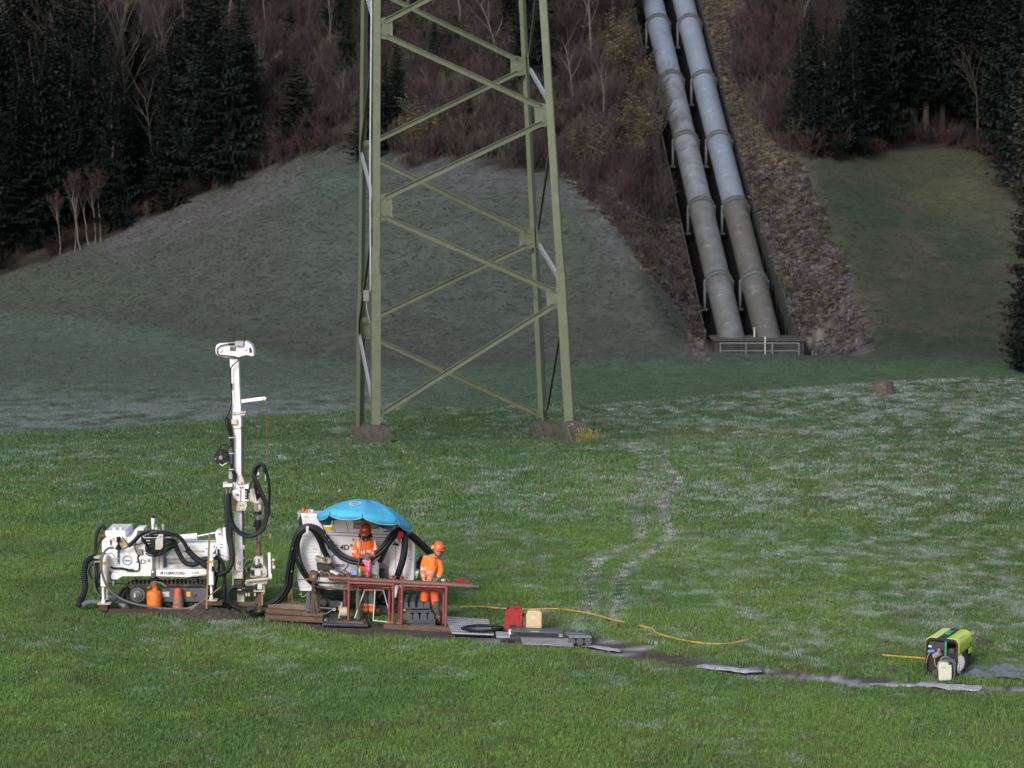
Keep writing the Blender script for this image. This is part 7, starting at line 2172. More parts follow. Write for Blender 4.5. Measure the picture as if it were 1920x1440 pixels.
def blk_px(V, x0, y0, x1, y1, Y, D, nm, mt, par=None, bev=.006): return rect(V, x0, y0, x1, y1, Y, D).build(nm, mt, par, bevel=bev)
# long black tray with pale corner caps
def along(V, a0, a1, z0, h, D, nm, mt, par=None, bev=.006):
    p0, p1 = G(*V(*a0), z0), G(*V(*a1), z0); dd = p1 - p0; nr_ = Vector((-dd.y, dd.x, 0)).normalized() * D
    return MB().prism([p0, p1, p1 + Vector((0, 0, h)), p0 + Vector((0, 0, h))], nr_).build(nm, mt, par, bevel=bev)
lt = empty("long_tray", G(*Z5(880, 545), .1), "long black plastic tray with pale taped corners, in front of both jerry cans", "tray")
along(Z5, (650, 532), (1120, 550), .10, .10, .34, "tray_body", corep, lt)
along(Z5, (655, 505), (1120, 522), .205, .018, .30, "tray_lid", mat("lid_dark", (.10, .115, .12), .45), lt)
along(Z5, (840, 500), (915, 504), .230, .004, .04, "label", pale_pl, lt, 0)
for a0, a1 in (((640, 528), (662, 530)), ((1092, 548), (1128, 550))):
    along(Z5, a0, a1, .115, .10, .05, "corner_tape", pale_pl, lt)
ct2 = empty("core_tray", G(*Z5(1260, 590), .06), "black core tray with frosted top rails at the right end of the laid trays", "core tray")
for k in range(3):
    a_ = G(*Z5(1165 + 72 * k, 592), .10); b_ = a_ + Vector((.03, .80, 0))
    MB().cyl(a_ + Vector((.10, 0, 0)), b_ + Vector((.10, 0, 0)), .072, n=16).build("trough", corep, ct2, bevel=.004)
tp = [G(*Z5(1190, 552), .175), G(*Z5(1388, 552), .175), G(*Z5(1300, 512), .175), G(*Z5(1115, 498), .175)]
for j in range(5):
    v = j / 5; v2 = (j + .55) / 5
    A = [(tp[0] * (1 - v) + tp[3] * v), (tp[1] * (1 - v) + tp[2] * v), (tp[1] * (1 - v2) + tp[2] * v2), (tp[0] * (1 - v2) + tp[3] * v2)]
    MB().add(A + [p_ + Vector((0, 0, .018)) for p_ in A], [(3, 2, 1, 0), (4, 5, 6, 7), (0, 1, 5, 4), (1, 2, 6, 5), (2, 3, 7, 6), (3, 0, 4, 7)]).build("top_rail", mat("frosted_black", (.22, .24, .27), .7, col2=(.05, .055, .06), nscale=20, amount=.9) if j % 2 else corep, ct2, bevel=.002)
along(Z5, (1188, 556), (1388, 556), .165, .03, .02, "front_rim", pale_pl, ct2, .002)
# coiled hose
hc = []
cx = G(*Z5(400, 482), .08)
for k in range(64):
    t = k / 64 * 2 * math.pi * 2.6; rr_ = 1 - .06 * (k / 64 * 2.6)
    a_ = G(*Z5(410 + 190 * rr_ * math.cos(t) * -1, 468 + 26 * rr_ * math.sin(t)), .075 + .022 * (k / 64 * 2.6)); hc.append(a_)
hc.append(G(*Z5(620, 500), .08))
tag(MB().tube(hc, .024, 8).build("coiled_hose", black, smooth=60), "black hose coiled flat on the pale grid mat", "hose")

# jerry cans
red_pl = mat("red_jerry_plastic", (.36, .022, .028), .4, col2=(.28, .02, .024), nscale=5, dirt=(.5, .2, .18), dirt_scale=9, dirt_lo=.66, dirt_hi=.8)
jc = empty("jerry_can", G(*Z5(680, 500), .1), "red plastic jerry can standing left of the cream one", "jerry can")
Yj = G(*Z5(680, 505), .05).y
shape(Z5, [(606, 500), (612, 330), (640, 300), (668, 283), (765, 288), (768, 380), (752, 470), (745, 480)], Yj, .20).build("can_body", red_pl, jc, bevel=.022)
rect(Z5, 690, 290, 735, 300, Yj - .003, .2).build("handle_gap", ink, jc, bevel=.003)
rect(Z5, 650, 440, 712, 466, Yj - .004, .01).build("grip_recess", ink, jc, bevel=.003)
shape(Z5, [(650, 420), (655, 330), (740, 325), (735, 425)], Yj - .008, .01).build("embossed_panel", red_pl, jc, bevel=.004)
MB().cyl(q3(Z5, 645, 300, Yj + .08), q3(Z5, 630, 288, Yj + .08), .03, n=12).build("screw_cap", black, jc)
jc2 = empty("jerry_can", G(*Z5(870, 490), .1), "cream translucent jerry can standing right of the red one", "jerry can")
cream_pl = mat("cream_jerry_plastic", (.60, .46, .27), .4, col2=(.52, .38, .22), nscale=3, amount=.6)
Yj2 = Yj + .02
shape(Z5, [(798, 482), (800, 350), (812, 322), (850, 314), (925, 320), (942, 335), (940, 484)], Yj2, .22).build("can_body", cream_pl, jc2, bevel=.024)
rect(Z5, 845, 362, 882, 392, Yj2 - .004, .005).build("label", pale_pl, jc2, bevel=.002)
MB().cyl(q3(Z5, 918, 322, Yj2 + .1), q3(Z5, 918, 312, Yj2 + .1), .03, n=12).build("screw_cap", cream_pl, jc2)
bt = empty("small_bottles", G(*Z5(778, 470), .1), "cluster of small metal bottles standing between the red and the cream jerry can", "bottle")
for k, (x, y0, y1, mt) in enumerate(((778, 360, 480, steel), (766, 400, 480, pale_pl), (790, 385, 480, dgrey), (776, 335, 365, black))):
    a_, b_ = q3(Z5, x, y1, Yj + .1 + .03 * (k % 2)), q3(Z5, x, y0, Yj + .1 + .03 * (k % 2))
    MB().tube([a_, a_.lerp(b_, .7), a_.lerp(b_, .85), b_], [.022, .022, .012, .010], 10).build("bottle", mt, bt)
# gas bottle and traffic cone before the crawler
gb = empty("gas_bottle", q3(VA, 1075, 1310, 49.18), "orange gas bottle with a hose tied round its neck before the crawler track", "gas bottle")
gb.location.z = 0
Yg = 49.22
def px_r(w, s, q): return w / s / FPX * (q.y * ct + (CAM_Z - q.z) * st)
q = q3(VA, 1075, 1320, Yg); zs = lambda y: q3(VA, 1075, y, Yg).z
prof = [(98, 1322), (100, 1310), (100, 1100), (92, 1075), (60, 1060), (45, 1050)]
MB().lathe([(px_r(w, 7.2, q), zs(y)) for w, y in prof], (q.x, Yg, 0), 24).build("cylinder", orange_m, gb, smooth=40)
MB().lathe([(px_r(w, 7.2, q), zs(y)) for w, y in [(45, 1055), (38, 1010), (30, 985), (30, 962), (0.5, 960)]], (q.x + .012, Yg, 0), 18).build("valve_guard", orange_m, gb, smooth=40)
for k in range(4):
    c = Vector((q.x + .008, Yg, zs(1046 - 14 * k))); MB().ring(c, (0.1 * (k - 1.5), 0, 1), .062 - .004 * k, .008, 20, 5).build("wound_hose", mat("orange_brown_hose", (.30, .10, .05), .6), gb)
text("GAS", "print", mat("dark_orange_print", (.35, .06, .01), .5), gb, VA, 985, 1150, 1035, 1176, Yg - .125) if False else None
for x0, x1 in ((985, 1034), (1115, 1168)):
    rect(VA, x0, 1150, x1, 1156, Yg - .126, .006).build("print_line", mat("dark_orange_print", (.30, .06, .015), .5), gb)
tag(MB().tube(spline(path(VA, [(985, 1030), (1030, 1000), (1060, 950), (1150, 955), (1200, 980), (1240, 1010)], Yg - .12)), .020, 7).build("frayed_hose", mat("frayed_hose", (.20, .14, .11), .8, col2=(.1, .07, .06), nscale=20)), "frayed brown hose end lying over the orange gas bottle's neck", "hose")
cone = empty("traffic_cone", q3(VB, 390, 1310, 49.2), "faded red traffic cone with a muddy band before the crawler track", "traffic cone")
cone.location.z = 0
q = q3(VB, 392, 1300, Yg); zc_ = lambda y: q3(VB, 392, y, Yg).z
cred = mat("cone_faded_red", (.50, .10, .06), .6, col2=(.40, .07, .05), nscale=6); cmud = mat("cone_muddy_band", (.28, .16, .12), .8, col2=(.17, .10, .08), nscale=9)
for nm_, mt_, pr in (("cone_tip", cred, [(64, 1160), (44, 1030), (30, 1026)]), ("cone_band", cmud, [(75, 1262), (64, 1160)]), ("cone_skirt", cred, [(84, 1312), (82, 1300), (75, 1262)])):
    MB().lathe([(px_r(w, 7.2, q), zc_(y)) for w, y in pr], (q.x, Yg, 0), 22).build(nm_, mt_, cone, smooth=40)
MB().box((q.x - .15, Yg - .15, .0), (q.x + .15, Yg + .15, max(.02, zc_(1312)))).build("cone_base", mat("cone_base_black", (.03, .03, .03), .7), cone, bevel=.006)
tag(hose("drain_hose", path(VA, [(105, 1262, 49.3), (160, 1232, 49.35), (230, 1218, 49.4), (340, 1222, 49.45), (480, 1222, 49.5), (600, 1228, 49.5), (660, 1262, 49.4), (700, 1290, 49.3)], 49.4), .055, mat("grey_corrugated", (.14, .15, .16), .6), None, ribs=.08, pitch=.06), "grey corrugated hose lying on the grass behind the rear outrigger", "hose")
# mud pile and bucket at the bore hole
rg_ = random.Random(3)
pc = G(395, 1157, 0); m = MB()
vs, fs = [], []
nx_, ny_ = 44, 22
for j in range(ny_ + 1):
    for i in range(nx_ + 1):
        u, v = (i / nx_ - .5) * 2, (j / ny_ - .5) * 2
        x, y = pc.x + u * .72, pc.y + v * .45
        h = max(0, 1 - u * u - v * v) ** .7 * .20 + (float(fbm(x * 6, y * 6, 4, 9)) - .45) * .18 * max(0, 1 - u * u - v * v) ** .5
        vs.append((x, y, h - .02))
for j in range(ny_):
    for i in range(nx_):
        k = j * (nx_ + 1) + i; fs.append((k, k + 1, k + nx_ + 2, k + nx_ + 1))
sp_ = MB().add(vs, fs).build("soil_heap", soil, smooth=60); tag(sp_, "low heap of wet dug soil with frost at the bore hole", "soil heap")
for k in range(34):
    a_ = rg_.uniform(0, 6.28); r_ = rg_.uniform(.1, 1.0); c = pc + Vector((.62 * r_ * math.cos(a_), .40 * r_ * math.sin(a_), .03 + .10 * (1 - r_)))
    s = rg_.uniform(.018, .045)
    bm = MB().ball(c, (s, s * rg_.uniform(.6, 1), s * rg_.uniform(.5, .9)), 6, 4)
    o = bm.build("soil_clod", soil, sp_, smooth=30)
bk = empty("black_bucket", q3(VD, 650, 1320, 48.62), "black rubber bucket standing tilted under the drill casing", "bucket")
pr = [(40, 1325), (74, 1300), (105, 1230), (125, 1165), (122, 1165), (100, 1230), (66, 1290)]
q = q3(VD, 652, 1240, 48.62)
bo = MB().lathe([(px_r(w, 8, q), q3(VD, 652, y, 48.62).z) for w, y in pr], (q.x, 48.62, 0), 24).build("bucket_shell", black, bk, smooth=50)
wr = MB().ring(q3(VD, 655, 1022, 48.5), (.2, -1, 0), .042, .014, 20, 6).bar(q3(VD, 655, 1060, 48.5), q3(VD, 640, 1165, 48.55), .036, .014)
tag(wr.build("ring_spanner", mat("spanner_steel", (.22, .16, .12), .5, .6, col2=(.12, .09, .07), nscale=9)), "brown ring spanner standing in the black bucket", "spanner")
cr = rect(VD, 505, 1105, 620, 1172, 49.2, .1).build("black_crate", ink, bevel=.004); tag(cr, "small black slatted crate left of the drill casing", "crate")
for k in range(5):
    rect(VD, 512 + 22 * k, 1108, 520 + 22 * k, 1168, 49.19, .01).build("slat", dgrey, cr)
for k, (x, y, s, lab) in enumerate(((890, 1318, .06, "black plastic scrap at the right of the soil heap"), (930, 1350, .05, "dark rag lump half sunk in mud beside the soil heap"))):
    c = q3(VB, x, y, 48.75); c.z = .06
    tag(MB().ball(c, (s * 1.6, s, s), 8, 6).build("dark_rag", black), lab, "rag")

# yellow hose in the grass
yh = mat("yellow_hose", (.50, .33, .045), .5, col2=(.30, .20, .04), nscale=5)
for name_pts, lab in (([(862, 1142), (905, 1141), (935, 1144), (985, 1146), (1040, 1145), (1068, 1148), (1110, 1155), (1150, 1166), (1172, 1171)], "yellow hose running through the grass behind the jerry cans"),
                 ([(1200, 1177), (1222, 1183), (1232, 1191), (1250, 1197), (1290, 1206), (1330, 1211), (1370, 1210), (1404, 1203)], "yellow hose surfacing in the grass above the muddy path"),
                 ([(1655, 1232), (1690, 1235), (1720, 1237), (1746, 1240)], "short end of yellow hose entering the lime generator")):
    pts = [G(x, y, 0) for x, y in name_pts]
    pts = [Vector((p.x, p.y, float(hz(p.x, p.y)) + .040)) for p in pts]
    tag(MB().tube(spline(pts, 6), .020, 7).build("yellow_hose", yh, smooth=60), lab, "hose", "yellow hose")

# ------------------------------------------------------------ generator with lime cover
lime = mat("lime_cover", (.56, .66, .075), .38, col2=(.50, .60, .06), nscale=2, coat=.2)
lime_l = mat("lime_cover_faded", (.62, .68, .20), .42)
gE = empty("generator", (0, 0, 0), "lime green and black portable generator standing on the grass at right", "generator")
W, L, H = .60, .98, .69
corner = G(*VK(1000, 815), 0)
gz = float(hz(corner.x, corner.y))
rz = R(-25)
def GL(x, y, z):
    """generator frame: x across the front from its right corner, y to the back"""
    c, s = math.cos(rz), math.sin(rz)
    return Vector((corner.x + x * c - y * s, corner.y + x * s + y * c, gz + z))
def gbox(x0, x1, y0, y1, z0, z1, nm, mt, bev=.004, par=gE):
    vs = [GL(x, y, z) for z in (z0, z1) for x, y in ((x0, y0), (x1, y0), (x1, y1), (x0, y1))]
    return MB().add(vs, [(0, 3, 2, 1), (4, 5, 6, 7), (0, 1, 5, 4), (1, 2, 6, 5), (2, 3, 7, 6), (3, 0, 4, 7)]).build(nm, mt, par, bevel=bev)
gE.location = GL(-W / 2, L / 2, 0)
def frame_arch(y0, y1, t, nm):
    out, inn = [], []
    rr_ = .11
    def prof(i):
        w0, w1, h = -W + i, -i, H - i
        r_ = max(.02, rr_ - i); p = [(w0, .02)]
        for k in range(7): a_ = R(180 - 15 * k); p.append((w0 + r_ + r_ * math.cos(a_), h - r_ + r_ * math.sin(a_)))
        for k in range(7): a_ = R(90 - 15 * k); p.append((w1 - r_ + r_ * math.cos(a_), h - r_ + r_ * math.sin(a_)))
        p.append((w1, .02)); return p
    A, Bp = prof(0), prof(t); n_ = len(A)
    vs = [GL(x, y0, z) for x, z in A] + [GL(x, y0, z) for x, z in Bp] + [GL(x, y1, z) for x, z in A] + [GL(x, y1, z) for x, z in Bp]
    fs = []
    for k in range(n_ - 1):
        fs += [(k, k + 1, n_ + k + 1, n_ + k), (2 * n_ + k, 3 * n_ + k, 3 * n_ + k + 1, 2 * n_ + k + 1), (k, 2 * n_ + k, 2 * n_ + k + 1, k + 1), (n_ + k, n_ + k + 1, 3 * n_ + k + 1, 3 * n_ + k)]
    fs += [(0, n_, 3 * n_, 2 * n_), (n_ - 1, 3 * n_ - 1, 4 * n_ - 1, 2 * n_ - 1)]
    return MB().add(vs, fs).build(nm, mat("generator_black", (.018, .018, .020), .45), gE, smooth=40)
frame_arch(0, .045, .035, "front_frame"); frame_arch(L - .045, L, .035, "rear_frame")
gblk = MATS["generator_black"]
gbox(-W + .03, -.03, .06, L - .05, .05, .50, "engine_block", gblk, .02)
gbox(-W + .01, -.01, .01, L - .01, .02, .06, "floor_pan", gblk)
# cover: two curved shells with a gap on top
def cover_shell(x_from, x_to, side):
    pts = []
    if side > 0:
        pts = [(0.0 + .012, H - .27)] + [(-.11 + (.122) * math.cos(R(a_)), H - .11 + .122 * math.sin(R(a_))) for a_ in (0, 20, 40, 60, 80, 90)] + [(-.20, H + .012)]
    else:
        pts = [(-W - .012, H - .24)] + [(-W + .11 + .122 * math.cos(R(a_)), H - .11 + .122 * math.sin(R(a_))) for a_ in (180, 160, 140, 120, 100, 90)] + [(-W + .20, H + .012)]
    n_ = len(pts); ysx = (.03, L - .03)
    vs = [GL(x, y, z) for y in ysx for x, z in pts] 
    off_ = [((x + (.014 if side < 0 else -.014)), z - .012) for x, z in pts]
    vs += [GL(x, y, z) for y in ysx for x, z in off_]
    fs = []
    for k in range(n_ - 1):
        fs += [(k, k + 1, n_ + k + 1, n_ + k), (2 * n_ + k, 3 * n_ + k, 3 * n_ + k + 1, 2 * n_ + k + 1), (k, 2 * n_ + k, 2 * n_ + k + 1, k + 1), (n_ + k, n_ + k + 1, 3 * n_ + k + 1, 3 * n_ + k)]
    fs += [(0, n_, 3 * n_, 2 * n_), (n_ - 1, 3 * n_ - 1, 4 * n_ - 1, 2 * n_ - 1)]
    return MB().add(vs, fs).build("cover", lime if side > 0 else lime_l, gE, smooth=50)
cvr = cover_shell(0, 0, 1); cover_shell(0, 0, -1)
gbox(-.002, .013, .03, .24, .26, .40, "cover_flap", lime, .004); gbox(-.002, .013, L - .22, L - .03, .30, .40, "cover_flap", lime, .004)
gbox(.010, .016, L - .16, L - .09, .44, .50, "flap_window", gblk, 0)
gbox(-W + .205, -.205, .05, L - .05, H - .03, H - .012, "top_recess", gblk, .002)
gbox(-.36, -.26, L * .45, L * .75, H - .01, H + .02, "top_handle", green_p, .006)
c = GL(.01, L + .03, H - .06); MB().ball(c, .045, 10, 6).build("grey_plug", mat("plug_grey", (.22, .20, .19), .7), gE)
# front panel details
gbox(-.245, -.205, -.012, .004, .30, H - .04, "green_strap", mat("strap_green", (.035, .22, .075), .6), .002)
gbox(-W + .06, -.26, .02, .03, .46, .62, "control_panel", mat("panel_dark", (.035, .035, .045), .5), .003)
gbox(-W + .055, -W + .115, -.008, .004, .515, .55, "white_label", pale_pl, 0)
for k in range(3): gbox(-.16, -.07, .0, .02, .44 + .03 * k, .46 + .03 * k, "panel_line", mat("panel_line", (.06, .06, .07), .5), 0)
c = GL(-W + .09, -.02, .44); MB().ball(c, (.05, .04, .035), 10, 6).build("blue_socket", mat("socket_blue", (.08, .25, .55), .4), gE)
c = GL(-W + .15, -.03, .455); MB().ball(c, (.04, .03, .03), 10, 6).build("blue_socket", MATS["socket_blue"], gE)
MB().cyl(GL(-.43, -.05, .36), GL(-.31, -.06, .44), .055, n=14).build("grey_plug", mat("plug_grey2", (.24, .22, .22), .6), gE)
c = GL(-.34, -.04, .48); MB().ball(c, (.03, .03, .035), 10, 6).build("salmon_plug", mat("plug_salmon", (.45, .16, .10), .5), gE)
c = GL(-.09, -.02, .31); MB().ball(c, (.05, .03, .03), 10, 6).build("orange_plug", mat("plug_orange", (.62, .14, .04), .5), gE)
for pp in ([(-.50, -.03, .42), (-.54, -.05, .36), (-.56, -.05, .28), (-.57, -.04, .22)], [(-.41, -.05, .34), (-.40, -.09, .24), (-.36, -.1, .18)]):
    MB().tube(spline([GL(*p_) for p_ in pp]), .008, 6).build("lead", mat("lead_orange", (.5, .16, .06), .5), gE)
for pp in ([(-.14, -.03, .32), (-.22, -.06, .34), (-.30, -.08, .30), (-.33, -.09, .2)],):
    MB().tube(spline([GL(*p_) for p_ in pp]), .018, 8).build("lead", black, gE)
MB().cyl(GL(.0, .10, .17), GL(.02, .10, .17), .12, n=24).build("side_tank_cap", greyp, gE)
shape(VK, [(1010, 742), (1004, 540), (1040, 515), (1085, 520), (1108, 600), (1105, 640), (1085, 690), (1045, 735)], corner.y + .03, .12).build("grey_side_tank", mat("side_tank_grey", (.36, .37, .42), .4, col2=(.28, .29, .33)), gE, bevel=.02)
text("PRAMAC", "lettering", greyp, gE, VK, 1060, 290, 1180, 322, corner.y + .2) if False else None
# raised cover lettering (flat print) on the sloping lime shell
for k, (y0, y1) in enumerate(((.20, .24), (.27, .32), (.345, .385), (.41, .45), (.475, .52))):
    vs = [GL(-.11 + .1235 * math.cos(R(a_)), y, H - .11 + .1235 * math.sin(R(a_))) for a_ in (38, 56) for y in (y0, y1)]
    MB().add(vs, [(0, 1, 3, 2)]).build("print", mat("faded_print", (.34, .36, .20), .5) if k else mat("print_red", (.55, .25, .10), .5), cvr)
# canisters in front
cn = empty("canister", G(*VK(830, 855), 0), "whitish translucent canister in front of the generator", "canister")
Yc_ = G(*VK(830, 850), 0).y
wpl = mat("whitish_canister", (.56, .57, .47), .4, col2=(.48, .50, .38), nscale=3)
shape(VK, [(742, 848), (740, 660), (752, 625), (775, 608), (868, 612), (915, 635), (922, 700), (920, 855), (760, 860)], Yc_, .15).build("can_body", wpl, cn, bevel=.02)
shape(VK, [(862, 625), (905, 622), (912, 640), (880, 640)], Yc_ - .004, .1).build("handle_gap", ink, cn, bevel=.003)
text("SHELL", "print", mat("faint_print", (.30, .30, .26), .5), cn, VK, 768, 668, 842, 692, Yc_ - .003) if False else None
for k in range(4): rect(VK, 768 + 20 * k, 668, 780 + 20 * k, 692, Yc_ - .003, .004).build("print", mat("faint_print", (.36, .36, .30), .5), cn)
cn2 = empty("canister", G(*VK(930, 840), 0), "dark grey canister squeezed between the whitish one and the generator", "canister")
shape(VK, [(750, 700), (752, 590), (800, 560), (935, 560), (978, 590), (985, 640), (980, 835), (930, 842), (930, 620), (870, 600)], Yc_ + .12, .12).build("can_body", mat("grey_canister", (.10, .105, .12), .5, col2=(.08, .083, .095)), cn2, bevel=.02)
MB().tube(spline([q3(VK, 760, 590, Yc_ + .12), q3(VK, 790, 540, Yc_ + .12), q3(VK, 850, 530, Yc_ + .12), q3(VK, 900, 560, Yc_ + .12)]), .022, 8).build("carry_handle", MATS["grey_canister"], cn2)
tag(shape(VK, [(640, 780), (660, 730), (700, 700), (735, 705), (735, 800), (700, 800)], Yc_ + .05, .05).build("dark_sack", mat("sack_dark", (.055, .06, .07), .7), bevel=.015), "dark crumpled sack at the lower left of the generator", "sack")
# tarpaulins
tarp = mat("slate_tarpaulin", (.135, .145, .175), .28, col2=(.10, .11, .135), nscale=3, bump=.8, bscale=6)
o = sheet("tarpaulin", [VK(1070, 790), VK(2000, 860), VK(1990, 655), VK(1150, 650)], .02, tarp, 60, 22, amp=.17, seed=4, edge=.5, f=2.2)
tag(o, "crumpled slate grey tarpaulin on the grass right of the generator", "tarpaulin")
ice = mat("frosted_white_sheet", (.48, .48, .53), .6, col2=(.20, .19, .21), nscale=9, amount=.9, bump=.6, bscale=14)
o = sheet("plastic_sheet", [VK(340, 935), VK(1290, 1000), VK(1360, 925), VK(480, 880)], .004, ice, 60, 8, amp=.03, seed=6, edge=.35, f=5)
tag(o, "frost whitened plastic sheet lying on the path before the generator", "sheet")
o = sheet("plastic_sheet", [VK(-230, 930), VK(360, 940), VK(420, 905), VK(-200, 890)], .003, ice, 30, 5, amp=.04, seed=7, edge=.25, f=5)
tag(o, "thin frosted sheet strip on the path left of the generator", "sheet")
o = sheet("plastic_sheet", [Z5(1240, 620), Z5(1640, 685), Z5(1640, 655), Z5(1215, 595)], .003, ice, 30, 5, amp=.025, seed=8, edge=.25, f=5)
tag(o, "frosted sheet strip on the path next to the metal plank", "sheet")
o = sheet("plastic_sheet", [(1300, 1252), (1420, 1262), (1425, 1256), (1320, 1244)], .003, ice, 30, 4, amp=.03, seed=9, edge=.25, f=5)
tag(o, "small frosted sheet patch halfway along the muddy path", "sheet")
# stones in the grass
for k, (px, py, s) in enumerate(((1846, 1208, .10), (1838, 1203, .06), (1672, 1262, .07), (1660, 1205, .05))):
    c = G(px, py, 0); c.z = float(hz(c.x, c.y)) + .03
    m = MB().ball(c, (s * 1.5, s, s * .7), 8, 6)
    tag(m.build("molehill", soil), ["brown clod of earth behind the generator's right end", "smaller clod of earth touching the one behind the generator", "earth clod on the grass left of the generator", "smallest earth clod in the grass left of the generator"][k], "clod")
# yellow weeds by the footing
rgw = random.Random(8); wm = MB()
fc_ = P(1098, 815, 80.1)
for k in range(46):
    a_ = Vector((fc_.x + rgw.gauss(0, .16), 80.0 + rgw.gauss(0, .15), -.2)); b_ = a_ + Vector((rgw.gauss(0.03, .12), rgw.gauss(0, .1), rgw.uniform(.3, .62)))
    wm.tube([a_, b_], [.008, .006], 4); wm.ball(b_, rgw.uniform(.018, .035), 6, 4)
tag(wm.build("yellow_weeds", mat("weed_yellow", (.30, .25, .04), .8, col2=(.12, .14, .04), nscale=9)), "small clump of yellow weeds against the right concrete footing", "plant")
# ------------------------------------------------------------ people
def skin(name, verts, edges, root, mats, pick=None, level=2, smooth=True):
    """grow one continuous surface over a skeleton of points with radii"""
    names = list(verts)
    me_ = bpy.data.meshes.new(name)
    me_.from_pydata([tuple(verts[k][0]) for k in names], [(names.index(a_), names.index(b_)) for a_, b_ in edges], [])
    o = bpy.data.objects.new(name + "_tmp", me_); C.objects.link(o)
    md = o.modifiers.new("skin", 'SKIN'); md.use_smooth_shade = True
    for i, k in enumerate(names):
        r_ = verts[k][1]
        me_.skin_vertices[0].data[i].radius = r_ if isinstance(r_, tuple) else (r_, r_)
        me_.skin_vertices[0].data[i].use_root = (k == root)
    sb = o.modifiers.new("sub", 'SUBSURF'); sb.levels = level; sb.render_levels = level
    bpy.context.view_layer.update()
    dg = bpy.context.evaluated_depsgraph_get()
    out = bpy.data.meshes.new_from_object(o.evaluated_get(dg))
    bpy.data.objects.remove(o); out.name = name
    out.materials.clear()
    for m_ in mats: out.materials.append(m_)
    for p in out.polygons:
        p.use_smooth = True
        p.material_index = pick(p.center) if pick else 0
    return out
hv_o = mat("hivis_orange", (.90, .135, .018), .7, col2=(.72, .10, .012), nscale=6, bump=1, bscale=7, dirt=(.40, .11, .03), dirt_scale=5, dirt_lo=.60, dirt_hi=.8)
hv_y = mat("hivis_light_orange", (.92, .205, .018), .7, col2=(.78, .145, .012), nscale=6, bump=1, bscale=7, dirt=(.45, .14, .03), dirt_scale=5, dirt_lo=.62, dirt_hi=.8)
refl = mat("reflective_tape", (.46, .45, .43), .4, .2, col2=(.36, .35, .33), nscale=12)
gcloth = mat("grey_workwear", (.095, .10, .095), .85, col2=(.06, .062, .058), nscale=9, bump=.4)
gyoke = mat("grey_yoke", (.17, .18, .20), .8)
dcloth = mat("dark_collar", (.022, .024, .03), .8)
skinm = mat("skin", (.52, .31, .24), .55, col2=(.45, .25, .19), nscale=12)
skin_d = mat("face_cover_brown", (.24, .14, .11), .8, col2=(.17, .10, .08), nscale=10)
helm1 = mat("helmet_red_orange", (.50, .055, .014), .3, coat=.4); helm2 = mat("helmet_orange", (.72, .115, .02), .3, coat=.4)
glove = mat("grey_glove", (.16, .14, .12), .8, col2=(.09, .08, .075), nscale=14)
boot = mat("work_boot", (.03, .027, .025), .7)

def hand(par, wrist, direction, mt, curl=.5, side=1, L=.18, palm_n=None):
    d = Vector(direction).normalized(); n_ = Vector(palm_n or (0, 1, 0)); x = d.cross(n_).normalized(); n_ = x.cross(d).normalized()
    W_ = Vector(wrist); m = MB()
    rot = Matrix((x, d, n_)).transposed().to_quaternion()
    m.ball(W_ + d * L * .27, (L * .25, L * .30, L * .13), 12, 8, rot)
    m.tube([W_ - d * .03, W_ + d * L * .15], [.028, .03], 8)
    for k, (o_, ln) in enumerate(((-.19, .40), (-.065, .46), (.06, .43), (.18, .34))):
        b_ = W_ + d * L * .50 + x * (o_ * L); pts = [b_ - d * .02]; dd = d.copy(); q = b_.copy()
        for s in range(3):
            q = q + dd * (ln * L / 3); pts.append(q.copy()); dd = (dd + n_ * curl).normalized()
        m.tube(pts, [.0105, .0105, .0095, .008], 6)
    b_ = W_ + d * L * .15 + x * (side * L * .20); m.tube([b_, b_ + (x * side + d * .6 + n_ * .3) * L * .17, b_ + (x * side * .8 + d * 1.4 + n_ * .6) * L * .22], [.013, .012, .009], 6)
    return m.build("hand", mt, par, smooth=60)

def head(par, c, fwd, up, face_m, body_mb=None):
    """skull with nose, brow, jaw, ears; returns the local axes"""
    f = Vector(fwd).normalized(); u = Vector(up); r_ = f.cross(u).normalized(); u = r_.cross(f).normalized()
    rot = Matrix((r_, f, u)).transposed().to_quaternion()
    m = body_mb or MB()
    m.ball(c + u * .01, (.076, .094, .108), 18, 14, rot)
    m.ball(c - u * .062 + f * .030, (.055, .058, .052), 14, 10, rot)          # jaw and chin
    m.ball(c - u * .012 + f * .100, (.014, .022, .028), 8, 6, rot)             # nose
    m.ball(c + u * .022 + f * .082, (.056, .016, .012), 12, 6, rot)            # brow
    for s in (-1, 1):
        m.ball(c + r_ * s * .078, (.012, .022, .034), 8, 6, rot)
        m.ball(c - u * .022 + f * .070 + r_ * s * .038, (.024, .024, .026), 8, 6, rot)
    return f, u, r_, rot, m
def face_bits(par, c, f, u, r_, rot):
    for s in (-1, 1):
        MB().ball(c + u * .004 + f * .090 + r_ * s * .031, (.014, .008, .007), 8, 6, rot).build("eye", mat("eye_dark", (.03, .022, .02), .3), par)
    MB().ball(c - u * .050 + f * .088, (.024, .008, .006), 8, 6, rot).build("mouth", mat("lips", (.22, .085, .075), .5), par)
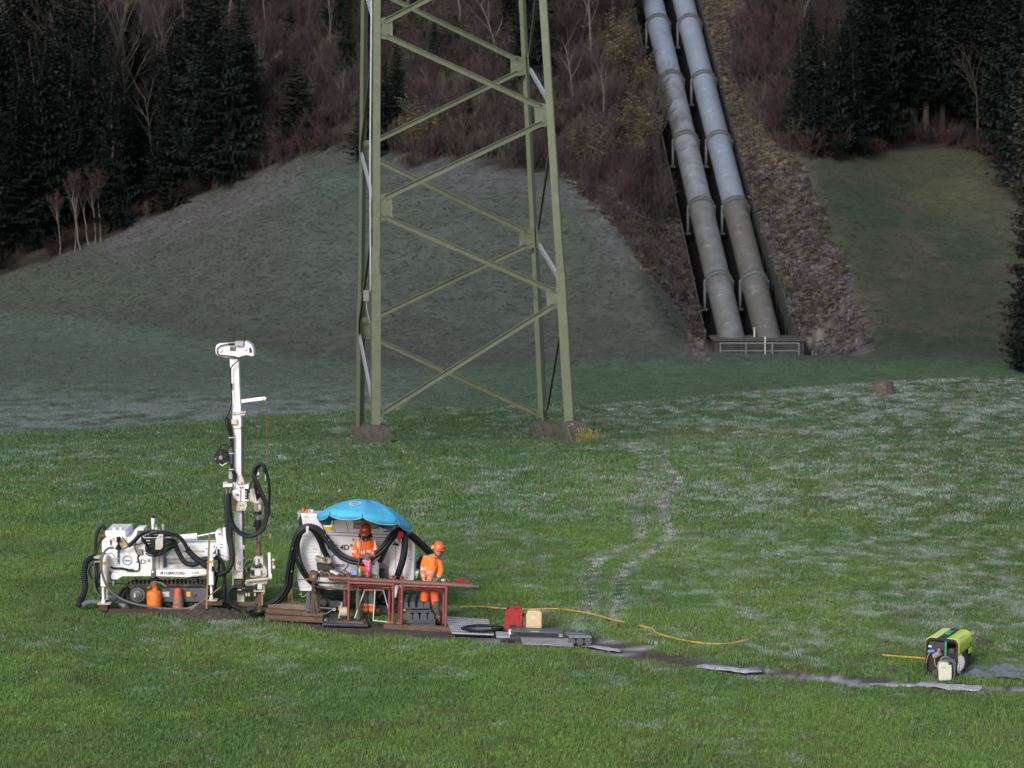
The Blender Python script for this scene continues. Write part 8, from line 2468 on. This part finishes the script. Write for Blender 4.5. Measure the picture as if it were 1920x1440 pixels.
def helmet(par, c, f, u, r_, rot, mt, muffs=True, R0=.128):
    m = MB(); vs, fs = [], []
    n_ = 28; rows = 9
    for j in range(rows + 1):
        a_ = math.pi / 2 * j / rows
        for i in range(n_):
            t = 2 * math.pi * i / n_
            rr_ = math.cos(a_)
            rid = 1 + .035 * math.cos(t) ** 2 * 0
            vs.append(c + r_ * (R0 * .90 * rr_ * math.cos(t)) + f * (R0 * 1.10 * rr_ * math.sin(t)) + u * (R0 * .98 * math.sin(a_) + .035 + .008 * math.exp(-(math.cos(t) * 4) ** 2) * math.sin(a_)))
    for j in range(rows):
        for i in range(n_):
            fs.append((j * n_ + i, j * n_ + (i + 1) % n_, (j + 1) * n_ + (i + 1) % n_, (j + 1) * n_ + i))
    fs.append(tuple(range(n_)))
    sh = m.add(vs, fs).build("helmet", mt, par, smooth=60)
    b_ = MB(); vs = []; fs = []
    for i in range(15):
        t = math.pi * i / 14
        k = math.sin(t)
        for rr_, dz in ((1.0, .035), (1.04 + .34 * k, .020)):
            vs.append(c + r_ * (R0 * .90 * rr_ * math.cos(t)) + f * (R0 * 1.08 * rr_ * math.sin(t)) + u * dz)
    fs = [(2 * i, 2 * i + 2, 2 * i + 3, 2 * i + 1) for i in range(14)]
    o = b_.add(vs, fs).build("peak", mt, sh, smooth=60); s = o.modifiers.new("t", 'SOLIDIFY'); s.thickness = .006
    return sh

def chain(*names):
    return [(names[i], names[i + 1]) for i in range(len(names) - 1)]
# --- worker at the right, leaning over the long pipe
def worker_right():
    Y = 48.02
    V = lambda x, y, dy=0.0: P(*VG(x, y), Y + dy)
    W = lambda x, y, dy=0.0: P(*VH(x, y), Y + dy)
    root = empty("person", (W(900, 1000).x, Y, 0), "worker in bright orange hi-vis jacket and helmet with yellow earmuff, leaning over the long pipe", "person")
    jl = {
        'hip': (W(822, 215), (.175, .125)), 'belly': (V(1042, 1130, -.02), (.172, .122)), 'chest': (V(1052, 940, -.05), (.198, .132)), 'neck0': (V(1090, 800, -.08), (.095, .085)), 'neck': (V(1112, 765, -.09), .065),
        'sl': (V(925, 835, -.03), .075), 'el': (V(890, 1050, -.06), .066), 'wl': (V(912, 1215, -.22), .052),
        'sr': (V(1195, 880, -.04), .072), 'er': (V(1218, 1060, -.10), .062), 'wr': (V(1168, 1190, -.24), .050)}
    def pickj(p):
        q = np.array(proj(p.x, p.y, p.z)); x, y = (q[0] - 700) * 9.6, (q[1] - 960) * 9.6
        if x < 962 and (1000 < y < 1045 or 1108 < y < 1158): return 1
        if x > 1140 and (1150 < y - (x - 1165) * .5 < 1195): return 1
        if 962 <= x <= 1150 and (1050 < y - abs(x - 1060) * 0 - (x - 960) * .32 < 1092 or 1165 < y < 1205): return 1
        if (y < 800 and 945 < x < 1035 and p.z > 0) or (x > 1165 and 800 < y < 872): return 2
        return 0
    jm = skin("jacket", jl, chain('hip', 'belly', 'chest', 'neck0', 'neck') + chain('chest', 'sl', 'el', 'wl') + chain('chest', 'sr', 'er', 'wr'), 'belly', [hv_y, refl, gyoke], pickj, 3)
    jk = link(bpy.data.objects.new("jacket", jm), root)
    MB().tube([V(1118, 812, -.17), V(1112, 900, -.185), V(1100, 1000, -.16), V(1072, 1090, -.15), V(1040, 1215, -.14)], .005, 5).build("zip", dcloth, jk)
    MB().ring(V(1112, 785, -.09), (.15, -.2, 1), .062, .022, 20, 8).build("collar", hv_y, jk)
    tl = {'w': (W(822, 200), (.165, .118)), 'hl': (W(735, 300, .02), .092), 'kl': (W(728, 560, -.02), .086), 'al': (W(722, 860, .04), .072), 'fl': (W(722, 930, .04), .058),
          'hr': (W(905, 300, .0), .094), 'kr': (W(932, 620, -.06), .088), 'ar': (W(952, 860, .0), .076), 'fr': (W(958, 960, .0), .062)}
    tl['crotch'] = (W(822, 285), (.14, .11))
    def pickt(p):
        q = np.array(proj(p.x, p.y, p.z)); x, y = (q[0] - 720) * 9.6, (q[1] - 1070) * 9.6
        if 805 < y < 838 or 885 < y < 925: return 1
        if 548 < y < 805 and (x > 885 or x < 760): return 2
        return 0
    tr_ = link(bpy.data.objects.new("trousers", skin("trousers", tl, [('w', 'crotch')] + chain('crotch', 'hl', 'kl', 'al', 'fl') + chain('crotch', 'hr', 'kr', 'ar', 'fr'), 'w', [mat("hivis_red_orange", (.80, .10, .012), .7, col2=(.66, .08, .01), nscale=7, bump=.4, bscale=9), refl, gcloth], pickt, 3)), root)
    for x, y, lab in ((722, 965, 'l'), (960, 1000, 'r')):
        c = W(x, y, .0); c.z = .055
        MB().ball(c + Vector((0, -.06, -.005)), (.05, .125, .055), 12, 8).ball(c + Vector((0, .02, .05)), (.048, .06, .07), 10, 8).build("boot", boot, root)
    hc_ = V(1168, 690, -.14)
    f, u, r_, rot, hm = head(root, hc_, (.32, -1, -.16), (.20, -.14, 1), skinm)
    # the body under the clothes, neck and head in one surface
    hm.tube([V(1112, 800, -.08), hc_ - u * .07], [.056, .054], 12)
    hm.tube([V(1052, 940, -.03), V(1042, 1130, 0), W(822, 250)], [.11, .11, .12], 10)
    hm.build("body", skinm, root, smooth=60)
    face_bits(root, hc_, f, u, r_, rot)
    hl_ = helmet(root, hc_ + u * .026 - f * .006, f, u, r_, rot, helm2)
    for s, mt in ((1, mat("muff_yellow", (.70, .48, .02), .4)), (-1, black)):
        c = hc_ + r_ * s * .112 + u * (.05 if s > 0 else .03) - f * .01 + r_ * s * .012
        MB().cyl(c - r_ * .022, c + r_ * .022, .042, n=14).build("earmuff", mt, hl_, bevel=.008)
        MB().tube(spline([hc_ + r_ * s * .105 + u * .02, hc_ + r_ * s * .088 - u * .05 + f * .02, hc_ - u * .112 + f * .055]), .007, 6).build("chin_strap", mat("strap_navy", (.03, .045, .10), .6), hl_)
    MB().ball(hc_ - u * .075 + f * .01, (.07, .075, .05), 12, 8, rot).build("beard", mat("short_beard", (.10, .065, .05), .9), root)
    hand(root, V(915, 1228, -.25), (.35, -.35, -.75), skinm, .5, 1, .17)
    hand(root, V(1150, 1210, -.27), (-.55, -.25, -.6), glove, .5, -1, .18)
worker_right()

def worker_left():
    Y = 48.50
    V = lambda x, y, dy=0.0: P(*VE(x, y), Y + dy)
    W = lambda x, y, dy=0.0: P(*VF(x, y), Y + dy)
    root = empty("person", (W(1380, 1040).x, Y, 0), "worker in orange hi-vis jacket and red helmet bending his head under the blue umbrella", "person")
    jl = {'hip': (V(1290, 1270), (.165, .13)), 'belly': (V(1300, 1110, -.02), (.175, .13)), 'chest': (V(1310, 880, -.04), (.205, .14)), 'neck0': (V(1305, 740, -.06), (.105, .09)), 'neck': (V(1305, 700, -.07), .07),
          'sl': (V(1168, 790, -.02), .080), 'el': (V(1112, 985, -.06), .070), 'wl': (V(1240, 1035, -.26), .052),
          'sr': (V(1455, 790, -.02), .080), 'er': (V(1500, 930, -.05), .070), 'wr': (V(1400, 1020, -.26), .052)}
    def pickj(p):
        q = np.array(proj(p.x, p.y, p.z)); x, y = (q[0] - 540) * 9, (q[1] - 930) * 9
        if x < 1170 and 912 < y < 955: return 1
        if x > 1440 and 885 < y < 920: return 1
        if 1180 < x < 1440 and 928 < y < 965: return 1
        if (abs(x - 1180) < 14 or abs(x - 1465) < 16) and 700 < y < 900: return 1
        return 0
    jm = skin("jacket", jl, chain('hip', 'belly', 'chest', 'neck0', 'neck') + chain('chest', 'sl', 'el', 'wl') + chain('chest', 'sr', 'er', 'wr'), 'belly', [hv_o, mat("reflective_warm", (.72, .50, .38), .5), hv_o], pickj, 3)
    jk = link(bpy.data.objects.new("jacket", jm), root)
    MB().tube([V(1300, 780, -.20), V(1302, 900, -.20), V(1300, 1000, -.17)], .006, 5).build("zip", mat("zip_red_orange", (.45, .09, .02), .6), jk)
    m = MB()
    for s in (-1, 1):
        m.prism([V(1305, 775, -.19), V(1305 + s * 125, 690, -.12), V(1305 + s * 105, 625, -.05), V(1305 + s * 60, 640, -.10)], (0, .035, 0))
    m.ring(V(1305, 665, -.05), (0, -.3, 1), .088, .022, 20, 8).build("dark_collar", dcloth, jk)
    tl = {'w': (V(1290, 1260), (.165, .125)), 'crotch': (W(1395, 390), (.15, .12)), 'hl': (W(1320, 470), .092), 'kl': (W(1310, 690, -.06), .086), 'al': (W(1325, 880), .078), 'fl': (W(1325, 960), .064),
          'hr': (W(1465, 470), .092), 'kr': (W(1470, 690, -.04), .086), 'ar': (W(1470, 880), .078), 'fr': (W(1470, 960), .064)}
    def pickt(p):
        q = np.array(proj(p.x, p.y, p.z)); x, y = (q[0] - 560) * 10.667, (q[1] - 1060) * 10.667
        if 768 < y < 806 or 865 < y < 905: return 1
        if 520 < y < 768: return 2
        return 0
    link(bpy.data.objects.new("trousers", skin("trousers", tl, [('w', 'crotch')] + chain('crotch', 'hl', 'kl', 'al', 'fl') + chain('crotch', 'hr', 'kr', 'ar', 'fr'), 'w', [MATS["hivis_red_orange"], mat("reflective_tan", (.50, .38, .24), .5), gcloth], pickt, 3)), root)
    for x in (1325, 1470):
        c = W(x, 1000, .0); c.z = .055
        MB().ball(c + Vector((0, -.06, -.005)), (.05, .125, .055), 12, 8).ball(c + Vector((0, .02, .05)), (.048, .06, .07), 10, 8).build("boot", boot, root)
    hc_ = V(1312, 590, -.13)
    f, u, r_, rot, hm = head(root, hc_, (-.10, -1, -.5), (-.02, -.42, 1), skin_d)
    hm.tube([V(1305, 740, -.05), hc_ - u * .07], [.06, .056], 12)
    hm.tube([V(1310, 880, -.03), V(1300, 1110, 0), V(1290, 1290)], [.11, .11, .12], 10)
    hm.build("body", skin_d, root, smooth=60)
    face_bits(root, hc_, f, u, r_, rot)
    hl_ = helmet(root, hc_ + u * .005, f, u, r_, rot, helm1)
    c = hc_ + u * .10 + f * .10 - r_ * .04; MB().ball(c, .012, 8, 6).build("helmet_badge", pale_pl, hl_)
    MB().ring(hc_ + u * .17, (0, 1, 0), .02, .006, 14, 5).build("helmet_loop", black, hl_)
    hand(root, V(1262, 1032, -.29), (.7, -.3, -.1), glove, .55, 1, .18)
    hand(root, V(1385, 1010, -.29), (-.8, -.25, -.05), glove, .55, -1, .18)
    # pink cloth held in the hands, its tail hanging to the bench
    pk = mat("pink_cloth", (.66, .22, .38), .8, col2=(.52, .15, .28), nscale=12, bump=.4)
    m = MB(); vs = []
    rows = [(1262, 1395, 1075), (1258, 1400, 1110), (1285, 1398, 1140), (1312, 1396, 1180), (1312, 1378, 1240), (1310, 1372, 1300), (1316, 1364, 1370)]
    for k, (xa, xb, y) in enumerate(rows):
        for i in range(7):
            t = i / 6; vs.append(V(xa + (xb - xa) * t, y, -.33 + .018 * math.sin(i * 2.1 + k)))
    fs = [(k * 7 + i, k * 7 + i + 1, (k + 1) * 7 + i + 1, (k + 1) * 7 + i) for k in range(len(rows) - 1) for i in range(6)]
    o = m.add(vs, fs).build("pink_cloth", pk, smooth=60); s = o.modifiers.new("t", 'SOLIDIFY'); s.thickness = .008
    tag(o, "pink cloth hanging from the gloved hands of the worker under the umbrella", "cloth")
worker_left()
